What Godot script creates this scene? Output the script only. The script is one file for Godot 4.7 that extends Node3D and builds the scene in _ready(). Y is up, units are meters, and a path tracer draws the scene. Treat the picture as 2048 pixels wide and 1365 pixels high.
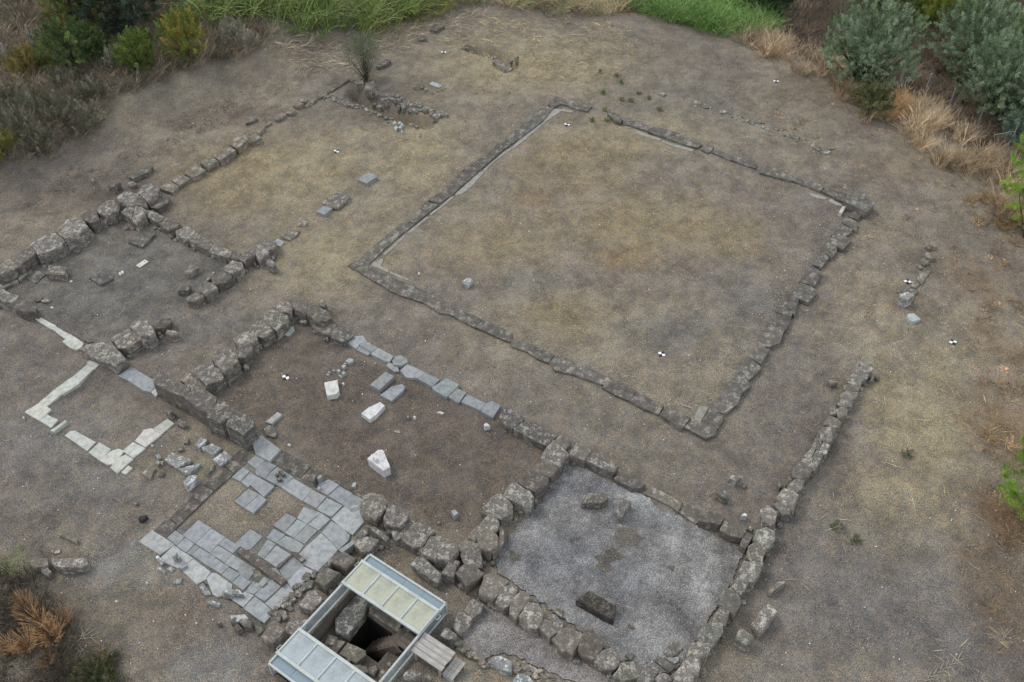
extends Node3D
# An excavated ancient house seen from the air: dry block walls, a square courtyard kerb, paved floors, scrub round the edge.
# Plan positions are in centimetres on the ground (x to the right, z towards the viewer), y is up.

var rng := RandomNumberGenerator.new()
var big := FastNoiseLite.new()      # broad variation of the soil
var mid := FastNoiseLite.new()
var fine := FastNoiseLite.new()     # roughness of stone
var edge: PackedVector2Array        # lip of the plateau
var bank: PackedVector2Array        # foot of the slope behind the left wall
var taken := {}                     # plan cells (10 cm) under a stone
var mats := {}
var dim := 1.0                      # bare stones without lichen are darker
var styles := {}
var used := {}
var pit: Transform3D

func _ready():
	# camera
	var cam := Camera3D.new()
	cam.name = "camera"
	cam.transform = Transform3D(Basis(Vector3(0.999927, -0.008563, 0.008542), Vector3(0.012095, 0.707907, -0.706202), Vector3(0.000000, 0.706254, 0.707959)), Vector3(0, 20, 0))
	cam.fov = 38.27
	cam.near = 0.1
	cam.far = 1500.0
	add_child(cam)
	cam.current = true
	# sky and light of a grey evening
	var env := Environment.new()
	env.background_mode = Environment.BG_SKY
	env.sky = Sky.new()
	var sm := ProceduralSkyMaterial.new()
	sm.sky_top_color = Color(0.90, 0.935, 0.975)
	sm.sky_horizon_color = Color(0.93, 0.94, 0.95)
	sm.sky_curve = 0.2
	sm.ground_horizon_color = Color(0.5, 0.48, 0.44)
	sm.ground_bottom_color = Color(0.4, 0.38, 0.34)
	sm.sun_angle_max = 1.0
	env.sky.sky_material = sm
	env.background_energy_multiplier = 1.0
	env.tonemap_mode = Environment.TONE_MAPPER_LINEAR
	env.tonemap_exposure = 1.09
	env.sdfgi_enabled = true
	env.ssao_enabled = true
	env.ssil_enabled = true
	var we := WorldEnvironment.new()
	we.name = "world"
	we.environment = env
	add_child(we)
	var sun := DirectionalLight3D.new()
	sun.name = "veiled_sun"
	sun.light_color = Color(1.0, 0.965, 0.92)
	sun.light_energy = 0.42
	sun.light_angular_distance = 18.0
	sun.shadow_enabled = true
	sun.transform = Transform3D(Basis.looking_at(Vector3(0.55, -0.8, 0.30)), Vector3(0, 30, 0))
	add_child(sun)

	setup()
	ground()
	ground_details()
	stones()
	floors()
	steel_cover()
	rubble_all()
	targets()
	plants()
	grasses()
	posts()

# ---------------------------------------------------------------- helpers
func setup():
	rng.seed = 7
	for a in [[big, 0.11, 3], [mid, 0.55, 4], [fine, 2.6, 3]]:
		a[0].seed = 11 + a[2]
		a[0].noise_type = FastNoiseLite.TYPE_SIMPLEX_SMOOTH
		a[0].frequency = a[1]
		a[0].fractal_octaves = a[2]
	edge = pts([-35,-4441,307,-3945,542,-3939,763,-3836,955,-3733,1097,-3618,1223,-3466,1322,-3315,1405,-3200,1495,-3063,1572,-2909,1623,-2753,1655,-2563,1658,-2241])
	bank = pts([-1882,-2282,-1699,-2629,-1447,-2911,-1159,-3212,-895,-3440,-756,-3571,-542,-3877])
	pit = Transform3D(Basis(Vector3(0.8141, 0, 0.5807), Vector3(0, 1, 0), Vector3(-0.5807, 0, 0.8141)), Vector3(-3.343, 0, -12.614))
	textures()

func pts(a: Array) -> PackedVector2Array:
	var p := PackedVector2Array()
	for i in range(0, a.size(), 2):
		p.append(Vector2(a[i], a[i + 1]) * 0.01)
	return p

func side(p: Vector2, line: PackedVector2Array) -> float:
	# signed distance, positive beyond the line
	var best := 1e9
	var s := 1.0
	var n := line.size() - 1
	for i in n:
		var a := line[i]
		var d := line[i + 1] - a
		var t := (p - a).dot(d) / d.length_squared()
		if not ((i == 0 and t < 0.0) or (i == n - 1 and t > 1.0)):
			t = clampf(t, 0.0, 1.0)
		var r := p.distance_to(a + d * t)
		if r < best:
			best = r
			s = -signf(d.cross(p - a))
	return best * s

func height(x: float, z: float) -> float:
	var p := Vector2(x, z)
	var y := 0.0
	var d := side(p, edge)
	if d > 0.0:
		y -= 1.3 * smoothstep(0.0, 4.0, d) + 0.05 * minf(maxf(d - 3.0, 0.0), 60.0)
		y += 0.10 * smoothstep(0.5, 3.0, d) * mid.get_noise_2d(x * 0.8, z * 0.8)
	var e := side(p, bank)
	if e > 0.0:
		y += 0.7 * smoothstep(0.2, 3.5, e) + 0.08 * smoothstep(0.5, 3.0, e) * mid.get_noise_2d(x, z)
	return y

var dips := []
func dip(x: float, z: float) -> float:
	var y := 0.0
	for d in dips:
		var poly: PackedVector2Array = d[0]
		if d[3].has_point(Vector2(x, z)):
			var p := Vector2(x, z)
			var inside := Geometry2D.is_point_in_polygon(p, poly)
			var r := 1e9
			for i in poly.size():
				r = minf(r, p.distance_to(Geometry2D.get_closest_point_to_segment(p, poly[i], poly[(i + 1) % poly.size()])))
			if inside:
				y -= d[1] * smoothstep(0.0, d[2], r)
	return y

func numbered(called: String) -> String:
	used[called] = used.get(called, -1) + 1
	return called if used[called] == 0 else "%s_%03d" % [called, used[called]]

func tag(o: Node, label: String, category := "", group := "", kind := ""):
	if label: o.set_meta("label", label)
	if category: o.set_meta("category", category)
	if group: o.set_meta("group", group)
	if kind: o.set_meta("kind", kind)

func thing(called: String, label: String, category: String, group: String, cx: float, cz: float) -> Node3D:
	var o := Node3D.new()
	o.name = numbered(called)
	add_child(o)
	o.position = Vector3(cx * 0.01, 0, cz * 0.01)
	tag(o, label, category, group)
	return o

func thing_at(called: String, label: String, category: String, group: String, p: Vector3) -> Node3D:
	var o := thing(called, label, category, group, p.x * 100.0, p.z * 100.0)
	o.position.y = p.y
	return o

func mesh_in(parent: Node, called: String, m: Mesh, material: Material, at := Vector3.ZERO) -> MeshInstance3D:
	var o := MeshInstance3D.new()
	o.name = numbered(called) if parent == self else called
	o.mesh = m
	o.material_override = material
	o.position = at
	parent.add_child(o, true)
	return o

func srgb(r: int, g: int, b: int) -> Color:
	return Color(r / 255.0, g / 255.0, b / 255.0)

# ---------------------------------------------------------------- materials
func noise_bytes(size: int, freq: float, octaves: int, kind: int, s: int, ret := -1) -> PackedByteArray:
	var n := FastNoiseLite.new()
	n.seed = s
	n.noise_type = kind
	n.frequency = freq
	n.fractal_octaves = octaves
	if ret >= 0:
		n.fractal_type = FastNoiseLite.FRACTAL_NONE
		n.cellular_return_type = ret
	var im := n.get_seamless_image(size, size, false, false, 0.15)
	im.convert(Image.FORMAT_L8)
	return im.get_data()

func tex(size: int, data: PackedByteArray) -> ImageTexture:
	return ImageTexture.create_from_image(Image.create_from_data(size, size, false, Image.FORMAT_RGB8, data))

func material(albedo: Texture2D, scale: float, bump: Texture2D, bump_cm: float, rough: float) -> StandardMaterial3D:
	var m := StandardMaterial3D.new()
	m.vertex_color_use_as_albedo = true
	m.vertex_color_is_srgb = true
	m.albedo_texture = albedo
	m.uv1_triplanar = true
	m.uv1_world_triplanar = true
	m.uv1_scale = Vector3.ONE / scale
	m.roughness = rough
	m.metallic_specular = 0.3
	if bump:
		m.heightmap_enabled = true
		m.heightmap_texture = bump
		m.heightmap_scale = bump_cm
	return m

func textures():
	var n := 512
	var S := FastNoiseLite.TYPE_SIMPLEX_SMOOTH
	var C := FastNoiseLite.TYPE_CELLULAR
	var a := noise_bytes(n, 0.010, 5, S, 3)
	var b := noise_bytes(n, 0.035, 4, S, 4)
	var c := noise_bytes(n, 0.11, 3, S, 5)
	var d := noise_bytes(n, 0.05, 1, C, 6, FastNoiseLite.RETURN_DISTANCE)
	var e := noise_bytes(n, 0.016, 1, C, 8, FastNoiseLite.RETURN_DISTANCE)
	var lich := PackedByteArray()
	var lich2 := PackedByteArray()
	var marb := PackedByteArray()
	var soil := PackedByteArray()
	var soil2 := PackedByteArray()
	var mosa := PackedByteArray()
	for p in [lich, lich2, marb, soil, soil2, mosa]:
		p.resize(n * n * 3)
	for i in n * n:
		var va := a[i] / 255.0
		var vb := b[i] / 255.0
		var vc := c[i] / 255.0
		var vd := d[i] / 255.0
		var ve := e[i] / 255.0
		# stone: dark crust with pale blots of lichen
		var l := smoothstep(0.515, 0.60, va * 0.42 + vb * 0.33 + vc * 0.25)
		l = maxf(l, smoothstep(0.20, 0.10, vd) * smoothstep(0.42, 0.55, ve) * 0.85)
		var base := 0.60 + (vc - 0.5) * 0.36 + (vb - 0.5) * 0.16 + (va - 0.5) * 0.12
		var v := lerpf(base, 0.94 + (vc - 0.5) * 0.30, l)
		lich[i * 3] = int(clampf(v, 0, 1) * 255); lich[i * 3 + 1] = int(clampf(v * lerpf(0.99, 1.0, l), 0, 1) * 255); lich[i * 3 + 2] = int(clampf(v * lerpf(0.98, 0.985, l), 0, 1) * 255)
		# flat slabs: mostly bare, few blots
		var l2 := smoothstep(0.57, 0.68, vb * 0.45 + va * 0.55 + (vc - 0.5) * 0.3)
		v = lerpf(0.66 + (vc - 0.5) * 0.22 + (va - 0.5) * 0.25 + (vb - 0.5) * 0.15, 0.98, l2 * 0.75)
		lich2[i * 3] = int(clampf(v, 0, 1) * 255); lich2[i * 3 + 1] = int(clampf(v * 0.985, 0, 1) * 255); lich2[i * 3 + 2] = int(clampf(v * 0.97, 0, 1) * 255)
		# marble: clouds, a few stains
		v = 0.88 + (va - 0.5) * 0.28 + (vb - 0.5) * 0.12 + (vc - 0.5) * 0.10
		var stain := smoothstep(0.62, 0.75, va * 0.5 + vb * 0.5) * 0.18
		marb[i * 3] = int(clampf(v - stain * 0.9, 0, 1) * 255); marb[i * 3 + 1] = int(clampf(v - stain, 0, 1) * 255); marb[i * 3 + 2] = int(clampf(v - stain * 1.15, 0, 1) * 255)
		# soil: grains and crumbs, straw dust
		v = 0.84 + (vc - 0.5) * 0.62 + (vb - 0.5) * 0.16
		var warm := (vb - 0.5) * 0.10
		soil[i * 3] = int(clampf(v + warm, 0, 1) * 255); soil[i * 3 + 1] = int(clampf(v, 0, 1) * 255); soil[i * 3 + 2] = int(clampf(v - warm, 0, 1) * 255)
		v = 0.92 + (va - 0.5) * 0.26 + (vb - 0.5) * 0.18
		soil2[i * 3] = int(clampf(v + warm * 0.5, 0, 1) * 255); soil2[i * 3 + 1] = int(clampf(v, 0, 1) * 255); soil2[i * 3 + 2] = int(clampf(v - warm * 0.8, 0, 1) * 255)
		# pebble mosaic: pale pebbles in dark mortar
		var peb := smoothstep(0.42, 0.30, vd)
		v = lerpf(0.74 + (vc - 0.5) * 0.3 + (va - 0.5) * 0.14, 1.0 + (va - 0.5) * 0.2, peb * (0.35 + 0.55 * smoothstep(0.4, 0.6, vb)))
		mosa[i * 3] = int(clampf(v * 0.99, 0, 1) * 255); mosa[i * 3 + 1] = int(clampf(v * 0.995, 0, 1) * 255); mosa[i * 3 + 2] = int(clampf(v, 0, 1) * 255)
	var tl := tex(n, lich); var tl2 := tex(n, lich2); var tm := tex(n, marb); var ts := tex(n, soil); var ts2 := tex(n, soil2); var tp := tex(n, mosa)
	mats.rough = material(tl, 1.35, tl, 2.2, 0.95)
	mats.rough2 = material(tl2, 1.15, tl, 2.0, 0.95)
	mats.slab = material(tl2, 1.9, tl2, 0.9, 0.9)
	mats.marble = material(tm, 1.3, tm, 0.5, 0.75)
	mats.soil = material(ts, 2.3, ts, 2.5, 1.0)
	mats.soil.detail_enabled = true
	mats.soil.detail_albedo = ts2
	mats.soil.detail_blend_mode = BaseMaterial3D.BLEND_MODE_MUL
	mats.soil.detail_uv_layer = BaseMaterial3D.DETAIL_UV_2
	mats.soil.uv2_triplanar = true
	mats.soil.uv2_world_triplanar = true
	mats.soil.uv2_scale = Vector3.ONE / 7.3
	mats.mosaic = material(tp, 0.95, tp, 0.35, 0.9)
	mats.mosaic.detail_enabled = true
	mats.mosaic.detail_albedo = ts2
	mats.mosaic.detail_blend_mode = BaseMaterial3D.BLEND_MODE_MUL
	mats.mosaic.detail_uv_layer = BaseMaterial3D.DETAIL_UV_2
	mats.mosaic.uv2_triplanar = true
	mats.mosaic.uv2_world_triplanar = true
	mats.mosaic.uv2_scale = Vector3.ONE / 3.1
	for k in ["leaf", "straw"]:
		var m := StandardMaterial3D.new()
		m.vertex_color_use_as_albedo = true
		m.vertex_color_is_srgb = true
		m.roughness = 0.85
		m.metallic_specular = 0.25
		m.cull_mode = BaseMaterial3D.CULL_DISABLED
		if k == "leaf":
			m.backlight_enabled = true
			m.backlight = Color(0.55, 0.6, 0.45)
		mats[k] = m
	mats.paint = StandardMaterial3D.new()
	mats.paint.albedo_color = srgb(196, 203, 204)
	mats.paint.roughness = 0.45
	# style: [material, tone, tone spread, bevel, roughness, corner rounding, tilt]
	styles = {
		"rough": ["rough", srgb(178, 172, 164), 0.09, 0.042, 0.036, 0, 0.05],
		"dress": ["rough", srgb(164, 159, 153), 0.07, 0.022, 0.016, 0, 0.02],
		"pale": ["rough", srgb(184, 179, 170), 0.07, 0.045, 0.030, 0, 0.04],
		"slab": ["slab", srgb(154, 151, 145), 0.06, 0.010, 0.004, 0, 0.006],
		"brown": ["slab", srgb(146, 141, 136), 0.05, 0.010, 0.003, 0, 0.003],
		"blue": ["marble", srgb(163, 167, 169), 0.06, 0.010, 0.004, 0, 0.004],
		"cream": ["marble", srgb(208, 208, 201), 0.04, 0.012, 0.006, 0, 0.004],
		"cream2": ["slab", srgb(182, 176, 164), 0.05, 0.025, 0.012, 0, 0.01],
		"white": ["marble", srgb(232, 232, 230), 0.02, 0.016, 0.008, 0, 0.01],
		"white2": ["marble", srgb(184, 187, 187), 0.05, 0.014, 0.006, 0, 0.004],
		"marble": ["rough", srgb(220, 222, 222), 0.05, 0.030, 0.018, 0, 0.01],
		"mortar": ["marble", srgb(168, 164, 156), 0.04, 0.010, 0.010, 0, 0.0],
		"plinth": ["slab", srgb(166, 163, 154), 0.05, 0.015, 0.006, 0, 0.004],
		"black": ["rough", srgb(112, 107, 103), 0.02, 0.060, 0.022, 0, 0.01],
		"clump": ["soil", srgb(92, 88, 90), 0.04, 0.060, 0.050, 1, 0.03],
	}

# ---------------------------------------------------------------- stones
func stone_mesh(poly: PackedVector2Array, h: float, y0: float, style: String, at: Vector3, foot := 0.12) -> ArrayMesh:
	var st: Array = styles[style]
	var bevel: float = st[3]
	var amp: float = st[4]
	var p := poly.duplicate()
	for k in int(st[5]):
		var q := PackedVector2Array()
		for i in p.size():
			var a := p[i]
			var b := p[(i + 1) % p.size()]
			q.append(a.lerp(b, 0.22))
			q.append(a.lerp(b, 0.78))
		p = q
	# even out the outline
	var total := 0.0
	for i in p.size():
		total += p[i].distance_to(p[(i + 1) % p.size()])
	var step := clampf(total / 18.0, 0.05, 0.16)
	var ring := PackedVector2Array()
	for i in p.size():
		var a := p[i]
		var b := p[(i + 1) % p.size()]
		var n := maxi(1, int(round(a.distance_to(b) / step)))
		for k in n:
			ring.append(a.lerp(b, float(k) / n))
	var c := Vector2.ZERO
	var rad := 1e9
	for v in ring: c += v
	c /= ring.size()
	for v in ring: rad = minf(rad, v.distance_to(c))
	bevel = minf(bevel, minf(rad * 0.5, h * 0.45))
	amp = minf(amp, rad * 0.14)
	var prof := [[0.0, -foot], [0.0, h * 0.35], [0.0, h - bevel], [bevel * 0.32, h - bevel * 0.30], [bevel, h - bevel * 0.04], [bevel + rad * 0.35, h]]
	if h < 0.2:
		prof = [[0.0, -foot], [0.0, h - bevel], [bevel * 0.35, h - bevel * 0.25], [bevel, h], [bevel + rad * 0.35, h]]
	var tilt := Vector2(rng.randf_range(-1, 1), rng.randf_range(-1, 1)) * float(st[6])
	var tone: Color = st[1]
	h += rng.randf_range(-0.004, 0.004)
	var shift := rng.randf_range(-1, 1) * float(st[2])
	tone = tone * dim
	tone = Color(tone.r * (1.0 + shift + rng.randf_range(-0.012, 0.012)), tone.g * (1.0 + shift), tone.b * (1.0 + shift + rng.randf_range(-0.015, 0.015)))
	var s := SurfaceTool.new()
	s.begin(Mesh.PRIMITIVE_TRIANGLES)
	s.set_smooth_group(-1)
	var m := ring.size()
	var add := func(x: float, y: float, z: float, k: float):
		var w := Vector3(at.x + x, at.y + y, at.z + z)
		var q := w * 1.0
		var lump := mid.get_noise_3d(q.x * 2.2, q.y * 2.2, q.z * 2.2) * amp * 1.6
		var dx := fine.get_noise_3d(q.x, q.y, q.z) * amp * 1.5 + lump
		var dz := fine.get_noise_3d(q.z + 31.0, q.x, q.y) * amp * 1.5 + mid.get_noise_3d(q.z * 2.2, q.x * 2.2, q.y * 2.2) * amp * 1.6
		var dy := (fine.get_noise_3d(q.y, q.z + 57.0, q.x) * amp * 1.5 + (x * tilt.x + z * tilt.y)) * k
		s.set_color(tone)
		s.add_vertex(Vector3(x + dx, y + dy, z + dz))
	for r in prof.size():
		for v in ring:
			var d := v - c
			var f := maxf(0.08, 1.0 - prof[r][0] / maxf(d.length(), 0.001))
			add.call(c.x + d.x * f, y0 + prof[r][1], c.y + d.y * f, 0.0 if r == 0 else 1.0)
	add.call(c.x, y0 + h, c.y, 1.0)
	for r in prof.size() - 1:
		for i in m:
			var a := r * m + i
			var b := r * m + (i + 1) % m
			for k in [a, b, a + m, b, b + m, a + m]:
				s.add_index(k)
	var top := (prof.size() - 1) * m
	for i in m:
		for k in [top + i, top + (i + 1) % m, prof.size() * m]:
			s.add_index(k)
	s.generate_normals()
	return s.commit()

func occupy(poly: PackedVector2Array, offset: Vector2, grow := 0.0):
	var r := Rect2(poly[0], Vector2.ZERO)
	for v in poly: r = r.expand(v)
	var i0 := int(floor((r.position.x + offset.x) * 10.0))
	var i1 := int(ceil((r.end.x + offset.x) * 10.0))
	var j0 := int(floor((r.position.y + offset.y) * 10.0))
	var j1 := int(ceil((r.end.y + offset.y) * 10.0))
	for i in range(i0, i1 + 1):
		for j in range(j0, j1 + 1):
			if Geometry2D.is_point_in_polygon(Vector2(i * 0.1 + 0.05, j * 0.1 + 0.05) - offset, poly):
				for k in [Vector2i(0, 0), Vector2i(1, 0), Vector2i(-1, 0), Vector2i(0, 1), Vector2i(0, -1)]:
					taken[Vector2i(i, j) + k] = true

func pc(t: Node3D, called: String, style: String, h: int, base: int, plan: Array) -> MeshInstance3D:
	var p := pts(plan)
	var c := Vector2.ZERO
	for v in p: c += v
	c /= p.size()
	occupy(p, Vector2.ZERO)
	for i in p.size(): p[i] -= c
	var at := Vector3(c.x, base * 0.01, c.y)
	var bare: bool = styles[style][0] == "rough" and rng.randf() < 0.32
	if bare: dim = rng.randf_range(0.90, 1.02)
	var o := mesh_in(t, called, stone_mesh(p, h * 0.01, 0.0, style, at), mats["rough2" if bare else styles[style][0]], at - t.position)
	dim = 1.0
	return o

func lo(called: String, label: String, category: String, group: String, style: String, h: int, base: int, plan: Array) -> MeshInstance3D:
	var p := pts(plan)
	var c := Vector2.ZERO
	for v in p: c += v
	c /= p.size()
	occupy(p, Vector2.ZERO)
	for i in p.size(): p[i] -= c
	var at := Vector3(c.x, base * 0.01, c.y)
	var o := mesh_in(self, called, stone_mesh(p, h * 0.01, 0.0, style, at, 0.03), mats[styles[style][0]], at)
	tag(o, label, category, group)
	return o

func stones():
	var t: Node3D
	t = thing("block_wall", "dark wall of large weathered blocks along the left rear of the upper left room", "wall", "dry block walls of the ruin", -1364, -2487)
	pc(t, "block", "rough", 43, 0, [-1596,-2316,-1580,-2342,-1554,-2352,-1518,-2317,-1540,-2288,-1575,-2259])
	pc(t, "wedge_stone", "pale", 18, 0, [-1513,-2334,-1505,-2328,-1504,-2319,-1514,-2315,-1520,-2325])
	pc(t, "wedge_stone", "pale", 8, 0, [-1529,-2316,-1524,-2320,-1518,-2316,-1519,-2308,-1528,-2308])
	pc(t, "wedge_stone", "pale", 10, 0, [-1546,-2355,-1551,-2351,-1556,-2352,-1557,-2359,-1550,-2360])
	pc(t, "block", "rough", 43, 0, [-1547,-2344,-1536,-2379,-1511,-2414,-1478,-2381,-1499,-2344,-1518,-2312])
	pc(t, "wedge_stone", "pale", 8, 0, [-1467,-2366,-1454,-2365,-1453,-2354,-1461,-2349,-1468,-2355])
	pc(t, "wedge_stone", "pale", 12, 0, [-1515,-2424,-1510,-2424,-1507,-2419,-1512,-2416,-1516,-2419])
	pc(t, "block", "rough", 47, 0, [-1512,-2413,-1490,-2458,-1456,-2483,-1405,-2429,-1419,-2395,-1471,-2364])
	pc(t, "wedge_stone", "pale", 6, 0, [-1392,-2455,-1388,-2452,-1387,-2447,-1393,-2446,-1396,-2451])
	pc(t, "wedge_stone", "pale", 16, 0, [-1391,-2454,-1384,-2451,-1386,-2445,-1392,-2444,-1395,-2449])
	pc(t, "wedge_stone", "pale", 10, 0, [-1454,-2498,-1463,-2493,-1471,-2497,-1470,-2506,-1459,-2508])
	pc(t, "block", "rough", 50, 0, [-1454,-2479,-1435,-2539,-1413,-2552,-1382,-2538,-1349,-2499,-1363,-2457,-1405,-2432])
	pc(t, "wedge_stone", "pale", 19, 0, [-1353,-2510,-1358,-2507,-1364,-2511,-1359,-2516,-1354,-2515])
	pc(t, "wedge_stone", "pale", 12, 0, [-1415,-2547,-1410,-2541,-1414,-2535,-1423,-2535,-1421,-2543])
	pc(t, "block", "rough", 43, 0, [-1401,-2568,-1378,-2611,-1354,-2598,-1331,-2542,-1348,-2523,-1388,-2544])
	pc(t, "wedge_stone", "pale", 12, 0, [-1307,-2573,-1301,-2569,-1304,-2562,-1312,-2561,-1314,-2569])
	pc(t, "block", "rough", 43, 0, [-1361,-2607,-1332,-2652,-1312,-2647,-1287,-2598,-1304,-2565,-1340,-2576])
	pc(t, "wedge_stone", "pale", 14, 0, [-1359,-2591,-1364,-2597,-1361,-2603,-1353,-2603,-1351,-2594])
	pc(t, "block", "rough", 22, 0, [-1360,-2608,-1328,-2601,-1320,-2557,-1339,-2540])
	pc(t, "wedge_stone", "pale", 15, 0, [-1286,-2598,-1281,-2593,-1282,-2586,-1290,-2586,-1292,-2593])
	pc(t, "wedge_stone", "pale", 14, 0, [-1281,-2604,-1278,-2611,-1272,-2609,-1269,-2603,-1275,-2599])
	pc(t, "wedge_stone", "pale", 16, 0, [-1345,-2632,-1342,-2641,-1332,-2642,-1330,-2633,-1336,-2627])
	pc(t, "block", "rough", 43, 0, [-1310,-2664,-1295,-2695,-1276,-2700,-1245,-2682,-1238,-2645,-1251,-2622,-1290,-2632])
	pc(t, "wedge_stone", "pale", 19, 0, [-1201,-2640,-1204,-2630,-1213,-2629,-1216,-2637,-1210,-2645])
	pc(t, "wedge_stone", "pale", 16, 0, [-1251,-2717,-1261,-2718,-1263,-2727,-1255,-2732,-1248,-2726])
	pc(t, "block", "rough", 43, 0, [-1253,-2691,-1243,-2728,-1209,-2745,-1181,-2716,-1172,-2670,-1198,-2638,-1216,-2655])
	pc(t, "wedge_stone", "pale", 12, 0, [-1182,-2669,-1180,-2675,-1175,-2677,-1172,-2671,-1176,-2668])
	pc(t, "wedge_stone", "pale", 14, 0, [-1185,-2668,-1191,-2669,-1193,-2675,-1187,-2678,-1181,-2673])
	pc(t, "wedge_stone", "pale", 14, 0, [-1252,-2694,-1256,-2699,-1255,-2706,-1247,-2705,-1246,-2698])
	pc(t, "block", "rough", 36, 0, [-1252,-2685,-1238,-2688,-1208,-2660,-1195,-2611,-1215,-2616,-1245,-2650])
	pc(t, "wedge_stone", "pale", 7, 0, [-1199,-2615,-1201,-2607,-1209,-2604,-1213,-2612,-1207,-2618])
	pc(t, "wedge_stone", "pale", 14, 0, [-1221,-2598,-1212,-2605,-1207,-2595,-1210,-2588,-1220,-2588])
	pc(t, "wedge_stone", "pale", 18, 0, [-1282,-2624,-1281,-2631,-1274,-2634,-1271,-2626,-1275,-2620])
	pc(t, "block", "rough", 36, 0, [-1279,-2594,-1264,-2621,-1243,-2628,-1229,-2548,-1253,-2571])
	pc(t, "wedge_stone", "pale", 7, 0, [-1237,-2538,-1239,-2546,-1230,-2548,-1226,-2541,-1230,-2535])
	pc(t, "wedge_stone", "pale", 9, 0, [-1251,-2549,-1245,-2544,-1250,-2536,-1260,-2537,-1260,-2548])
	pc(t, "wedge_stone", "pale", 16, 0, [-1215,-2626,-1208,-2629,-1203,-2624,-1207,-2618,-1213,-2620])
	pc(t, "block", "rough", 36, 0, [-1241,-2624,-1229,-2631,-1195,-2601,-1192,-2572,-1207,-2519,-1228,-2545])
	pc(t, "wedge_stone", "pale", 9, 0, [-1250,-2591,-1245,-2596,-1239,-2594,-1239,-2587,-1246,-2586])
	pc(t, "wedge_stone", "pale", 12, 0, [-1248,-2602,-1254,-2596,-1262,-2599,-1261,-2608,-1253,-2609])
	pc(t, "block", "rough", 40, 0, [-1270,-2629,-1252,-2651,-1223,-2634,-1220,-2623,-1243,-2618,-1264,-2615])
	pc(t, "plinth_stone", "plinth", 10, 0, [-1464,-2373,-1442,-2409,-1433,-2400,-1456,-2361])
	pc(t, "plinth_stone", "plinth", 10, 0, [-1435,-2424,-1410,-2455,-1405,-2444,-1427,-2413])
	pc(t, "plinth_stone", "plinth", 10, 0, [-1410,-2463,-1387,-2491,-1382,-2481,-1402,-2449])
	pc(t, "plinth_stone", "plinth", 10, 0, [-1387,-2494,-1367,-2524,-1361,-2515,-1380,-2483])
	pc(t, "plinth_stone", "plinth", 10, 0, [-1523,-2299,-1494,-2340,-1487,-2328,-1514,-2285])
	pc(t, "plinth_stone", "plinth", 10, 0, [-1558,-2260,-1521,-2290,-1513,-2278,-1550,-2248])
	t = thing("block_wall", "low wall of small dark blocks between the upper left room and the yellow earth room", "wall", "dry block walls of the ruin", -1002, -2451)
	pc(t, "block", "rough", 25, 0, [-1204,-2612,-1183,-2616,-1133,-2577,-1133,-2561,-1153,-2550,-1195,-2586])
	pc(t, "wedge_stone", "pale", 10, 0, [-1143,-2528,-1146,-2534,-1144,-2540,-1137,-2538,-1137,-2532])
	pc(t, "wedge_stone", "pale", 6, 0, [-1168,-2544,-1163,-2549,-1157,-2546,-1157,-2538,-1165,-2536])
	pc(t, "wedge_stone", "pale", 17, 0, [-1103,-2574,-1110,-2566,-1120,-2571,-1117,-2581,-1109,-2581])
	pc(t, "block", "rough", 32, 0, [-1138,-2540,-1126,-2563,-1094,-2564,-1073,-2540,-1069,-2511,-1099,-2497,-1131,-2525])
	pc(t, "wedge_stone", "pale", 8, 0, [-1074,-2476,-1084,-2473,-1086,-2482,-1080,-2489,-1073,-2484])
	pc(t, "wedge_stone", "pale", 12, 0, [-1091,-2500,-1096,-2495,-1102,-2500,-1099,-2508,-1092,-2506])
	pc(t, "wedge_stone", "pale", 18, 0, [-1062,-2524,-1067,-2533,-1058,-2537,-1049,-2532,-1053,-2522])
	pc(t, "block", "rough", 29, 0, [-1079,-2498,-1045,-2516,-1009,-2495,-1025,-2466,-1028,-2453,-1073,-2481])
	pc(t, "wedge_stone", "pale", 16, 0, [-1042,-2451,-1049,-2456,-1046,-2463,-1039,-2464,-1036,-2457])
	pc(t, "wedge_stone", "pale", 12, 0, [-1036,-2454,-1031,-2454,-1028,-2450,-1033,-2447,-1039,-2449])
	pc(t, "wedge_stone", "pale", 19, 0, [-1016,-2496,-1023,-2488,-1030,-2495,-1026,-2503,-1019,-2503])
	pc(t, "block", "rough", 29, 0, [-1029,-2467,-1011,-2491,-981,-2470,-992,-2440,-995,-2428,-1025,-2448])
	pc(t, "wedge_stone", "pale", 7, 0, [-1011,-2425,-1015,-2432,-1009,-2439,-1002,-2433,-1004,-2426])
	pc(t, "wedge_stone", "pale", 6, 0, [-982,-2462,-977,-2470,-967,-2468,-967,-2458,-976,-2456])
	pc(t, "block", "rough", 29, 0, [-997,-2443,-981,-2470,-933,-2429,-945,-2409,-947,-2394,-993,-2424])
	pc(t, "wedge_stone", "pale", 12, 0, [-937,-2397,-930,-2395,-930,-2387,-939,-2386,-942,-2393])
	pc(t, "wedge_stone", "pale", 10, 0, [-960,-2397,-960,-2405,-954,-2408,-950,-2404,-952,-2398])
	pc(t, "wedge_stone", "pale", 7, 0, [-947,-2426,-949,-2437,-940,-2443,-932,-2436,-934,-2425])
	pc(t, "block", "rough", 29, 0, [-952,-2414,-932,-2432,-875,-2394,-874,-2371,-879,-2359,-948,-2391])
	pc(t, "wedge_stone", "pale", 19, 0, [-884,-2363,-892,-2364,-894,-2371,-888,-2375,-881,-2371])
	pc(t, "wedge_stone", "pale", 15, 0, [-896,-2377,-890,-2374,-889,-2368,-895,-2365,-900,-2371])
	pc(t, "wedge_stone", "pale", 10, 0, [-894,-2414,-890,-2411,-891,-2405,-897,-2404,-898,-2411])
	pc(t, "block", "rough", 25, 0, [-881,-2387,-866,-2399,-845,-2383,-852,-2351,-877,-2362])
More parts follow.
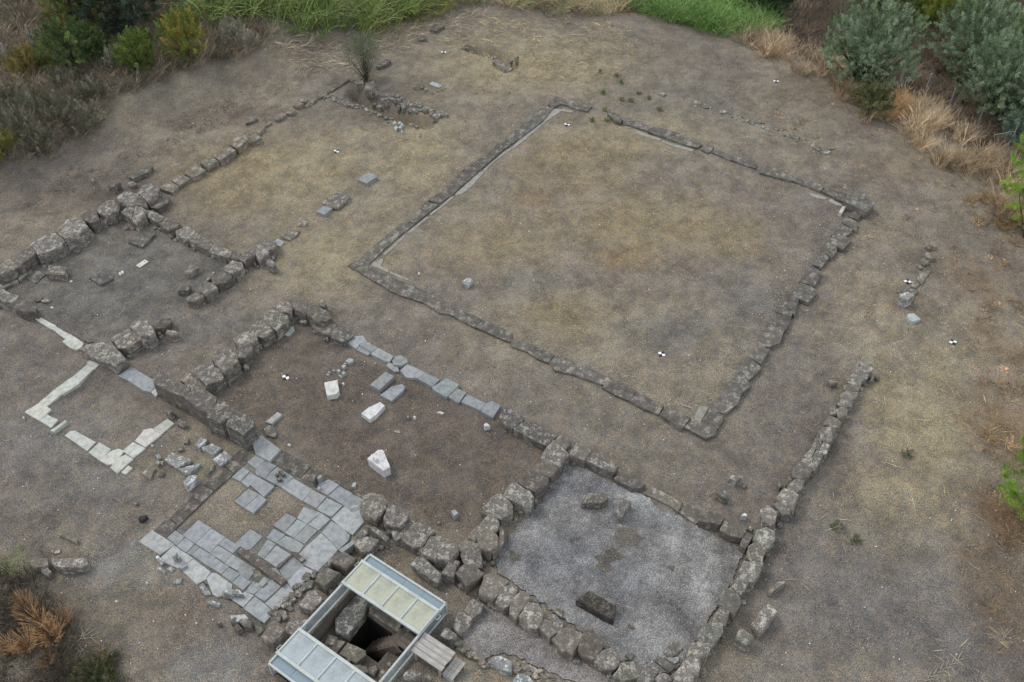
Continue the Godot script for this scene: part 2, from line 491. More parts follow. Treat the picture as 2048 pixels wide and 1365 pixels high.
	t = thing("block_wall", "short pitted block wall on the right of the upper left room, ending at a slab", "wall", "dry block walls of the ruin", -853, -2284)
	pc(t, "block", "rough", 29, 0, [-969,-2176,-945,-2208,-920,-2198,-917,-2179,-939,-2158,-965,-2163])
	pc(t, "wedge_stone", "pale", 9, 0, [-903,-2197,-902,-2190,-908,-2188,-913,-2193,-909,-2199])
	pc(t, "wedge_stone", "pale", 10, 0, [-918,-2174,-919,-2169,-924,-2169,-927,-2174,-922,-2177])
	pc(t, "wedge_stone", "pale", 11, 0, [-935,-2227,-932,-2220,-937,-2214,-944,-2218,-943,-2226])
	pc(t, "block", "rough", 36, 0, [-942,-2212,-925,-2242,-899,-2239,-883,-2213,-908,-2179,-932,-2191])
	pc(t, "wedge_stone", "pale", 16, 0, [-943,-2251,-940,-2258,-934,-2258,-931,-2253,-936,-2249])
	pc(t, "wedge_stone", "pale", 6, 0, [-900,-2230,-905,-2227,-909,-2232,-906,-2237,-900,-2237])
	pc(t, "block", "rough", 22, 0, [-938,-2249,-918,-2301,-911,-2303,-913,-2275,-931,-2246])
	pc(t, "wedge_stone", "pale", 16, 0, [-919,-2243,-920,-2249,-914,-2250,-910,-2245,-914,-2240])
	pc(t, "wedge_stone", "pale", 7, 0, [-897,-2243,-898,-2233,-907,-2232,-913,-2239,-906,-2245])
	pc(t, "wedge_stone", "pale", 7, 0, [-901,-2285,-908,-2289,-904,-2298,-896,-2295,-895,-2288])
	pc(t, "block", "rough", 36, 0, [-914,-2267,-890,-2294,-856,-2274,-851,-2257,-884,-2223,-903,-2235])
	pc(t, "wedge_stone", "pale", 17, 0, [-838,-2275,-846,-2278,-845,-2286,-837,-2287,-832,-2281])
	pc(t, "wedge_stone", "pale", 18, 0, [-855,-2279,-848,-2279,-847,-2272,-853,-2270,-857,-2274])
	pc(t, "wedge_stone", "pale", 11, 0, [-883,-2297,-881,-2287,-892,-2284,-896,-2292,-892,-2301])
	pc(t, "block", "rough", 36, 0, [-885,-2304,-864,-2337,-831,-2329,-823,-2308,-853,-2277,-876,-2287])
	pc(t, "wedge_stone", "pale", 13, 0, [-834,-2313,-829,-2321,-821,-2320,-820,-2313,-826,-2309])
	pc(t, "wedge_stone", "pale", 8, 0, [-823,-2314,-830,-2319,-828,-2327,-820,-2327,-818,-2320])
	pc(t, "block", "rough", 36, 0, [-849,-2349,-832,-2384,-801,-2410,-793,-2383,-796,-2367,-824,-2327])
	pc(t, "wedge_stone", "pale", 18, 0, [-801,-2353,-796,-2350,-794,-2344,-800,-2343,-804,-2347])
	pc(t, "wedge_stone", "pale", 10, 0, [-795,-2339,-791,-2343,-787,-2342,-786,-2337,-791,-2335])
	pc(t, "wedge_stone", "pale", 17, 0, [-796,-2412,-798,-2403,-806,-2403,-809,-2411,-803,-2415])
	pc(t, "block", "rough", 36, 0, [-803,-2413,-790,-2421,-756,-2380,-756,-2368,-782,-2341,-797,-2366])
	pc(t, "wedge_stone", "pale", 16, 0, [-747,-2383,-751,-2387,-749,-2394,-741,-2394,-739,-2385])
	pc(t, "wedge_stone", "pale", 17, 0, [-741,-2373,-750,-2368,-758,-2374,-754,-2384,-744,-2382])
	pc(t, "wedge_stone", "pale", 11, 0, [-794,-2409,-790,-2401,-798,-2397,-804,-2402,-800,-2408])
	pc(t, "block", "rough", 36, 0, [-789,-2425,-775,-2446,-748,-2442,-735,-2404,-758,-2386,-760,-2377])
	t = thing("block_wall", "short dark block wall at the left picture edge beside the cream threshold", "wall", "dry block walls of the ruin", -1487, -2166)
	pc(t, "block", "rough", 36, 0, [-1566,-2226,-1545,-2242,-1530,-2225,-1541,-2207,-1556,-2199])
	pc(t, "wedge_stone", "pale", 11, 0, [-1543,-2180,-1535,-2182,-1527,-2176,-1533,-2167,-1544,-2169])
	pc(t, "wedge_stone", "pale", 13, 0, [-1514,-2226,-1511,-2219,-1519,-2213,-1525,-2220,-1522,-2226])
	pc(t, "block", "rough", 36, 0, [-1550,-2204,-1535,-2223,-1470,-2184,-1477,-2155,-1478,-2150,-1542,-2179])
	pc(t, "wedge_stone", "pale", 6, 0, [-1461,-2186,-1460,-2179,-1466,-2174,-1474,-2180,-1469,-2187])
	pc(t, "block", "rough", 36, 0, [-1482,-2159,-1467,-2184,-1430,-2167,-1395,-2127,-1396,-2118,-1426,-2112,-1470,-2135])
	t = thing("threshold_row", "row of worn cream threshold slabs running from the left dark wall to the lumpy pier", "threshold", "threshold slab rows", -1309, -2054)
	pc(t, "slab", "cream", 5, 0, [-1409,-2116,-1399,-2127,-1338,-2087,-1345,-2072,-1354,-2075])
	pc(t, "slab", "cream", 5, 0, [-1346,-2073,-1341,-2086,-1288,-2051,-1292,-2035,-1297,-2033])
	pc(t, "slab", "cream", 6, 0, [-1293,-2017,-1294,-2042,-1285,-2050,-1237,-2015,-1253,-1997])
	pc(t, "slab", "cream", 6, 0, [-1299,-2020,-1291,-2033,-1257,-2000,-1234,-2012,-1236,-1993,-1247,-1984,-1270,-1995])
	pc(t, "slab", "slab", 3, 0, [-1432,-2129,-1407,-2135,-1398,-2130,-1409,-2110,-1420,-2110])
	pc(t, "slab", "slab", 5, 0, [-1240,-2028,-1228,-2032,-1208,-2017,-1223,-2014])
	t = thing("block_wall", "lumpy wall pier of huge rounded dark blocks above the blue threshold slab", "wall", "dry block walls of the ruin", -1070, -1990)
	pc(t, "block", "rough", 36, 0, [-1144,-1995,-1131,-2017,-1099,-2044,-1066,-2019,-1056,-1994,-1088,-1963,-1116,-1966])
	pc(t, "wedge_stone", "pale", 12, 0, [-1054,-1978,-1061,-1979,-1062,-1985,-1056,-1988,-1052,-1983])
	pc(t, "block", "rough", 54, 0, [-1095,-2028,-1085,-2055,-1064,-2064,-1041,-2053,-1023,-2023,-1015,-2009,-1024,-1993,-1052,-1989,-1079,-2013])
	pc(t, "wedge_stone", "pale", 8, 0, [-1016,-2028,-1026,-2032,-1024,-2043,-1014,-2043,-1010,-2036])
	pc(t, "wedge_stone", "pale", 19, 0, [-1022,-2045,-1016,-2042,-1018,-2035,-1024,-2034,-1027,-2040])
	pc(t, "wedge_stone", "pale", 7, 0, [-1052,-2049,-1057,-2046,-1061,-2049,-1059,-2055,-1053,-2054])
	pc(t, "block", "rough", 29, 0, [-1044,-2062,-1022,-2087,-998,-2090,-988,-2076,-1008,-2046,-1032,-2040])
	pc(t, "block", "rough", 36, 0, [-1224,-1965,-1209,-1981,-1166,-1985,-1148,-1976,-1126,-1970,-1086,-1932,-1079,-1914,-1106,-1891,-1132,-1908,-1166,-1926,-1195,-1940])
	pc(t, "plinth_stone", "plinth", 10, 0, [-1094,-1955,-1066,-1985,-1047,-2007,-1041,-2001,-1085,-1949])
	t = thing("slab_border", "L shaped border of cream stone slabs around the sunken earth square at left", "pavement", "", -1124, -1718)
	pc(t, "slab", "cream", 5, 0, [-1204,-1935,-1195,-1947,-1164,-1932,-1174,-1908])
	pc(t, "slab", "cream", 5, 0, [-1231,-1873,-1199,-1928,-1175,-1912,-1201,-1855])
	pc(t, "slab", "cream", 5, 0, [-1261,-1834,-1230,-1877,-1198,-1856,-1234,-1814])
	pc(t, "slab", "cream", 5, 0, [-1289,-1786,-1259,-1837,-1234,-1819,-1262,-1771])
	pc(t, "slab", "cream", 6, 0, [-1316,-1751,-1285,-1787,-1245,-1759,-1266,-1720])
	pc(t, "slab", "cream", 5, 0, [-1271,-1724,-1259,-1746,-1216,-1722,-1226,-1694])
	pc(t, "slab", "cream", 12, 0, [-1222,-1679,-1192,-1716,-1187,-1710,-1209,-1675])
	pc(t, "slab", "cream", 5, 0, [-1182,-1668,-1173,-1683,-1159,-1684,-1093,-1644,-1107,-1615])
	pc(t, "slab", "cream", 5, 0, [-1103,-1611,-1084,-1643,-1046,-1620,-1064,-1582])
	pc(t, "slab", "cream", 5, 0, [-1065,-1583,-1048,-1612,-1027,-1622,-1009,-1612,-1025,-1571,-1041,-1569])
	pc(t, "slab", "cream", 5, 0, [-1031,-1560,-1021,-1589,-1003,-1602,-979,-1586,-1009,-1541])
	pc(t, "slab", "cream", 5, 0, [-1014,-1613,-995,-1643,-956,-1622,-981,-1589])
	pc(t, "slab", "cream", 5, 0, [-991,-1646,-977,-1685,-959,-1691,-927,-1666,-958,-1624])
	pc(t, "slab", "cream", 5, 0, [-955,-1689,-923,-1723,-902,-1705,-930,-1663])
	t = thing("threshold_row", "blue grey threshold slab between the lumpy pier and the tall orthostat wall", "threshold", "threshold slab rows", -1022, -1851)
	pc(t, "slab", "blue", 8, 0, [-1098,-1878,-1070,-1914,-1043,-1896,-1071,-1864])
	pc(t, "slab", "blue", 8, 0, [-1071,-1865,-1043,-1895,-993,-1860,-982,-1836,-993,-1817,-1014,-1823])
	pc(t, "slab", "cream", 6, 0, [-996,-1823,-980,-1839,-971,-1809,-975,-1801])
	t = thing("orthostat_wall", "tall straight wall of dressed dark orthostat blocks beside the grey paved floor", "wall", "", -828, -1734)
	pc(t, "block", "dress", 65, 0, [-971,-1815,-952,-1840,-932,-1834,-920,-1816,-953,-1799,-954,-1791,-966,-1800])
	pc(t, "block", "dress", 68, 0, [-954,-1790,-950,-1801,-919,-1812,-861,-1777,-860,-1764,-870,-1742,-902,-1758])
	pc(t, "block", "dress", 70, 0, [-870,-1742,-854,-1766,-832,-1777,-783,-1739,-778,-1721,-795,-1686,-831,-1708])
	pc(t, "block", "dress", 70, 0, [-797,-1687,-774,-1723,-759,-1725,-742,-1708,-734,-1668,-753,-1651,-794,-1668])
	pc(t, "block", "dress", 70, 0, [-743,-1710,-695,-1682,-665,-1651,-665,-1638,-687,-1610,-740,-1644,-735,-1670])
	t = thing("block_wall", "thick wall of rounded dark blocks running up from the orthostat wall to the corner boulders", "wall", "dry block walls of the ruin", -695, -1982)
	pc(t, "block", "rough", 32, 0, [-911,-1834,-889,-1869,-860,-1858,-834,-1824,-829,-1800,-857,-1790,-886,-1813])
	pc(t, "wedge_stone", "pale", 7, 0, [-835,-1809,-830,-1813,-826,-1808,-828,-1802,-835,-1803])
	pc(t, "wedge_stone", "pale", 12, 0, [-835,-1802,-834,-1808,-827,-1808,-826,-1802,-831,-1799])
	pc(t, "wedge_stone", "pale", 15, 0, [-878,-1867,-881,-1874,-876,-1878,-870,-1876,-872,-1869])
	pc(t, "block", "rough", 43, 0, [-879,-1869,-850,-1895,-830,-1894,-792,-1845,-793,-1831,-827,-1802,-847,-1824,-871,-1851])
	pc(t, "wedge_stone", "pale", 17, 0, [-787,-1843,-789,-1836,-798,-1834,-799,-1842,-794,-1847])
	pc(t, "wedge_stone", "pale", 19, 0, [-781,-1837,-785,-1840,-784,-1845,-779,-1844,-777,-1840])
	pc(t, "wedge_stone", "pale", 12, 0, [-852,-1897,-853,-1890,-859,-1889,-863,-1894,-859,-1900])
	pc(t, "block", "rough", 47, 0, [-835,-1906,-832,-1940,-804,-1950,-766,-1926,-757,-1894,-772,-1864,-793,-1849,-811,-1868])
	pc(t, "wedge_stone", "pale", 18, 0, [-742,-1903,-747,-1896,-754,-1901,-754,-1910,-744,-1911])
	pc(t, "wedge_stone", "pale", 11, 0, [-739,-1898,-749,-1899,-755,-1908,-745,-1916,-738,-1908])
	pc(t, "wedge_stone", "pale", 18, 0, [-794,-1932,-801,-1930,-804,-1937,-800,-1944,-791,-1941])
	pc(t, "block", "rough", 43, 0, [-777,-1952,-772,-1974,-754,-1981,-730,-1958,-728,-1935,-741,-1910,-764,-1914])
	pc(t, "wedge_stone", "pale", 8, 0, [-784,-1979,-776,-1984,-767,-1978,-772,-1967,-782,-1971])
	pc(t, "wedge_stone", "pale", 7, 0, [-780,-1979,-774,-1976,-775,-1968,-784,-1968,-785,-1975])
	pc(t, "wedge_stone", "pale", 16, 0, [-734,-1969,-726,-1972,-720,-1968,-723,-1961,-731,-1960])
	pc(t, "block", "rough", 43, 0, [-790,-1984,-776,-2012,-752,-2024,-724,-2000,-721,-1983,-750,-1955,-775,-1967])
	pc(t, "wedge_stone", "pale", 13, 0, [-711,-1999,-707,-1996,-708,-1991,-713,-1990,-714,-1995])
	pc(t, "wedge_stone", "pale", 15, 0, [-720,-1982,-724,-1986,-721,-1992,-716,-1990,-715,-1984])
	pc(t, "block", "rough", 43, 0, [-762,-2029,-746,-2049,-717,-2068,-699,-2051,-681,-2020,-704,-1991,-734,-2000])
	pc(t, "wedge_stone", "pale", 13, 0, [-721,-2077,-720,-2083,-714,-2084,-711,-2079,-716,-2075])
	pc(t, "block", "rough", 43, 0, [-726,-2074,-708,-2107,-685,-2102,-647,-2073,-648,-2053,-674,-2021,-702,-2044])
	pc(t, "wedge_stone", "pale", 19, 0, [-652,-2078,-659,-2081,-659,-2088,-652,-2091,-648,-2084])
	pc(t, "wedge_stone", "pale", 9, 0, [-697,-2098,-704,-2104,-701,-2113,-692,-2113,-690,-2105])
	pc(t, "block", "rough", 43, 0, [-698,-2122,-686,-2142,-661,-2144,-645,-2115,-644,-2094,-665,-2088,-688,-2103])
	pc(t, "wedge_stone", "pale", 12, 0, [-648,-2082,-653,-2079,-657,-2083,-656,-2087,-650,-2089])
	pc(t, "block", "rough", 47, 0, [-648,-2113,-633,-2149,-602,-2136,-595,-2116,-599,-2084,-638,-2101])
	pc(t, "wedge_stone", "pale", 15, 0, [-623,-2087,-614,-2090,-607,-2084,-613,-2077,-620,-2079])
	pc(t, "wedge_stone", "pale", 16, 0, [-599,-2091,-598,-2082,-604,-2076,-612,-2082,-607,-2089])
	pc(t, "wedge_stone", "pale", 19, 0, [-605,-2134,-598,-2141,-590,-2138,-590,-2130,-598,-2127])
	pc(t, "block", "rough", 43, 0, [-606,-2121,-598,-2128,-570,-2124,-537,-2100,-524,-2071,-533,-2050,-569,-2055,-601,-2090])
	pc(t, "wedge_stone", "pale", 15, 0, [-582,-2061,-581,-2067,-576,-2068,-573,-2064,-576,-2059])
	pc(t, "wedge_stone", "pale", 11, 0, [-574,-2041,-579,-2045,-577,-2052,-571,-2051,-569,-2045])
	pc(t, "wedge_stone", "pale", 19, 0, [-531,-2087,-536,-2090,-533,-2096,-528,-2096,-526,-2091])
	pc(t, "block", "rough", 22, 0, [-582,-2059,-540,-2077,-509,-2057,-525,-2021,-561,-2036])
	pc(t, "wedge_stone", "pale", 14, 0, [-542,-2014,-536,-2016,-534,-2011,-536,-2005,-541,-2008])
	pc(t, "wedge_stone", "pale", 10, 0, [-529,-2012,-534,-2009,-538,-2015,-535,-2022,-529,-2018])
	pc(t, "wedge_stone", "pale", 10, 0, [-501,-2059,-497,-2067,-488,-2064,-488,-2056,-496,-2051])
	pc(t, "block", "rough", 22, 0, [-530,-2030,-507,-2055,-480,-2052,-453,-2016,-472,-1993,-483,-1986,-521,-2011])
	pc(t, "plinth_stone", "plinth", 10, 0, [-703,-2005,-669,-2062,-661,-2056,-696,-2000])
	pc(t, "plinth_stone", "plinth", 10, 0, [-667,-2065,-639,-2109,-631,-2101,-661,-2060])
	pc(t, "plinth_stone", "plinth", 10, 0, [-825,-1845,-786,-1891,-782,-1883,-818,-1838])
	pc(t, "plinth_stone", "plinth", 10, 0, [-783,-1894,-744,-1944,-739,-1938,-777,-1887])
	t = thing("threshold_row", "long blue grey threshold of worn slabs along the top side of the brown earth room", "threshold", "threshold slab rows", -275, -1878)
	pc(t, "slab", "blue", 10, 0, [-478,-2002,-461,-2023,-431,-2025,-417,-2003,-436,-1991,-444,-1971])
	pc(t, "slab", "blue", 10, 0, [-437,-1989,-418,-2003,-383,-1975,-399,-1956,-433,-1983])
	pc(t, "slab", "blue", 7, 0, [-445,-1971,-436,-1989,-401,-1957,-409,-1948])
	pc(t, "slab", "blue", 10, 0, [-401,-1951,-382,-1975,-335,-1940,-346,-1916,-357,-1920])
	pc(t, "slab", "blue", 14, 0, [-337,-1919,-330,-1936,-316,-1941,-296,-1927,-293,-1913,-310,-1899,-332,-1903])
	pc(t, "slab", "blue", 8, 0, [-354,-1906,-347,-1919,-321,-1904,-315,-1883,-330,-1882])
	pc(t, "slab", "blue", 10, 0, [-313,-1884,-295,-1911,-241,-1875,-264,-1854,-294,-1858])
	pc(t, "slab", "blue", 10, 0, [-264,-1854,-242,-1875,-200,-1848,-220,-1821])
	pc(t, "slab", "blue", 13, 0, [-221,-1816,-189,-1846,-181,-1850,-147,-1828,-150,-1818,-180,-1780,-212,-1803])
	pc(t, "slab", "blue", 10, 0, [-179,-1788,-157,-1819,-126,-1800,-143,-1764,-152,-1764])
	pc(t, "slab", "blue", 10, 0, [-139,-1765,-124,-1793,-69,-1757,-85,-1732])
	pc(t, "slab", "blue", 13, 0, [-86,-1727,-71,-1756,-58,-1765,-32,-1748,-53,-1705])
	t = thing("block_wall", "low dressed block wall between the long blue threshold and the cross wall corner", "wall", "dry block walls of the ruin", 23, -1655)
	pc(t, "block", "dress", 29, 0, [-37,-1694,-29,-1729,-2,-1720,29,-1692,23,-1677,-3,-1653,-23,-1665])
	pc(t, "block", "dress", 29, 0, [-1,-1655,25,-1676,46,-1677,115,-1626,88,-1592,45,-1619])
	t = thing("block_wall", "massive cross wall of thick blocks between the brown earth room and the mosaic floor", "wall", "dry block walls of the ruin", -3, -1397)
	pc(t, "block", "rough", 36, 0, [101,-1607,123,-1630,150,-1599,133,-1577])
	pc(t, "wedge_stone", "pale", 19, 0, [137,-1575,138,-1585,148,-1583,152,-1575,144,-1570])
	pc(t, "wedge_stone", "pale", 14, 0, [131,-1587,129,-1580,122,-1578,117,-1586,124,-1591])
	pc(t, "block", "rough", 25, 0, [132,-1586,155,-1615,163,-1610,143,-1573])
	pc(t, "wedge_stone", "pale", 13, 0, [159,-1548,153,-1545,148,-1548,150,-1555,156,-1554])
	pc(t, "wedge_stone", "pale", 7, 0, [157,-1563,163,-1559,162,-1552,155,-1550,151,-1557])
	pc(t, "block", "rough", 40, 0, [66,-1547,102,-1605,133,-1576,142,-1561,115,-1520,89,-1525])
	pc(t, "wedge_stone", "pale", 9, 0, [110,-1536,118,-1537,123,-1532,118,-1527,111,-1527])
	pc(t, "wedge_stone", "pale", 18, 0, [103,-1522,108,-1520,107,-1514,101,-1513,98,-1519])
	pc(t, "wedge_stone", "pale", 16, 0, [62,-1539,61,-1545,68,-1546,72,-1541,68,-1536])
	pc(t, "block", "rough", 40, 0, [43,-1508,68,-1545,82,-1545,113,-1514,91,-1486,56,-1496])
	pc(t, "wedge_stone", "pale", 13, 0, [88,-1488,98,-1491,102,-1480,94,-1475,85,-1478])
	pc(t, "wedge_stone", "pale", 13, 0, [78,-1472,79,-1478,86,-1477,87,-1470,81,-1468])
	pc(t, "wedge_stone", "pale", 9, 0, [51,-1524,58,-1516,50,-1507,41,-1512,41,-1523])
	pc(t, "block", "rough", 40, 0, [8,-1471,39,-1509,49,-1505,87,-1485,83,-1466,54,-1440,24,-1458])
	pc(t, "wedge_stone", "pale", 14, 0, [52,-1441,59,-1438,58,-1430,51,-1427,47,-1434])
	pc(t, "wedge_stone", "pale", 7, 0, [58,-1424,54,-1428,56,-1432,60,-1432,63,-1428])
	pc(t, "wedge_stone", "pale", 14, 0, [-6,-1468,-3,-1475,6,-1472,5,-1464,-3,-1461])
	pc(t, "block", "rough", 43, 0, [-26,-1430,-4,-1469,9,-1465,39,-1442,51,-1425,41,-1391,12,-1406])
	pc(t, "wedge_stone", "pale", 11, 0, [8,-1391,9,-1385,5,-1382,1,-1384,2,-1389])
	pc(t, "wedge_stone", "pale", 15, 0, [14,-1395,10,-1402,14,-1407,22,-1407,23,-1398])
	pc(t, "wedge_stone", "pale", 16, 0, [-17,-1437,-22,-1431,-30,-1435,-29,-1443,-20,-1444])
	pc(t, "block", "rough", 43, 0, [-80,-1395,-54,-1425,-31,-1437,-1,-1404,-3,-1380,-31,-1360,-61,-1376])
	pc(t, "wedge_stone", "pale", 15, 0, [-63,-1385,-61,-1376,-67,-1372,-74,-1376,-72,-1384])
	pc(t, "block", "rough", 40, 0, [-86,-1351,-66,-1379,-52,-1381,-35,-1356,-38,-1336,-48,-1328,-72,-1336])
	pc(t, "wedge_stone", "pale", 6, 0, [-70,-1321,-74,-1329,-66,-1334,-59,-1329,-61,-1321])
	pc(t, "wedge_stone", "pale", 8, 0, [-60,-1334,-55,-1339,-51,-1335,-51,-1330,-56,-1330])
	pc(t, "wedge_stone", "pale", 8, 0, [-93,-1344,-89,-1353,-79,-1354,-77,-1344,-85,-1338])
	pc(t, "block", "rough", 40, 0, [-114,-1319,-89,-1351,-66,-1340,-75,-1320,-92,-1302,-111,-1311])
	pc(t, "wedge_stone", "pale", 14, 0, [-83,-1285,-87,-1290,-85,-1296,-79,-1294,-77,-1288])
	pc(t, "wedge_stone", "pale", 7, 0, [-91,-1301,-89,-1295,-93,-1289,-99,-1293,-99,-1299])
	pc(t, "wedge_stone", "pale", 6, 0, [-64,-1336,-61,-1340,-56,-1339,-56,-1334,-61,-1332])
	pc(t, "block", "rough", 43, 0, [-94,-1311,-80,-1336,-64,-1338,-37,-1316,-37,-1292,-57,-1270,-83,-1285])
	pc(t, "wedge_stone", "pale", 7, 0, [-79,-1279,-82,-1284,-79,-1288,-74,-1287,-72,-1281])
	pc(t, "wedge_stone", "pale", 6, 0, [-83,-1278,-91,-1276,-96,-1282,-91,-1288,-83,-1287])
	pc(t, "wedge_stone", "pale", 15, 0, [-93,-1320,-89,-1329,-79,-1328,-78,-1317,-87,-1313])
	pc(t, "block", "rough", 32, 0, [-135,-1289,-115,-1320,-89,-1311,-90,-1295,-110,-1278,-127,-1279])
	pc(t, "wedge_stone", "pale", 8, 0, [-110,-1275,-108,-1281,-103,-1282,-100,-1277,-104,-1272])
	pc(t, "wedge_stone", "pale", 15, 0, [-118,-1285,-113,-1281,-114,-1277,-119,-1275,-121,-1280])
	pc(t, "wedge_stone", "pale", 8, 0, [-105,-1313,-98,-1313,-96,-1305,-102,-1302,-109,-1306])
	pc(t, "block", "rough", 36, 0, [-93,-1302,-77,-1302,-76,-1276,-80,-1265,-96,-1281])
	pc(t, "wedge_stone", "pale", 17, 0, [-69,-1263,-66,-1257,-72,-1253,-77,-1257,-75,-1263])
	pc(t, "wedge_stone", "pale", 14, 0, [-120,-1276,-125,-1280,-123,-1288,-115,-1286,-114,-1279])
	pc(t, "block", "rough", 36, 0, [-126,-1274,-109,-1293,-89,-1287,-73,-1262,-75,-1239,-94,-1230,-115,-1247])
	pc(t, "wedge_stone", "pale", 13, 0, [-45,-1259,-51,-1255,-56,-1259,-55,-1265,-48,-1266])
	pc(t, "wedge_stone", "pale", 6, 0, [-81,-1294,-90,-1296,-93,-1303,-86,-1308,-79,-1303])
	pc(t, "block", "rough", 32, 0, [-34,-1350,-24,-1339,-24,-1303,-50,-1270,-54,-1278,-37,-1301])
	t = thing("block_wall", "broken wall of dressed blocks along the top side of the mosaic floor", "wall", "dry block walls of the ruin", 376, -1424)
	pc(t, "block", "dress", 36, 0, [141,-1562,160,-1599,172,-1601,198,-1571,180,-1538,160,-1549])
	pc(t, "block", "dress", 32, 0, [180,-1544,196,-1568,219,-1566,264,-1526,248,-1505,216,-1522])
	pc(t, "block", "dress", 20, 0, [251,-1495,266,-1517,328,-1476,318,-1465,293,-1462])
	pc(t, "block", "cream2", 6, 0, [319,-1458,336,-1480,346,-1480,414,-1430,401,-1400,380,-1423])
	pc(t, "block", "slab", 6, 0, [402,-1402,431,-1425,467,-1393,439,-1364])
	pc(t, "block", "dress", 29, 0, [442,-1358,465,-1388,493,-1383,506,-1368,494,-1347,468,-1351])
	pc(t, "block", "dress", 29, 0, [488,-1331,502,-1356,516,-1356,550,-1328,538,-1311,514,-1314])
	pc(t, "block", "dress", 25, 0, [529,-1294,541,-1319,558,-1323,566,-1317,541,-1282])
	t = thing("field_wall", "long narrow wall of pale lichened boulders down the right side of the site", "wall", "", 685, -1442)
	pc(t, "stone", "pale", 36, 0, [955,-1878,972,-1881,993,-1862,987,-1838,968,-1831,953,-1839,940,-1852])
	pc(t, "wedge_stone", "pale", 9, 0, [972,-1820,973,-1825,979,-1826,983,-1820,977,-1817])
	pc(t, "wedge_stone", "pale", 6, 0, [973,-1826,974,-1816,965,-1813,960,-1819,964,-1826])
	pc(t, "wedge_stone", "pale", 13, 0, [939,-1847,935,-1852,939,-1857,944,-1855,945,-1849])
	pc(t, "stone", "pale", 32, 0, [943,-1855,956,-1844,977,-1831,965,-1811,952,-1806,942,-1811,930,-1838])
	pc(t, "wedge_stone", "pale", 19, 0, [960,-1806,956,-1809,958,-1813,962,-1814,964,-1809])
	pc(t, "wedge_stone", "pale", 10, 0, [949,-1792,945,-1799,950,-1806,959,-1803,958,-1794])
	pc(t, "wedge_stone", "pale", 9, 0, [936,-1825,932,-1821,927,-1823,926,-1829,933,-1831])
	pc(t, "stone", "pale", 32, 0, [915,-1820,934,-1832,954,-1813,950,-1798,937,-1784,907,-1799])
	pc(t, "wedge_stone", "pale", 15, 0, [926,-1779,931,-1782,936,-1778,934,-1772,927,-1773])
	pc(t, "wedge_stone", "pale", 10, 0, [944,-1784,936,-1782,931,-1788,935,-1795,944,-1793])
	pc(t, "wedge_stone", "pale", 13, 0, [906,-1796,901,-1800,904,-1807,910,-1805,912,-1799])
	pc(t, "stone", "pale", 32, 0, [896,-1790,928,-1803,940,-1785,927,-1764,894,-1775])
	pc(t, "wedge_stone", "pale", 18, 0, [909,-1748,912,-1752,917,-1752,917,-1747,913,-1744])
	pc(t, "wedge_stone", "pale", 12, 0, [925,-1753,920,-1747,911,-1750,914,-1759,922,-1760])
	pc(t, "wedge_stone", "pale", 13, 0, [884,-1768,887,-1778,897,-1778,899,-1768,891,-1764])
	pc(t, "stone", "pale", 32, 0, [875,-1756,896,-1776,927,-1764,913,-1739,895,-1730,879,-1741])
	pc(t, "wedge_stone", "pale", 15, 0, [896,-1730,903,-1733,908,-1728,904,-1721,896,-1723])
	pc(t, "wedge_stone", "pale", 12, 0, [903,-1732,908,-1730,907,-1725,901,-1723,898,-1728])
	pc(t, "stone", "pale", 29, 0, [864,-1727,883,-1746,911,-1736,899,-1717,881,-1712,868,-1722])
	pc(t, "wedge_stone", "pale", 17, 0, [856,-1699,862,-1696,865,-1690,858,-1687,853,-1692])
	pc(t, "wedge_stone", "pale", 19, 0, [861,-1725,860,-1715,851,-1715,846,-1722,851,-1730])
	pc(t, "stone", "pale", 36, 0, [838,-1710,856,-1718,849,-1683,828,-1680])
	pc(t, "wedge_stone", "pale", 12, 0, [855,-1680,864,-1681,867,-1673,860,-1666,853,-1672])
	pc(t, "wedge_stone", "pale", 10, 0, [835,-1668,831,-1676,836,-1683,847,-1682,844,-1671])
	pc(t, "stone", "pale", 36, 0, [849,-1699,869,-1712,887,-1703,879,-1684,853,-1669])
	pc(t, "wedge_stone", "pale", 8, 0, [855,-1657,858,-1665,867,-1665,869,-1657,862,-1652])
	pc(t, "wedge_stone", "pale", 9, 0, [856,-1645,850,-1648,852,-1655,858,-1654,862,-1649])
	pc(t, "wedge_stone", "pale", 18, 0, [842,-1702,849,-1699,846,-1691,839,-1689,837,-1697])
	pc(t, "stone", "pale", 36, 0, [805,-1652,828,-1680,850,-1670,857,-1658,843,-1633,832,-1635,806,-1646])
	pc(t, "wedge_stone", "pale", 18, 0, [832,-1641,844,-1639,842,-1629,834,-1624,827,-1631])
	pc(t, "wedge_stone", "pale", 12, 0, [804,-1642,798,-1639,793,-1644,797,-1649,804,-1649])
	pc(t, "stone", "pale", 40, 0, [790,-1630,802,-1640,829,-1635,832,-1620,811,-1589,803,-1585,787,-1602])
	pc(t, "wedge_stone", "pale", 15, 0, [814,-1590,807,-1586,802,-1594,807,-1600,815,-1598])
	pc(t, "wedge_stone", "pale", 10, 0, [813,-1594,808,-1594,805,-1598,809,-1602,813,-1599])
	pc(t, "wedge_stone", "pale", 6, 0, [781,-1600,775,-1594,769,-1600,773,-1607,781,-1607])
	pc(t, "stone", "pale", 36, 0, [759,-1571,776,-1607,795,-1601,779,-1564])
	pc(t, "wedge_stone", "pale", 12, 0, [788,-1593,795,-1598,801,-1592,798,-1583,789,-1585])
	pc(t, "stone", "pale", 36, 0, [780,-1572,797,-1598,807,-1581,793,-1551,779,-1552])
	pc(t, "wedge_stone", "pale", 18, 0, [781,-1589,787,-1579,778,-1573,767,-1576,771,-1587])
	pc(t, "stone", "pale", 36, 0, [730,-1543,760,-1574,769,-1569,750,-1538])
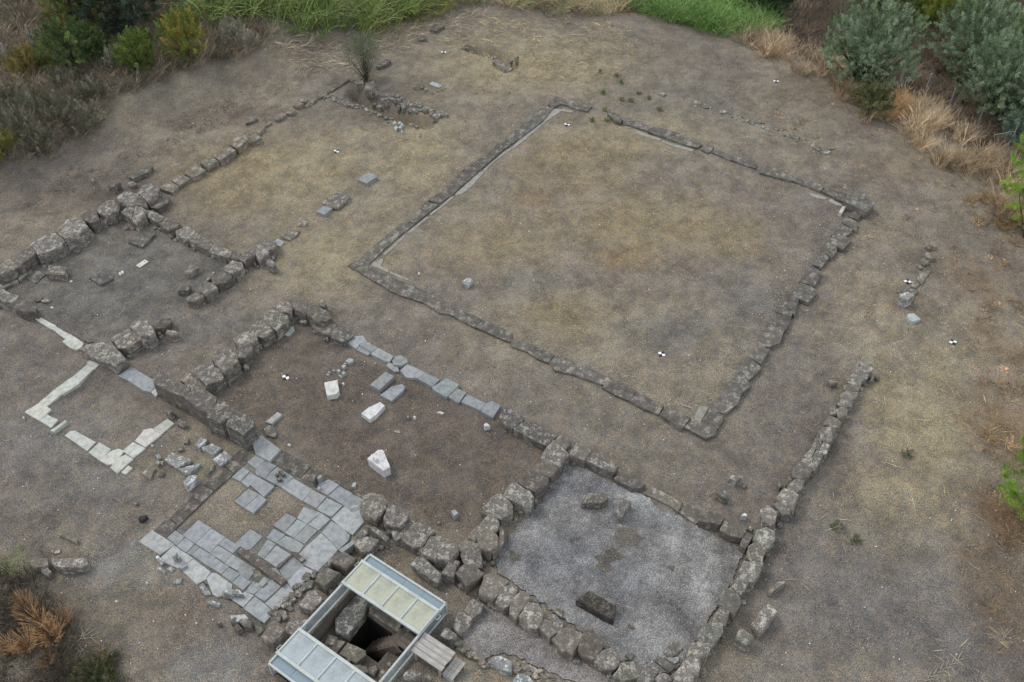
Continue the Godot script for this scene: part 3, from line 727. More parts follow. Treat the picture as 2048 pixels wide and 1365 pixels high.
	pc(t, "wedge_stone", "pale", 9, 0, [779,-1568,779,-1559,773,-1555,767,-1560,771,-1567])
	pc(t, "stone", "pale", 36, 0, [747,-1538,771,-1567,786,-1561,779,-1543,752,-1500,745,-1503])
	pc(t, "wedge_stone", "pale", 7, 0, [766,-1522,766,-1514,758,-1511,755,-1519,758,-1525])
	pc(t, "wedge_stone", "pale", 6, 0, [739,-1511,742,-1519,750,-1518,752,-1511,746,-1507])
	pc(t, "stone", "pale", 32, 0, [719,-1529,736,-1546,752,-1540,747,-1511,732,-1525])
	pc(t, "wedge_stone", "pale", 9, 0, [738,-1507,741,-1517,752,-1516,751,-1506,744,-1501])
	pc(t, "wedge_stone", "pale", 12, 0, [709,-1530,716,-1533,721,-1528,717,-1522,709,-1523])
	pc(t, "stone", "pale", 40, 0, [690,-1492,712,-1523,732,-1521,745,-1502,729,-1475,707,-1471,690,-1482])
	pc(t, "wedge_stone", "pale", 15, 0, [721,-1470,727,-1464,725,-1457,717,-1458,715,-1464])
	pc(t, "wedge_stone", "pale", 9, 0, [722,-1484,727,-1484,729,-1479,725,-1475,720,-1479])
	pc(t, "stone", "pale", 36, 0, [668,-1449,695,-1476,714,-1477,720,-1469,707,-1444,685,-1427,670,-1445])
	pc(t, "wedge_stone", "pale", 14, 0, [687,-1479,690,-1472,684,-1469,677,-1472,680,-1478])
	pc(t, "wedge_stone", "pale", 7, 0, [691,-1465,689,-1458,682,-1457,679,-1464,685,-1468])
	pc(t, "wedge_stone", "pale", 11, 0, [693,-1480,704,-1485,710,-1475,704,-1466,694,-1469])
	pc(t, "stone", "pale", 25, 0, [681,-1487,692,-1495,702,-1484,690,-1477])
	pc(t, "wedge_stone", "pale", 7, 0, [693,-1452,700,-1460,710,-1457,710,-1446,700,-1445])
	pc(t, "wedge_stone", "pale", 15, 0, [699,-1461,707,-1456,706,-1448,697,-1444,694,-1453])
	pc(t, "wedge_stone", "pale", 14, 0, [664,-1479,672,-1474,667,-1466,659,-1465,657,-1474])
	pc(t, "stone", "pale", 40, 0, [634,-1414,662,-1449,695,-1424,672,-1384,652,-1400])
	pc(t, "wedge_stone", "pale", 9, 0, [676,-1400,677,-1391,670,-1386,663,-1393,668,-1400])
	pc(t, "wedge_stone", "pale", 10, 0, [676,-1402,674,-1408,679,-1412,685,-1409,683,-1403])
	pc(t, "wedge_stone", "pale", 13, 0, [649,-1414,642,-1406,631,-1411,635,-1421,645,-1424])
	pc(t, "stone", "pale", 32, 0, [630,-1402,641,-1411,657,-1411,669,-1388,664,-1373,646,-1375])
	pc(t, "wedge_stone", "pale", 8, 0, [637,-1352,633,-1361,639,-1370,647,-1363,648,-1353])
	pc(t, "wedge_stone", "pale", 18, 0, [615,-1393,611,-1401,617,-1409,625,-1402,625,-1393])
	pc(t, "stone", "pale", 36, 0, [595,-1383,617,-1398,637,-1379,624,-1347,609,-1339,596,-1354])
	pc(t, "wedge_stone", "pale", 8, 0, [609,-1327,617,-1333,626,-1326,620,-1316,611,-1318])
	pc(t, "wedge_stone", "pale", 14, 0, [622,-1339,617,-1343,618,-1350,626,-1350,628,-1343])
	pc(t, "wedge_stone", "pale", 6, 0, [570,-1346,578,-1350,584,-1346,584,-1337,574,-1336])
	pc(t, "stone", "pale", 36, 0, [560,-1302,574,-1329,599,-1333,620,-1325,611,-1301,585,-1274,574,-1289])
	pc(t, "wedge_stone", "pale", 19, 0, [596,-1266,588,-1264,585,-1270,589,-1275,596,-1273])
	pc(t, "wedge_stone", "pale", 9, 0, [557,-1280,546,-1279,545,-1290,554,-1295,562,-1288])
	pc(t, "stone", "pale", 36, 0, [538,-1259,547,-1285,562,-1295,583,-1288,587,-1273,571,-1240,546,-1244])
	pc(t, "wedge_stone", "pale", 7, 0, [563,-1240,565,-1248,572,-1252,576,-1244,571,-1239])
	pc(t, "wedge_stone", "pale", 10, 0, [582,-1242,578,-1233,570,-1231,567,-1240,573,-1246])
	pc(t, "wedge_stone", "pale", 9, 0, [532,-1247,527,-1250,528,-1256,534,-1256,537,-1250])
	pc(t, "stone", "pale", 36, 0, [513,-1217,529,-1245,554,-1246,572,-1237,556,-1205,534,-1185,518,-1198])
	pc(t, "wedge_stone", "pale", 13, 0, [533,-1188,536,-1178,525,-1175,517,-1182,524,-1191])
	pc(t, "wedge_stone", "pale", 14, 0, [535,-1200,544,-1197,546,-1189,538,-1185,531,-1191])
	pc(t, "wedge_stone", "pale", 12, 0, [500,-1208,511,-1207,515,-1196,505,-1190,497,-1198])
	pc(t, "stone", "pale", 36, 0, [481,-1171,509,-1205,527,-1205,534,-1188,509,-1154,489,-1164])
	pc(t, "wedge_stone", "pale", 7, 0, [507,-1151,511,-1161,522,-1160,524,-1149,515,-1147])
	pc(t, "wedge_stone", "pale", 8, 0, [478,-1168,472,-1166,469,-1171,472,-1177,478,-1174])
	pc(t, "stone", "pale", 40, 0, [449,-1129,470,-1168,489,-1172,509,-1148,503,-1128,484,-1105,462,-1118])
	pc(t, "wedge_stone", "pale", 11, 0, [477,-1112,480,-1103,473,-1098,466,-1102,468,-1110])
	pc(t, "wedge_stone", "pale", 12, 0, [454,-1121,448,-1123,449,-1128,454,-1130,457,-1126])
	pc(t, "stone", "pale", 36, 0, [432,-1098,454,-1128,469,-1128,476,-1114,465,-1086,455,-1077,440,-1081])
	pc(t, "wedge_stone", "pale", 18, 0, [453,-1060,451,-1066,455,-1071,460,-1068,460,-1061])
	pc(t, "wedge_stone", "pale", 14, 0, [429,-1085,420,-1086,420,-1094,426,-1098,433,-1093])
	pc(t, "stone", "pale", 36, 0, [391,-1050,409,-1078,433,-1096,456,-1080,452,-1065,422,-1028,412,-1034])
	pc(t, "wedge_stone", "pale", 13, 0, [417,-1020,412,-1026,415,-1034,424,-1032,424,-1023])
	pc(t, "wedge_stone", "pale", 9, 0, [432,-1037,434,-1031,427,-1029,423,-1033,426,-1039])
	pc(t, "wedge_stone", "pale", 15, 0, [398,-1070,403,-1068,404,-1062,397,-1059,395,-1065])
	pc(t, "stone", "pale", 36, 0, [364,-1009,380,-1042,398,-1047,420,-1028,411,-1012,391,-996,371,-1000])
	pc(t, "wedge_stone", "pale", 19, 0, [393,-990,402,-992,407,-982,399,-977,391,-982])
	pc(t, "wedge_stone", "pale", 7, 0, [362,-1012,370,-1005,367,-995,356,-994,353,-1005])
	pc(t, "stone", "pale", 36, 0, [335,-973,366,-1007,386,-1009,395,-993,387,-972,369,-948,330,-953])
	pc(t, "wedge_stone", "pale", 16, 0, [375,-934,365,-931,362,-942,370,-948,378,-942])
	pc(t, "wedge_stone", "pale", 7, 0, [368,-943,368,-950,374,-954,381,-949,376,-941])
	pc(t, "wedge_stone", "pale", 18, 0, [342,-976,344,-967,334,-965,328,-972,334,-980])
	pc(t, "stone", "pale", 36, 0, [308,-927,331,-956,360,-952,365,-941,350,-916,326,-911])
	t = thing("block_wall", "leaning row of thick dark blocks along the lower left edge of the mosaic floor", "wall", "dry block walls of the ruin", 97, -1071)
	pc(t, "block", "rough", 36, 0, [-69,-1224,-70,-1218,-110,-1183,-136,-1218,-116,-1246,-95,-1241])
	pc(t, "wedge_stone", "pale", 12, 0, [-127,-1197,-130,-1206,-121,-1210,-115,-1203,-118,-1193])
	pc(t, "wedge_stone", "pale", 15, 0, [-131,-1202,-126,-1208,-117,-1205,-119,-1196,-127,-1196])
	pc(t, "wedge_stone", "pale", 7, 0, [-122,-1255,-115,-1252,-119,-1245,-125,-1245,-128,-1251])
	pc(t, "block", "rough", 36, 0, [-126,-1252,-141,-1206,-168,-1222,-147,-1257])
	pc(t, "wedge_stone", "pale", 7, 0, [-77,-1217,-86,-1222,-83,-1230,-74,-1231,-70,-1223])
	pc(t, "block", "rough", 36, 0, [-80,-1168,-70,-1218,-54,-1219,-17,-1197,-38,-1160,-51,-1150])
	pc(t, "wedge_stone", "pale", 11, 0, [-48,-1159,-51,-1149,-60,-1146,-64,-1156,-58,-1165])
	pc(t, "wedge_stone", "pale", 10, 0, [-51,-1140,-55,-1148,-49,-1156,-42,-1149,-43,-1141])
	pc(t, "wedge_stone", "pale", 11, 0, [-21,-1203,-24,-1198,-29,-1201,-29,-1207,-23,-1208])
	pc(t, "block", "rough", 36, 0, [-46,-1143,-28,-1185,-8,-1193,8,-1181,-11,-1138,-27,-1128])
	pc(t, "wedge_stone", "pale", 8, 0, [-3,-1119,-11,-1114,-16,-1123,-11,-1131,-2,-1128])
	pc(t, "wedge_stone", "pale", 7, 0, [15,-1159,8,-1166,14,-1173,23,-1172,25,-1161])
	pc(t, "block", "rough", 36, 0, [-9,-1156,15,-1172,34,-1164,32,-1151,9,-1119,0,-1101,-15,-1117])
	pc(t, "block", "rough", 36, 0, [4,-1110,26,-1146,50,-1140,62,-1119,59,-1095,45,-1076,24,-1088])
	pc(t, "wedge_stone", "pale", 7, 0, [48,-1091,50,-1085,43,-1082,39,-1087,42,-1093])
	pc(t, "wedge_stone", "pale", 10, 0, [53,-1084,50,-1074,40,-1074,37,-1084,45,-1088])
	pc(t, "block", "rough", 32, 0, [46,-1087,64,-1103,81,-1100,89,-1070,74,-1056])
	pc(t, "wedge_stone", "pale", 18, 0, [85,-1080,94,-1083,101,-1075,95,-1066,85,-1069])
	pc(t, "wedge_stone", "pale", 17, 0, [71,-1111,73,-1116,80,-1116,80,-1110,75,-1106])
	pc(t, "block", "rough", 29, 0, [72,-1109,84,-1119,108,-1097,97,-1068,88,-1072])
	pc(t, "wedge_stone", "pale", 16, 0, [76,-1075,85,-1074,85,-1066,78,-1061,71,-1068])
	pc(t, "wedge_stone", "pale", 15, 0, [68,-1067,67,-1072,73,-1076,77,-1070,73,-1064])
	pc(t, "block", "rough", 36, 0, [79,-1052,99,-1083,125,-1080,150,-1061,141,-1041,121,-1019,98,-1028])
	pc(t, "wedge_stone", "pale", 9, 0, [135,-1021,136,-1011,125,-1008,120,-1018,126,-1026])
	pc(t, "wedge_stone", "pale", 13, 0, [137,-1018,138,-1012,133,-1009,128,-1013,131,-1017])
	pc(t, "wedge_stone", "pale", 19, 0, [139,-1074,140,-1079,145,-1080,147,-1076,144,-1072])
	pc(t, "block", "rough", 36, 0, [134,-1027,149,-1071,167,-1076,191,-1046,189,-1032,168,-1002,151,-1010])
	pc(t, "wedge_stone", "pale", 15, 0, [160,-1002,161,-1008,166,-1010,168,-1005,165,-1001])
	pc(t, "wedge_stone", "pale", 14, 0, [210,-1025,203,-1022,200,-1028,204,-1034,212,-1032])
	pc(t, "block", "rough", 32, 0, [166,-1002,187,-1029,208,-1032,227,-1011,223,-996,205,-983,181,-990])
	pc(t, "wedge_stone", "pale", 8, 0, [194,-980,203,-983,208,-976,204,-969,196,-971])
	pc(t, "wedge_stone", "pale", 12, 0, [194,-978,196,-984,204,-985,205,-977,199,-973])
	pc(t, "wedge_stone", "pale", 8, 0, [230,-1008,224,-1014,226,-1022,235,-1021,237,-1013])
	pc(t, "block", "rough", 32, 0, [202,-968,225,-999,249,-1002,267,-992,258,-967,227,-955])
	pc(t, "wedge_stone", "pale", 8, 0, [233,-956,235,-962,241,-963,244,-957,239,-952])
	pc(t, "wedge_stone", "pale", 15, 0, [260,-952,256,-956,260,-960,266,-959,266,-953])
	pc(t, "wedge_stone", "pale", 12, 0, [256,-998,261,-1005,270,-1003,269,-994,262,-993])
	pc(t, "block", "rough", 32, 0, [252,-965,267,-990,285,-993,299,-981,290,-954,268,-946])
	pc(t, "wedge_stone", "pale", 9, 0, [291,-960,297,-952,291,-945,281,-947,281,-957])
	pc(t, "wedge_stone", "pale", 9, 0, [280,-981,283,-992,293,-991,297,-981,288,-976])
	pc(t, "block", "rough", 29, 0, [289,-960,302,-975,319,-975,331,-958,305,-945])
	pc(t, "wedge_stone", "pale", 14, 0, [321,-942,322,-947,327,-947,328,-942,324,-938])
	pc(t, "wedge_stone", "pale", 17, 0, [275,-955,275,-964,283,-967,290,-959,283,-951])
	pc(t, "block", "rough", 32, 0, [259,-939,274,-947,306,-944,312,-928,275,-919])
	t = thing("block_wall", "heavy wall of big rounded blocks between the grey paved floor and the cross wall", "wall", "dry block walls of the ruin", -257, -1339)
	pc(t, "block", "rough", 43, 0, [-308,-1413,-309,-1399,-334,-1368,-366,-1384,-374,-1408,-367,-1432,-348,-1445,-318,-1436])
	pc(t, "wedge_stone", "pale", 15, 0, [-323,-1363,-325,-1372,-316,-1375,-311,-1368,-315,-1361])
	pc(t, "wedge_stone", "pale", 7, 0, [-293,-1423,-289,-1417,-295,-1411,-301,-1417,-299,-1423])
	pc(t, "block", "rough", 40, 0, [-317,-1373,-306,-1409,-292,-1413,-254,-1388,-253,-1369,-271,-1339,-311,-1357])
	pc(t, "wedge_stone", "pale", 9, 0, [-303,-1355,-297,-1349,-302,-1342,-311,-1345,-310,-1353])
	pc(t, "wedge_stone", "pale", 18, 0, [-294,-1343,-303,-1338,-308,-1348,-302,-1357,-293,-1353])
	pc(t, "block", "rough", 22, 0, [-298,-1344,-277,-1353,-255,-1389,-238,-1369,-256,-1333,-282,-1316])
	pc(t, "wedge_stone", "pale", 11, 0, [-271,-1322,-265,-1327,-259,-1322,-260,-1314,-269,-1313])
	pc(t, "wedge_stone", "pale", 6, 0, [-261,-1308,-262,-1316,-256,-1319,-250,-1315,-253,-1307])
	pc(t, "wedge_stone", "pale", 11, 0, [-225,-1361,-232,-1359,-237,-1366,-230,-1371,-222,-1368])
	pc(t, "block", "rough", 40, 0, [-268,-1316,-238,-1356,-223,-1358,-187,-1334,-218,-1292,-237,-1288])
	pc(t, "wedge_stone", "pale", 8, 0, [-218,-1280,-224,-1277,-227,-1282,-224,-1286,-218,-1287])
	pc(t, "wedge_stone", "pale", 18, 0, [-230,-1285,-228,-1290,-223,-1291,-222,-1286,-225,-1282])
	pc(t, "block", "rough", 43, 0, [-223,-1276,-197,-1317,-172,-1320,-135,-1293,-129,-1274,-144,-1246,-182,-1252,-214,-1264])
	t = thing("block_wall", "line of separate rounded boulders between the grey paved floor and the steel cover", "wall", "dry block walls of the ruin", -447, -1202)
	pc(t, "block", "rough", 36, 0, [-295,-1317,-302,-1305,-348,-1349,-335,-1350])
	pc(t, "wedge_stone", "pale", 9, 0, [-331,-1304,-326,-1301,-328,-1296,-334,-1295,-335,-1301])
	pc(t, "wedge_stone", "pale", 9, 0, [-324,-1309,-318,-1315,-310,-1313,-312,-1305,-319,-1302])
	pc(t, "wedge_stone", "pale", 9, 0, [-344,-1328,-347,-1332,-344,-1336,-338,-1336,-339,-1330])
	pc(t, "block", "rough", 36, 0, [-319,-1310,-343,-1279,-360,-1279,-377,-1302,-371,-1315,-348,-1325])
	pc(t, "wedge_stone", "pale", 18, 0, [-370,-1257,-364,-1265,-356,-1259,-356,-1250,-367,-1247])
	pc(t, "wedge_stone", "pale", 8, 0, [-384,-1296,-393,-1297,-394,-1305,-388,-1312,-382,-1305])
	pc(t, "block", "rough", 40, 0, [-366,-1261,-385,-1232,-424,-1251,-416,-1270,-397,-1279])
	pc(t, "wedge_stone", "pale", 7, 0, [-408,-1210,-412,-1215,-410,-1221,-403,-1220,-402,-1214])
	pc(t, "wedge_stone", "pale", 9, 0, [-436,-1249,-430,-1241,-437,-1234,-445,-1237,-446,-1247])
	pc(t, "block", "rough", 40, 0, [-398,-1222,-433,-1186,-458,-1205,-446,-1233,-430,-1239])
	pc(t, "wedge_stone", "pale", 15, 0, [-421,-1197,-415,-1191,-417,-1182,-425,-1185,-429,-1192])
	pc(t, "wedge_stone", "pale", 10, 0, [-469,-1182,-477,-1183,-477,-1190,-471,-1193,-467,-1188])
	pc(t, "block", "rough", 36, 0, [-432,-1159,-453,-1131,-484,-1141,-486,-1145,-466,-1178,-454,-1183])
	pc(t, "wedge_stone", "pale", 8, 0, [-472,-1106,-473,-1101,-478,-1100,-481,-1105,-477,-1108])
	pc(t, "block", "rough", 36, 0, [-502,-1082,-525,-1047,-557,-1067,-537,-1105,-529,-1108])
	pc(t, "block", "pale", 15, 0, [-517,-1088,-505,-1111,-486,-1118,-462,-1120,-462,-1100,-489,-1080])
	pc(t, "block", "pale", 10, 0, [-551,-1129,-535,-1143,-523,-1133,-527,-1117,-544,-1114])
	pc(t, "block", "pale", 10, 0, [-528,-1140,-517,-1144,-510,-1127,-520,-1119])
	pc(t, "block", "pale", 10, 0, [-502,-1183,-496,-1204,-485,-1198,-490,-1176])
	pc(t, "block", "pale", 10, 0, [-380,-1340,-364,-1369,-352,-1365,-350,-1348,-367,-1333])
	pc(t, "block", "pale", 10, 0, [-498,-1203,-476,-1225,-465,-1222,-466,-1203,-489,-1195])
	t = thing("courtyard_kerb", "south west side of the courtyard kerb of flat dark slabs nearest the blue threshold", "kerb", "kerb sides of the courtyard", -27, -2021)
	pc(t, "slab", "slab", 5, 0, [-512,-2342,-481,-2373,-444,-2347,-455,-2294,-472,-2313])
	pc(t, "slab", "slab", 6, 0, [-456,-2296,-445,-2344,-392,-2301,-417,-2263])
	pc(t, "slab", "slab", 7, 0, [-416,-2265,-392,-2299,-304,-2245,-320,-2192,-360,-2214])
	pc(t, "slab", "slab", 7, 0, [-321,-2194,-304,-2248,-229,-2192,-265,-2166])
	pc(t, "slab", "slab", 6, 0, [-267,-2168,-230,-2192,-184,-2160,-182,-2117,-211,-2119])
	pc(t, "slab", "slab", 8, 0, [-184,-2114,-184,-2158,-88,-2090,-106,-2054])
	pc(t, "slab", "slab", 8, 0, [-106,-2057,-84,-2088,1,-2031,0,-1994,-18,-2000])
	pc(t, "slab", "slab", 8, 0, [-2,-2004,55,-1983,40,-1955,-3,-1978])
	pc(t, "slab", "slab", 8, 0, [40,-1958,54,-1982,121,-1940,101,-1909,69,-1926])
	pc(t, "slab", "slab", 9, 0, [103,-1910,123,-1938,197,-1901,174,-1862,119,-1879])
	pc(t, "slab", "slab", 9, 0, [172,-1862,196,-1902,269,-1845,255,-1818])
	pc(t, "slab", "slab", 9, 0, [245,-1812,269,-1844,338,-1800,317,-1762,279,-1784])
	pc(t, "slab", "slab", 10, 0, [316,-1762,339,-1795,406,-1741,389,-1713,352,-1732])
	pc(t, "slab", "slab", 15, 0, [390,-1709,413,-1736,471,-1694,442,-1656])
	t = thing("courtyard_kerb", "south east side of the courtyard kerb made of wide split slabs", "kerb", "kerb sides of the courtyard", 824, -2114)
	pc(t, "slab", "slab", 12, 0, [450,-1666,474,-1694,498,-1682,535,-1659,531,-1642,502,-1625,471,-1649])
	pc(t, "slab", "slab", 13, 0, [497,-1681,526,-1728,560,-1704,560,-1689,536,-1657])
	pc(t, "slab", "slab", 14, 0, [528,-1732,580,-1797,619,-1777,603,-1740,560,-1708,528,-1724])
	pc(t, "slab", "slab", 15, 0, [578,-1796,631,-1868,651,-1813,647,-1801,618,-1777])
	pc(t, "slab", "slab", 15, 0, [630,-1872,665,-1916,693,-1873,649,-1826,638,-1852])
	pc(t, "slab", "slab", 15, 0, [664,-1918,698,-1966,729,-1944,692,-1888])
	pc(t, "slab", "slab", 15, 0, [694,-1956,738,-2038,785,-2021,763,-1971,732,-1955])
	pc(t, "slab", "slab", 15, 0, [737,-2040,774,-2096,816,-2073,804,-2041,784,-2017])
	pc(t, "slab", "slab", 14, 0, [776,-2100,797,-2118,828,-2101,817,-2075])
	pc(t, "slab", "slab", 15, 0, [795,-2119,837,-2174,857,-2155,827,-2079,825,-2102])
	pc(t, "slab", "slab", 16, 0, [834,-2173,869,-2228,905,-2207,916,-2188,910,-2171,879,-2135,854,-2155])
	pc(t, "slab", "slab", 15, 0, [872,-2229,926,-2310,947,-2278,935,-2239,915,-2207,900,-2218])
	pc(t, "slab", "slab", 15, 0, [927,-2309,976,-2375,991,-2342,956,-2295])
	pc(t, "slab", "slab", 15, 0, [974,-2379,1001,-2415,1028,-2390,1020,-2365,998,-2339])
	pc(t, "slab", "slab", 16, 0, [1000,-2414,1028,-2451,1079,-2438,1077,-2419,1043,-2379,1027,-2393])
	pc(t, "slab", "slab", 16, 0, [1022,-2449,1068,-2511,1098,-2478,1090,-2463,1066,-2442])
	pc(t, "slab", "slab", 15, 0, [1073,-2520,1095,-2548,1124,-2518,1110,-2473,1104,-2479])
	pc(t, "slab", "slab", 13, 0, [1104,-2551,1138,-2593,1148,-2570,1146,-2553,1128,-2532])
	t = thing("courtyard_kerb", "north east side of the courtyard kerb ending in a thick corner block", "kerb", "kerb sides of the courtyard", 790, -2889)
	pc(t, "slab", "slab", 15, 0, [365,-3183,383,-3196,410,-3169,417,-3142,409,-3118,392,-3131])
	pc(t, "slab", "slab", 6, 0, [417,-3149,427,-3156,462,-3143,445,-3115,419,-3123])
	pc(t, "slab", "slab", 8, 0, [444,-3112,465,-3143,528,-3100,508,-3073])
	pc(t, "slab", "slab", 10, 0, [505,-3066,530,-3101,618,-3054,566,-3028])
	pc(t, "slab", "slab", 8, 0, [567,-3028,604,-3051,619,-3049,690,-2984,670,-2961,644,-2973])
	pc(t, "slab", "slab", 7, 0, [680,-2955,698,-2978,729,-2969,716,-2938,701,-2930])
	pc(t, "slab", "slab", 8, 0, [717,-2934,738,-2950,786,-2910,781,-2881,773,-2885])
	pc(t, "slab", "slab", 8, 0, [781,-2882,790,-2910,864,-2859,853,-2831])
	pc(t, "slab", "slab", 8, 0, [862,-2807,884,-2830,921,-2830,977,-2782,963,-2755,902,-2784])
	pc(t, "slab", "slab", 8, 0, [962,-2758,977,-2779,1005,-2764,993,-2736])
	pc(t, "slab", "slab", 9, 0, [993,-2735,1007,-2762,1042,-2747,1065,-2721,1047,-2694])
	pc(t, "slab", "slab", 10, 0, [1049,-2693,1074,-2717,1107,-2687,1088,-2657])
	pc(t, "slab", "slab", 10, 0, [1086,-2653,1110,-2690,1132,-2677,1107,-2636])
	pc(t, "slab", "slab", 30, 0, [1097,-2610,1120,-2644,1162,-2643,1198,-2600,1194,-2587,1159,-2547,1142,-2566])
	t = thing("courtyard_kerb", "north west side of the courtyard kerb of long dark slabs with a gutter beside it", "kerb", "kerb sides of the courtyard", -106, -2863)
	pc(t, "slab", "slab", 5, 0, [-478,-2370,-430,-2448,-415,-2459,-406,-2411,-445,-2348])
	pc(t, "slab", "slab", 6, 0, [-428,-2448,-398,-2497,-378,-2516,-342,-2510,-407,-2413,-416,-2457])
	pc(t, "slab", "slab", 6, 0, [-379,-2518,-354,-2552,-310,-2551,-343,-2506])
	pc(t, "slab", "slab", 7, 0, [-335,-2556,-282,-2667,-237,-2650,-309,-2551])
	pc(t, "slab", "slab", 7, 0, [-275,-2673,-227,-2734,-168,-2837,-109,-2836,-198,-2701,-237,-2654])
	pc(t, "slab", "slab", 7, 0, [-167,-2840,-68,-2961,-30,-2956,-108,-2838])
	pc(t, "slab", "slab", 7, 0, [-68,-2961,-48,-2999,9,-3064,10,-3011,-29,-2955])
	pc(t, "slab", "slab", 7, 0, [8,-3071,84,-3179,123,-3149,9,-3002])
	pc(t, "slab", "slab", 7, 0, [84,-3178,128,-3270,163,-3234,122,-3147])
	pc(t, "slab", "slab", 8, 0, [147,-3264,182,-3319,212,-3298,194,-3267,163,-3233])
	pc(t, "slab", "slab", 8, 0, [193,-3271,211,-3301,278,-3274,312,-3250,293,-3211,250,-3231])
	t = thing("gutter", "pale mortar gutter strip along the inner north west edge of the courtyard", "gutter", "courtyard gutters", -167, -2702)
	pc(t, "strip", "mortar", 2, 0, [9,-2990,64,-3099,168,-3240,186,-3239,199,-3235,194,-3220,140,-3159,36,-3007,9,-2976])
	pc(t, "strip", "mortar", 2, 0, [8,-2987,7,-2974,-56,-2899,-86,-2843,-99,-2843,-16,-2968])
	pc(t, "strip", "mortar", 2, 0, [-106,-2842,-87,-2841,-132,-2756,-165,-2707,-188,-2707,-150,-2771])
	pc(t, "strip", "mortar", 2, 0, [-235,-2645,-199,-2701,-188,-2697,-261,-2598,-270,-2603])
	pc(t, "strip", "mortar", 2, 0, [-336,-2508,-278,-2589,-269,-2584,-326,-2502])
	pc(t, "strip", "mortar", 2, 0, [-406,-2401,-345,-2495,-337,-2489,-396,-2395])
	pc(t, "strip", "mortar", 2, 0, [-437,-2351,-408,-2378,-400,-2375,-418,-2351,-405,-2341,-380,-2323,-383,-2311,-428,-2339])
	pc(t, "strip", "mortar", 2, 0, [-380,-2317,-347,-2299,-315,-2281,-316,-2272,-346,-2287,-375,-2305])
	pc(t, "strip", "mortar", 2, 0, [199,-3240,236,-3228,240,-3215,231,-3211,196,-3225])
	t = thing("gutter", "broken pale gutter strip along the inner north east edge of the courtyard", "gutter", "courtyard gutters", 753, -2485)
	pc(t, "strip", "mortar", 2, 0, [450,-3096,472,-3083,548,-3029,542,-3017,465,-3063])
	pc(t, "strip", "mortar", 2, 0, [551,-3020,606,-2987,656,-2959,649,-2947,587,-2980,550,-3008])
	pc(t, "strip", "mortar", 3, 0, [1009,-2693,1036,-2682,1063,-2664,1057,-2654,1031,-2661,1010,-2679])
	pc(t, "strip", "mortar", 5, 0, [1066,-2652,1076,-2657,1103,-2619,1098,-2612,1080,-2623,1065,-2642])
	pc(t, "strip", "cream", 14, 0, [1076,-2572,1099,-2605,1108,-2601,1084,-2564])
	pc(t, "strip", "mortar", 3, 0, [483,-1712,503,-1742,517,-1747,526,-1738,499,-1690,483,-1696])
	pc(t, "strip", "mortar", 2, 0, [458,-1755,478,-1746,479,-1739,460,-1748])
	t = thing("kerb_wall", "low kerb wall of pale worn stones climbing behind the yellow earth room to the sapling", "wall", "", -789, -3234)
	pc(t, "stone", "cream2", 15, 0, [-1196,-2750,-1169,-2791,-1130,-2759,-1142,-2721])
	pc(t, "stone", "cream2", 15, 0, [-1164,-2792,-1141,-2831,-1098,-2802,-1130,-2764])
	pc(t, "stone", "cream2", 20, 0, [-1129,-2832,-1100,-2883,-1053,-2842,-1090,-2800])
	pc(t, "stone", "cream2", 25, 0, [-1084,-2883,-1055,-2924,-1020,-2891,-1054,-2857])
	pc(t, "stone", "cream2", 28, 0, [-1042,-2916,-999,-2981,-972,-2951,-1012,-2890])
	pc(t, "stone", "cream2", 30, 0, [-1005,-2986,-986,-3034,-955,-3047,-939,-3018,-965,-2959])
	pc(t, "stone", "cream2", 20, 0, [-940,-3049,-923,-3076,-896,-3040,-925,-3011])
	pc(t, "stone", "cream2", 12, 0, [-925,-3094,-908,-3121,-898,-3117,-915,-3079])
	pc(t, "stone", "cream2", 10, 0, [-904,-3138,-888,-3166,-880,-3157,-899,-3132])
	pc(t, "stone", "cream2", 15, 0, [-872,-3176,-847,-3217,-832,-3201,-860,-3167])
	pc(t, "stone", "cream2", 15, 0, [-836,-3218,-826,-3251,-801,-3235,-810,-3209,-831,-3210])
	pc(t, "stone", "cream2", 15, 0, [-815,-3266,-801,-3290,-777,-3278,-794,-3257])
	pc(t, "stone", "cream2", 15, 0, [-804,-3301,-788,-3317,-768,-3305,-770,-3292,-794,-3289])
	pc(t, "stone", "cream2", 10, 0, [-775,-3273,-764,-3293,-755,-3286,-769,-3262])
	pc(t, "stone", "cream2", 10, 0, [-759,-3300,-748,-3329,-734,-3320,-747,-3290])
	pc(t, "plinth_stone", "plinth", 8, 0, [-734,-3332,-697,-3386,-691,-3377,-727,-3322])
	pc(t, "plinth_stone", "plinth", 8, 0, [-696,-3392,-629,-3473,-628,-3458,-686,-3376])
	pc(t, "stone", "cream2", 15, 0, [-624,-3452,-611,-3489,-576,-3479,-569,-3454,-601,-3444])
	pc(t, "stone", "cream2", 18, 0, [-602,-3424,-591,-3448,-568,-3443,-564,-3414,-592,-3410])
	pc(t, "stone", "cream2", 20, 0, [-560,-3387,-554,-3418,-526,-3431,-514,-3395,-529,-3361,-554,-3366])
	pc(t, "stone", "slab", 15, 0, [-528,-3546,-519,-3577,-491,-3608,-472,-3597,-482,-3571,-513,-3545])
	pc(t, "stone", "slab", 15, 0, [-329,-3847,-315,-3882,-282,-3903,-269,-3880,-301,-3834])
	pc(t, "stone", "slab", 15, 0, [-378,-3779,-368,-3802,-345,-3796,-338,-3766,-365,-3758])
	t = thing("paved_floor", "grey paved floor of close fitted bluish marble slabs with an earth gap in its middle", "pavement", "", -612, -1366)
	pc(t, "slab", "brown", 5, 0, [-728,-1585,-707,-1618,-668,-1593,-689,-1559])
	pc(t, "slab", "brown", 5, 0, [-740,-1563,-726,-1584,-692,-1559,-711,-1536])
	pc(t, "slab", "brown", 5, 0, [-781,-1502,-742,-1560,-710,-1535,-748,-1483])
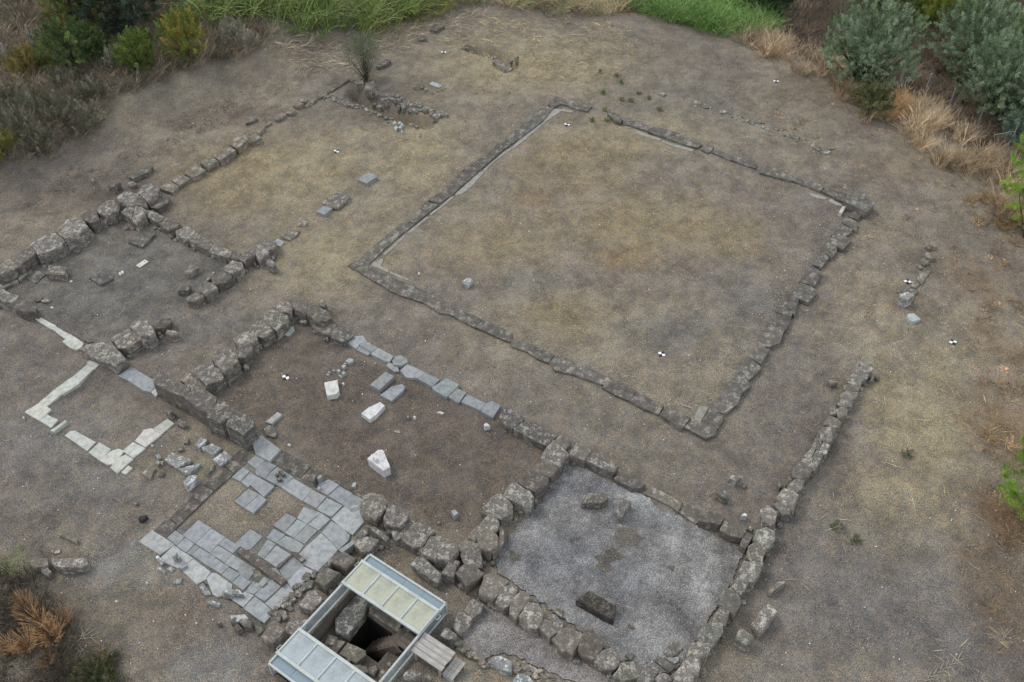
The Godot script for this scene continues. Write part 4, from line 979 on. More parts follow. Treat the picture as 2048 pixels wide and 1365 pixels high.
	pc(t, "slab", "brown", 5, 0, [-802,-1468,-780,-1500,-749,-1482,-774,-1445])
	pc(t, "slab", "brown", 5, 0, [-842,-1401,-802,-1464,-773,-1445,-815,-1379])
	pc(t, "slab", "brown", 5, 0, [-871,-1366,-849,-1401,-815,-1380,-836,-1345])
	pc(t, "slab", "blue", 14, 0, [-676,-1621,-673,-1642,-660,-1654,-600,-1604,-623,-1566,-663,-1592])
	pc(t, "slab", "brown", 5, 0, [-613,-1571,-588,-1603,-517,-1557,-540,-1518,-582,-1542])
	pc(t, "slab", "brown", 5, 0, [-539,-1517,-515,-1555,-446,-1509,-469,-1493,-509,-1492])
	pc(t, "slab", "brown", 5, 0, [-631,-1626,-612,-1615,-587,-1604,-612,-1572,-625,-1572])
	pc(t, "slab", "brown", 5, 0, [-472,-1528,-369,-1456,-370,-1449,-439,-1497,-461,-1516])
	pc(t, "slab", "blue", 7, 0, [-683,-1571,-664,-1595,-636,-1576,-657,-1549])
	pc(t, "slab", "blue", 7, 0, [-658,-1548,-636,-1574,-606,-1558,-630,-1518,-654,-1531])
	pc(t, "slab", "blue", 7, 0, [-630,-1518,-604,-1555,-557,-1521,-580,-1488])
	pc(t, "slab", "blue", 7, 0, [-581,-1488,-557,-1518,-503,-1481,-524,-1447])
	pc(t, "slab", "blue", 8, 0, [-491,-1499,-465,-1511,-437,-1494,-463,-1462,-493,-1480])
	pc(t, "slab", "blue", 7, 0, [-523,-1447,-503,-1481,-466,-1458,-486,-1424])
	pc(t, "slab", "blue", 7, 0, [-462,-1461,-437,-1491,-401,-1468,-422,-1434])
	pc(t, "slab", "blue", 7, 0, [-423,-1434,-402,-1466,-368,-1448,-375,-1419,-396,-1409])
	pc(t, "slab", "blue", 7, 0, [-486,-1421,-464,-1455,-422,-1431,-446,-1398])
	pc(t, "slab", "blue", 7, 0, [-713,-1523,-689,-1554,-671,-1542,-688,-1509])
	pc(t, "slab", "blue", 7, 0, [-687,-1508,-668,-1539,-645,-1520,-666,-1490])
	pc(t, "slab", "blue", 7, 0, [-668,-1504,-653,-1528,-600,-1493,-621,-1460])
	pc(t, "slab", "blue", 7, 0, [-693,-1449,-663,-1487,-634,-1469,-665,-1429])
	pc(t, "slab", "blue", 7, 0, [-665,-1428,-633,-1469,-613,-1452,-638,-1411])
	pc(t, "slab", "white2", 7, 0, [-899,-1334,-876,-1367,-811,-1325,-839,-1296])
	pc(t, "slab", "blue", 6, 0, [-835,-1344,-819,-1365,-791,-1347,-806,-1322])
	pc(t, "slab", "blue", 6, 0, [-798,-1352,-770,-1396,-733,-1371,-763,-1327])
	pc(t, "slab", "blue", 6, 0, [-762,-1327,-733,-1370,-694,-1344,-723,-1301])
	pc(t, "slab", "blue", 6, 0, [-806,-1321,-790,-1345,-764,-1327,-778,-1302])
	pc(t, "slab", "blue", 6, 0, [-777,-1300,-763,-1324,-751,-1317,-765,-1295])
	pc(t, "slab", "blue", 6, 0, [-765,-1296,-750,-1316,-705,-1288,-719,-1265])
	pc(t, "slab", "blue", 6, 0, [-723,-1300,-707,-1322,-667,-1296,-683,-1274])
	pc(t, "slab", "blue", 6, 0, [-707,-1324,-693,-1343,-653,-1318,-667,-1298])
	pc(t, "slab", "blue", 6, 0, [-667,-1327,-638,-1367,-604,-1345,-628,-1308,-637,-1306])
	pc(t, "slab", "white2", 6, 0, [-836,-1290,-813,-1324,-758,-1287,-782,-1257,-826,-1277])
	pc(t, "slab", "white2", 6, 0, [-782,-1257,-758,-1285,-708,-1249,-717,-1229,-735,-1216])
	pc(t, "slab", "blue", 6, 0, [-720,-1266,-705,-1286,-669,-1262,-683,-1243])
	pc(t, "slab", "blue", 6, 0, [-683,-1272,-667,-1296,-634,-1275,-648,-1252])
	pc(t, "slab", "blue", 6, 0, [-683,-1241,-669,-1260,-639,-1243,-654,-1221])
	pc(t, "slab", "white2", 6, 0, [-716,-1232,-706,-1247,-695,-1246,-653,-1216,-651,-1195,-680,-1183,-692,-1189])
	pc(t, "slab", "blue", 6, 0, [-654,-1220,-638,-1241,-609,-1221,-625,-1199])
	pc(t, "slab", "blue", 6, 0, [-648,-1253,-634,-1275,-606,-1257,-616,-1227,-639,-1241])
	pc(t, "slab", "blue", 6, 0, [-585,-1377,-558,-1412,-530,-1396,-554,-1356])
	pc(t, "slab", "blue", 6, 0, [-530,-1397,-518,-1430,-473,-1411,-502,-1379])
	pc(t, "slab", "blue", 6, 0, [-554,-1355,-528,-1393,-502,-1379,-529,-1340])
	pc(t, "slab", "blue", 6, 0, [-529,-1339,-501,-1378,-475,-1360,-501,-1322])
	pc(t, "slab", "blue", 6, 0, [-500,-1378,-472,-1411,-447,-1392,-472,-1360])
	pc(t, "slab", "white2", 7, 0, [-446,-1393,-420,-1427,-371,-1436,-364,-1383,-389,-1346,-416,-1365])
	pc(t, "slab", "blue", 6, 0, [-595,-1340,-582,-1367,-550,-1349,-569,-1326])
	pc(t, "slab", "blue", 6, 0, [-569,-1326,-550,-1346,-525,-1336,-501,-1319,-511,-1298,-530,-1303])
	pc(t, "slab", "blue", 6, 0, [-609,-1293,-591,-1337,-569,-1323,-591,-1282])
	pc(t, "slab", "blue", 6, 0, [-591,-1281,-568,-1319,-528,-1294,-555,-1257])
	pc(t, "slab", "blue", 6, 0, [-464,-1354,-445,-1387,-417,-1368,-395,-1346,-397,-1331,-418,-1305,-431,-1321])
	pc(t, "slab", "white2", 6, 0, [-496,-1316,-465,-1353,-431,-1320,-419,-1305,-457,-1245,-492,-1263,-519,-1285])
	pc(t, "slab", "white2", 6, 0, [-528,-1221,-497,-1262,-471,-1248,-474,-1232,-512,-1201])
	pc(t, "slab", "white2", 6, 0, [-568,-1166,-527,-1218,-507,-1195,-509,-1178,-543,-1145])
	pc(t, "slab", "white2", 6, 0, [-616,-1153,-595,-1183,-566,-1163,-544,-1140,-562,-1115])
	pc(t, "slab", "blue", 6, 0, [-597,-1186,-577,-1214,-566,-1227,-530,-1219,-570,-1170])
	pc(t, "slab", "white2", 6, 0, [-645,-1175,-620,-1196,-597,-1186,-616,-1155])
	pc(t, "slab", "blue", 6, 0, [-618,-1195,-607,-1222,-582,-1234,-568,-1227,-576,-1215,-598,-1188])
	pc(t, "slab", "blue", 6, 0, [-554,-1260,-536,-1295,-520,-1286,-493,-1263,-527,-1224,-539,-1232])
	pc(t, "slab", "blue", 6, 0, [-584,-1258,-557,-1257,-540,-1233,-549,-1223])
	pc(t, "slab", "brown", 18, 0, [-656,-1296,-644,-1307,-524,-1217,-535,-1205])
	pc(t, "slab", "brown", 12, 0, [-556,-1259,-525,-1292,-523,-1289,-550,-1253])
	pc(t, "slab", "brown", 14, 0, [-517,-1296,-490,-1276,-499,-1267,-520,-1285])
	pc(t, "slab", "slab", 6, 0, [-587,-1117,-572,-1121,-558,-1098,-572,-1085])
	lo("stone_block", "fallen dark block lying behind the upper corner of the left rear wall", "stone block", "loose dark and grey blocks", "rough", 30, 0, [-1328,-2765,-1347,-2734,-1367,-2752,-1371,-2757,-1360,-2765])
	lo("stone", "small grey stone behind the corner blocks between a fallen block and the kerb wall", "stone", "loose stones on the ground", "pale", 15, 0, [-1316,-2787,-1296,-2793,-1281,-2776,-1292,-2760,-1308,-2768])
	lo("stone_slab", "long narrow grey slab lying on the slope above the left rear wall", "stone slab", "loose slabs", "slab", 15, 0, [-1321,-2820,-1259,-2883,-1250,-2876,-1257,-2842,-1299,-2804])
	lo("stone_block", "notched pale grey block lying inside the corner of the yellow earth room", "stone block", "loose dark and grey blocks", "slab", 25, 0, [-1205,-2656,-1195,-2666,-1164,-2700,-1145,-2692,-1138,-2677,-1143,-2669,-1139,-2653,-1165,-2619,-1192,-2628])
	lo("stone_slab", "small pale slab at the end of the short pitted wall", "stone slab", "loose slabs", "blue", 6, 0, [-757,-2468,-751,-2480,-725,-2461,-736,-2439,-751,-2447])
	lo("stone_slab", "flat rounded grey stone set in the earth after the end of the pitted wall", "stone slab", "loose slabs", "rough", 8, 0, [-742,-2496,-717,-2523,-687,-2519,-690,-2498,-711,-2469,-731,-2477])
	lo("stone_slab", "small broken flat stone half buried between the pitted wall and the square marble slab", "stone slab", "loose slabs", "pale", 7, 0, [-696,-2554,-683,-2573,-665,-2566,-668,-2547,-689,-2543])
	lo("marble_slab", "square bluish marble slab touching the large dark rough slab", "marble slab", "loose marble slabs", "blue", 12, 0, [-643,-2612,-622,-2643,-592,-2628,-613,-2593])
	lo("stone_slab", "large dark rough slab lying beside a small square marble slab", "stone slab", "loose slabs", "rough", 15, 0, [-628,-2649,-623,-2670,-588,-2714,-536,-2697,-537,-2680,-574,-2629,-608,-2634])
	lo("marble_slab", "isolated white marble slab on the yellow earth left of the courtyard", "marble slab", "loose marble slabs", "blue", 15, 0, [-522,-2784,-493,-2828,-458,-2807,-459,-2796,-489,-2762,-496,-2765])
	lo("boulder", "lone dark boulder on bare earth right of the short pitted wall", "boulder", "loose boulders", "rough", 35, 0, [-724,-2318,-732,-2307,-755,-2325,-757,-2336,-748,-2345,-732,-2330])
	lo("stone_slab", "dark square slab lying flat in the upper left room near the low block wall", "stone slab", "loose slabs", "slab", 10, 0, [-1227,-2467,-1200,-2523,-1150,-2507,-1175,-2441])
	lo("stone", "small angular stone at the foot of the left rear wall", "stone", "loose stones on the ground", "slab", 10, 0, [-1397,-2444,-1384,-2452,-1373,-2442,-1371,-2418,-1387,-2422])
	lo("stone_slab", "thin flat slab on the ground in the left corner of the upper left room", "stone slab", "loose slabs", "slab", 4, 0, [-1499,-2301,-1474,-2369,-1443,-2349,-1441,-2328,-1463,-2277])
	lo("stone_block", "thick dark squared block beside a thin flat slab in the upper left room", "stone block", "loose dark and grey blocks", "rough", 25, 0, [-1375,-2328,-1371,-2289,-1432,-2297,-1438,-2344])
	lo("stone_slab", "grey five sided slab lying in the middle of the upper left room", "stone slab", "loose slabs", "slab", 8, 0, [-1304,-2298,-1266,-2340,-1227,-2293,-1233,-2285,-1257,-2262])
	lo("stone", "tiny white stone in a pair at the centre of the upper left room", "stone", "loose stones on the ground", "white", 6, 0, [-1214,-2328,-1210,-2331,-1204,-2326,-1206,-2317,-1211,-2319])
	lo("stone", "lower of two tiny white stones at the centre of the upper left room", "stone", "loose stones on the ground", "white", 5, 0, [-1220,-2322,-1215,-2326,-1210,-2318,-1212,-2311,-1217,-2313])
	lo("boulder", "rounded dark boulder inside the upper left room near the pitted wall", "boulder", "loose boulders", "rough", 22, 0, [-967,-2325,-967,-2318,-994,-2292,-1007,-2299,-1008,-2311,-992,-2337])
	lo("stone_block", "small smooth dark block by the near end of the pitted wall", "stone block", "loose dark and grey blocks", "slab", 20, 0, [-974,-2241,-976,-2219,-1009,-2217,-1009,-2238])
	lo("stone", "small pale stone beside the thick dark squared block", "stone", "loose stones on the ground", "cream", 5, 0, [-1362,-2283,-1359,-2291,-1350,-2285,-1355,-2279])
	lo("stone", "low buried stone near the end of the left edge wall", "stone", "loose stones on the ground", "slab", 5, 0, [-1443,-2201,-1435,-2216,-1416,-2211,-1421,-2198,-1434,-2191])
	lo("stone", "flat greyish stone half buried beside a low buried stone in the upper left room", "stone", "loose stones on the ground", "pale", 5, 0, [-1421,-2198,-1410,-2210,-1388,-2201,-1394,-2189,-1410,-2188])
	lo("stone", "tiny white chip inside the upper left room above the cream threshold", "stone", "loose stones on the ground", "white", 5, 0, [-1383,-2168,-1378,-2172,-1372,-2167,-1376,-2163])
	lo("stone", "small grey stone in the inner corner of the upper left room", "stone", "loose stones on the ground", "pale", 12, 0, [-1307,-2592,-1302,-2602,-1288,-2593,-1292,-2571,-1302,-2573])
	lo("stone", "pale pebble at the foot of the rounded blocks of the left rear wall", "stone", "loose stones on the ground", "pale", 7, 0, [-1361,-2550,-1354,-2555,-1346,-2547,-1351,-2537])
	lo("stone", "small stone at the foot of the low wall of small dark blocks", "stone", "loose stones on the ground", "pale", 10, 0, [-1107,-2502,-1097,-2510,-1087,-2493,-1096,-2487])
	lo("stone_block", "squared grey block standing alone right of the lumpy pier", "stone block", "loose dark and grey blocks", "pale", 30, 0, [-959,-2026,-959,-2023,-975,-2015,-997,-2025,-996,-2040,-970,-2037])
	lo("boulder", "small round pale stone propped beside the corner boulder", "boulder", "loose boulders", "pale", 40, 0, [-569,-2135,-563,-2152,-550,-2148,-544,-2129,-551,-2119,-563,-2124])
	lo("marble_fragment", "broken bluish marble piece inside the corner of the brown earth room", "marble fragment", "marble fragments", "white2", 5, 0, [-668,-2042,-660,-2070,-638,-2073,-633,-2054,-647,-2031])
	lo("stone_slab", "broken cream slab lying off the corner of the slab border", "stone slab", "loose slabs", "cream", 5, 0, [-1000,-1545,-987,-1566,-973,-1558,-986,-1538])
	lo("stone_block", "grey cube of stone on the right end of the cream slab border", "stone block", "loose dark and grey blocks", "pale", 28, 0, [-904,-1728,-910,-1720,-924,-1725,-928,-1734,-914,-1743])
	lo("boulder", "round pitted stone between the grey cube and the orthostat wall", "boulder", "loose boulders", "rough", 20, 0, [-863,-1694,-872,-1686,-891,-1696,-892,-1699,-887,-1711,-864,-1697])
	lo("stone", "rounded small stone between the slab border and the marble fragments", "stone", "loose stones on the ground", "pale", 12, 0, [-869,-1649,-862,-1655,-847,-1646,-848,-1635,-860,-1633])
	lo("stone", "small pale stone left of the moulded marble fragment", "stone", "loose stones on the ground", "pale", 12, 0, [-874,-1621,-865,-1628,-855,-1614,-867,-1608])
	lo("marble_fragment", "upright ended marble fragment, farthest of the three in a row by the paved floor", "marble fragment", "marble fragments", "marble", 15, 0, [-827,-1624,-814,-1651,-796,-1640,-812,-1610])
	lo("marble_fragment", "pitted marble fragment, middle of the three in a row by the paved floor", "marble fragment", "marble fragments", "marble", 15, 0, [-807,-1613,-783,-1629,-754,-1610,-771,-1587])
	lo("marble_fragment", "rough marble fragment, nearest of the three in a row by the paved floor", "marble fragment", "marble fragments", "marble", 15, 0, [-770,-1574,-746,-1605,-724,-1585,-747,-1555])
	lo("marble_fragment", "curved moulded marble cornice fragment on the earth left of the paved floor", "marble fragment", "marble fragments", "marble", 15, 0, [-893,-1574,-881,-1601,-824,-1575,-857,-1548])
	lo("marble_fragment", "marble fragment with a stepped edge touching the curved cornice fragment", "marble fragment", "marble fragments", "marble", 12, 0, [-856,-1548,-830,-1558,-800,-1564,-820,-1528])
	lo("stone", "long grey stone beside the brown border slabs of the paved floor", "stone", "loose stones on the ground", "pale", 10, 0, [-786,-1534,-768,-1567,-762,-1553,-776,-1527])
	lo("boulder", "rough pale limestone lump beside the brown border of the paved floor", "boulder", "loose boulders", "marble", 25, 0, [-790,-1510,-813,-1484,-821,-1490,-825,-1496,-817,-1515,-799,-1519])
	lo("stone_slab", "brownish moulded slab fragment off the corner of the cream border", "stone slab", "loose slabs", "cream2", 10, 0, [-946,-1538,-933,-1559,-913,-1552,-920,-1519])
	lo("stone", "small brown stone chip right of the brownish moulded slab", "stone", "loose stones on the ground", "slab", 8, 0, [-903,-1533,-894,-1542,-884,-1538,-894,-1527])
	lo("stone", "pale pebble above two more left of the curved cornice fragment", "stone", "loose stones on the ground", "marble", 10, 0, [-924,-1594,-916,-1600,-907,-1590,-914,-1585])
	lo("stone", "brown pebble left of the curved cornice fragment", "stone", "loose stones on the ground", "pale", 12, 0, [-918,-1570,-914,-1580,-905,-1570,-909,-1561])
	lo("stone", "grey pebble touching the corner of the curved cornice fragment", "stone", "loose stones on the ground", "pale", 8, 0, [-908,-1574,-900,-1577,-896,-1569,-903,-1566])
	lo("stone", "single small stone on open dusty ground at lower left", "stone", "loose stones on the ground", "pale", 10, 0, [-938,-1444,-935,-1450,-928,-1446,-934,-1440])
	lo("clod", "dark clod lump on dusty ground left of the brown border slabs", "clod", "", "clump", 15, 0, [-894,-1403,-903,-1390,-913,-1394,-915,-1397,-913,-1405,-896,-1407])
	lo("stone", "tiny pale stone outside the outer corner of the cream border", "stone", "loose stones on the ground", "cream", 6, 0, [-1316,-1732,-1313,-1737,-1309,-1732,-1311,-1728])
	lo("stone", "tiny pale chip beside the cream border slabs near its right arm", "stone", "loose stones on the ground", "cream", 6, 0, [-945,-1630,-942,-1634,-937,-1629,-940,-1625])
	lo("marble_block", "bright white squared block with a dark crack in the brown earth room", "marble block", "loose marble blocks", "white", 18, 0, [-516,-1836,-482,-1845,-473,-1805,-479,-1791,-502,-1786,-507,-1795])
	lo("marble_slab", "bright white wedge shaped slab stained dark at its far end", "marble slab", "loose marble slabs", "white", 15, 0, [-405,-1724,-388,-1745,-358,-1764,-344,-1750,-364,-1716,-379,-1701])
	lo("marble_slab", "rectangular blue grey slab in the brown earth room below the long threshold", "marble slab", "loose marble slabs", "blue", 15, 0, [-391,-1827,-353,-1875,-326,-1858,-363,-1807])
	lo("marble_slab", "tongue shaped cracked slab next to the rectangular blue grey slab", "marble slab", "loose marble slabs", "blue", 10, 0, [-361,-1793,-331,-1824,-304,-1833,-295,-1822,-299,-1808,-328,-1771])
	lo("marble_block", "large white three sided block carrying a small white stone", "marble block", "loose marble blocks", "white", 30, 0, [-371,-1560,-347,-1587,-334,-1587,-327,-1571,-311,-1531,-327,-1519])
	lo("stone", "small white stone lying on top of the large white three sided block", "stone", "loose stones on the ground", "white", 13, 29, [-356,-1557,-349,-1561,-343,-1550,-348,-1543])
	lo("marble_slab", "oblong pale marble piece near the near end of the orthostat wall", "marble slab", "loose marble slabs", "white2", 10, 0, [-658,-1702,-631,-1738,-617,-1728,-639,-1696])
	lo("stone_slab", "flat rounded grey slab just behind the corner of the paved floor", "stone slab", "loose slabs", "slab", 7, 0, [-660,-1683,-653,-1697,-630,-1686,-622,-1669,-623,-1651,-649,-1658])
	lo("stone", "farthest and biggest stone of the curved line of pale stones", "stone", "loose stones on the ground", "white2", 12, 0, [-470,-1923,-461,-1934,-447,-1929,-448,-1920,-459,-1914])
	lo("stone", "tiny second stone of the curved line of pale stones", "stone", "loose stones on the ground", "white2", 8, 0, [-475,-1915,-471,-1921,-464,-1917,-470,-1912])
	lo("stone", "round third stone of the curved line of pale stones", "stone", "loose stones on the ground", "white2", 12, 0, [-479,-1903,-472,-1908,-465,-1904,-471,-1894])
	lo("stone", "tiny stone beside the tallest of the cluster above the white cracked block", "stone", "loose stones on the ground", "white2", 8, 0, [-504,-1890,-499,-1895,-494,-1891,-499,-1888])
	lo("stone", "upright pale stone in the cluster above the white cracked block", "stone", "loose stones on the ground", "white2", 14, 0, [-490,-1883,-486,-1890,-479,-1885,-482,-1877])
	lo("stone", "angular pale stone at the right of the cluster above the white cracked block", "stone", "loose stones on the ground", "white2", 12, 0, [-477,-1877,-470,-1884,-463,-1877,-470,-1869])
	lo("stone", "flat stone nearest the white cracked block in the cluster", "stone", "loose stones on the ground", "white2", 8, 0, [-485,-1872,-479,-1874,-471,-1867,-475,-1864])
	lo("stone", "smallest chip at the left of the pale cluster", "stone", "loose stones on the ground", "white2", 8, 0, [-515,-1883,-511,-1887,-507,-1882,-511,-1879])
	lo("stone", "flat chip at the lower left of the pale cluster", "stone", "loose stones on the ground", "white2", 6, 0, [-521,-1877,-515,-1880,-508,-1875,-513,-1873])
	lo("stone", "lone white chip right of the cracked white block", "stone", "loose stones on the ground", "white", 8, 0, [-471,-1841,-467,-1845,-463,-1840,-466,-1835])
	lo("stone", "upright brown pebble left of a small white stone in the brown earth room", "stone", "loose stones on the ground", "pale", 10, 0, [-282,-1713,-280,-1724,-277,-1713,-279,-1710])
	lo("stone", "small white stone right of the upright brown pebble", "stone", "loose stones on the ground", "white", 10, 0, [-266,-1713,-263,-1719,-258,-1713,-262,-1711])
	lo("stone", "pair shaped flat white chip near the long threshold", "stone", "loose stones on the ground", "white", 6, 0, [-204,-1733,-195,-1736,-184,-1731,-188,-1726])
	lo("stone", "thin flat brownish chip in the middle of the brown earth room", "stone", "loose stones on the ground", "cream2", 3, 0, [-316,-1672,-305,-1680,-293,-1666,-304,-1663])
	lo("stone", "round white stone at the right end of the long blue threshold", "stone", "loose stones on the ground", "white", 18, 0, [-60,-1674,-74,-1671,-77,-1679,-70,-1684])
	lo("stone", "pale stone on the earth just behind the paved floor edge", "stone", "loose stones on the ground", "white2", 10, 0, [-407,-1485,-404,-1498,-396,-1500,-397,-1486])
	lo("marble_block", "white cube lying alone in the near corner of the brown earth room", "marble block", "loose marble blocks", "white2", 20, 0, [-135,-1397,-145,-1388,-153,-1403,-143,-1407])
	lo("stone", "tiny pinkish stone below the white cube", "stone", "loose stones on the ground", "cream2", 6, 0, [-188,-1381,-182,-1385,-178,-1379,-183,-1374])
	lo("stone", "small white chip behind the brown border of the paved floor", "stone", "loose stones on the ground", "white", 8, 0, [-588,-1625,-584,-1630,-578,-1624,-583,-1622])
	lo("stone", "dark upright stone standing on the far edge of the paved floor", "stone", "loose stones on the ground", "slab", 25, 5, [-494,-1506,-498,-1489,-503,-1492])
	lo("stone", "blue grey stone leaning beside a dark upright stone on the paved floor", "stone", "loose stones on the ground", "blue", 20, 5, [-480,-1510,-484,-1502,-490,-1500,-492,-1507,-486,-1514])
	lo("stone", "small pale stone at the foot of the two upright stones on the paved floor", "stone", "loose stones on the ground", "white2", 9, 6, [-490,-1477,-487,-1486,-480,-1481,-484,-1474])
	lo("stone", "leftmost stone of the little heap on the paved floor", "stone", "loose stones on the ground", "slab", 11, 6, [-602,-1522,-598,-1528,-592,-1522,-596,-1516])
	lo("stone", "topmost stone of the little heap on the paved floor", "stone", "loose stones on the ground", "slab", 11, 6, [-596,-1532,-592,-1537,-583,-1533,-586,-1525])
	lo("stone", "rightmost stone of the little heap on the paved floor", "stone", "loose stones on the ground", "slab", 11, 6, [-589,-1526,-583,-1531,-576,-1523,-582,-1518])
	lo("stone", "nearest stone of the little heap on the paved floor", "stone", "loose stones on the ground", "slab", 11, 6, [-595,-1508,-590,-1516,-581,-1508,-588,-1503])
	lo("stone", "single small stone apart from the little heap on the paved floor", "stone", "loose stones on the ground", "slab", 11, 6, [-574,-1541,-571,-1546,-566,-1541,-570,-1535])
	lo("stone_shaft", "left half of a broken grey stone shaft behind a green weed", "stone block", "broken stone shafts", "cream2", 25, 0, [-1142,-1280,-1095,-1281,-1086,-1259,-1096,-1255,-1123,-1256])
	lo("stone_shaft", "right half of a broken stone shaft with chipped white edge", "stone block", "broken stone shafts", "pale", 30, 0, [-1083,-1276,-1000,-1276,-993,-1261,-1002,-1252,-1065,-1252,-1074,-1261])
	lo("stone", "broken dark stone lying against the gap of the stone shaft", "stone", "loose stones on the ground", "slab", 20, 0, [-1103,-1255,-1094,-1262,-1075,-1246,-1079,-1233,-1097,-1243])
	lo("stone_slab", "narrow long slab above the broken stone shaft", "stone slab", "loose slabs", "cream2", 12, 0, [-1097,-1354,-1093,-1358,-1047,-1343,-1048,-1330,-1055,-1333])
	lo("stone", "thin pale stone just above the right half of the shaft", "stone", "loose stones on the ground", "pale", 4, 0, [-1106,-1311,-1098,-1320,-1080,-1316,-1080,-1307,-1093,-1303])
	lo("marble_fragment", "first marble fragment at the left broken edge of the paved floor", "marble fragment", "marble fragments", "marble", 10, 0, [-849,-1290,-843,-1294,-821,-1275,-827,-1266])
	lo("marble_fragment", "smaller marble fragment below the first at the left floor edge", "marble fragment", "marble fragments", "marble", 8, 0, [-837,-1260,-830,-1262,-816,-1253,-817,-1245])
	lo("marble_fragment", "pointed pale stone on earth left of the paved floor edge", "marble fragment", "marble fragments", "marble", 8, 0, [-791,-1219,-787,-1229,-772,-1233,-774,-1222])
	lo("marble_fragment", "white curved slab piece split off the floor edge", "marble fragment", "marble fragments", "marble", 8, 0, [-729,-1212,-721,-1221,-695,-1190,-709,-1188])
	lo("marble_fragment", "low bluish fragment below the split off slab piece", "marble fragment", "marble fragments", "marble", 10, 0, [-702,-1169,-691,-1174,-668,-1165,-671,-1159,-688,-1160])
	lo("marble_fragment", "crumbled pale fragment under the stacked stones", "marble fragment", "marble fragments", "marble", 5, 0, [-815,-1260,-807,-1268,-795,-1259,-802,-1251])
	lo("marble_block", "thick white marble block lying on the near edge of the paved floor", "marble block", "loose marble blocks", "marble", 20, 5, [-616,-1177,-662,-1180,-667,-1183,-664,-1192,-627,-1190])
	lo("stone", "upright stone with an orange top in the stack on the pale slabs", "stone", "loose stones on the ground", "white2", 25, 5, [-791,-1288,-793,-1276,-800,-1276,-803,-1281,-802,-1291])
	lo("stone", "bluish stone leaning in the stack on the pale slabs", "stone", "loose stones on the ground", "blue", 20, 5, [-782,-1279,-786,-1274,-789,-1277,-786,-1284])
	lo("stone", "flat bluish stone at the foot of the stack on the pale slabs", "stone", "loose stones on the ground", "blue", 10, 5, [-785,-1257,-774,-1269,-764,-1261,-776,-1252])
	lo("stone", "pale squared stone under the brown stones by the near floor corner", "stone", "loose stones on the ground", "white2", 20, 0, [-638,-1127,-605,-1130,-594,-1120,-618,-1112,-632,-1115])
	lo("stone", "small brown stone, leftmost in the heap by the near floor corner", "stone", "loose stones on the ground", "slab", 20, 0, [-634,-1112,-629,-1127,-620,-1124,-622,-1108])
	lo("stone", "pointed brown stone, nearest in the heap by the near floor corner", "stone", "loose stones on the ground", "slab", 20, 0, [-624,-1096,-620,-1110,-604,-1096,-613,-1088])
	lo("stone", "broad brown stone, rightmost in the heap by the near floor corner", "stone", "loose stones on the ground", "slab", 20, 0, [-616,-1114,-606,-1127,-587,-1111,-584,-1096,-601,-1099])
	lo("stone", "single brown stone left of the heap by the near floor corner", "stone", "loose stones on the ground", "slab", 20, 0, [-664,-1109,-660,-1118,-654,-1112,-658,-1107])
	lo("stone_slab", "dark oval slab lying across the near end of the stone beam", "stone slab", "loose slabs", "slab", 6, 0, [-619,-1261,-616,-1272,-573,-1226,-568,-1214,-578,-1203,-597,-1211,-608,-1228])
	lo("stone_slab", "dark slab standing on edge along the paved floor", "stone slab", "loose slabs", "dress", 35, 0, [-452,-1232,-415,-1283,-409,-1276,-409,-1267,-446,-1221])
	lo("stone_slab", "pale bluish slab standing on edge behind the dark edged slab", "stone slab", "loose slabs", "blue", 25, 0, [-413,-1293,-382,-1319,-374,-1312,-404,-1284])
	lo("stone", "white fragment, farthest in the small pit of the paved floor", "stone", "loose stones on the ground", "pale", 5, 0, [-527,-1268,-520,-1274,-513,-1270,-521,-1263])
	lo("stone", "grey fragment in the middle of the small pit of the paved floor", "stone", "loose stones on the ground", "pale", 5, 0, [-533,-1252,-530,-1258,-526,-1254,-529,-1248])
	lo("stone", "flat fragment, nearest in the small pit of the paved floor", "stone", "loose stones on the ground", "pale", 5, 0, [-540,-1245,-534,-1250,-525,-1244,-533,-1240])
	lo("stone_block", "dark squared block on the mosaic floor, left of a tilted one", "stone block", "loose dark and grey blocks", "dress", 30, 3, [231,-1427,216,-1413,167,-1412,165,-1419,168,-1436,181,-1442,230,-1443])
	lo("stone_block", "dark narrow block on the mosaic floor, right of a larger squared one", "stone block", "loose dark and grey blocks", "dress", 27, 3, [287,-1418,283,-1408,258,-1370,246,-1386,259,-1427])
	lo("stone_block", "long blackish roof shaped block lying on the near mosaic floor", "stone block", "loose dark and grey blocks", "black", 27, 3, [226,-1135,215,-1100,136,-1152,151,-1167,167,-1176])
	lo("boulder", "round grey boulder right of the courtyard corner, farther of two", "boulder", "loose boulders", "pale", 28, 0, [572,-1489,550,-1476,536,-1485,543,-1494,562,-1497])
	lo("boulder", "round grey boulder right of the courtyard corner, nearer of two", "boulder", "loose boulders", "pale", 28, 0, [528,-1435,526,-1429,513,-1426,497,-1443,505,-1450,520,-1450])
	lo("stone", "little stone touching the farther round grey boulder", "stone", "loose stones on the ground", "pale", 8, 0, [570,-1476,576,-1481,582,-1476,576,-1471])
	lo("stone", "white stone in front of the broken block wall of the mosaic room", "stone", "loose stones on the ground", "white", 20, 0, [564,-1382,563,-1377,548,-1379,558,-1387])
	lo("stone", "small brown stone at the corner of the broken wall and the boulder wall", "stone", "loose stones on the ground", "pale", 12, 0, [558,-1346,567,-1355,576,-1348,569,-1340])
	lo("stone_slab", "flat dark stone at the left edge of the mosaic behind the leaning blocks", "stone slab", "loose slabs", "slab", 5, 3, [36,-1165,47,-1172,56,-1160,49,-1148,36,-1153])
	lo("stone_slab", "flat pale stone at the edge of the mosaic behind the split block", "stone slab", "loose slabs", "pale", 7, 3, [84,-1133,94,-1145,109,-1136,104,-1118])
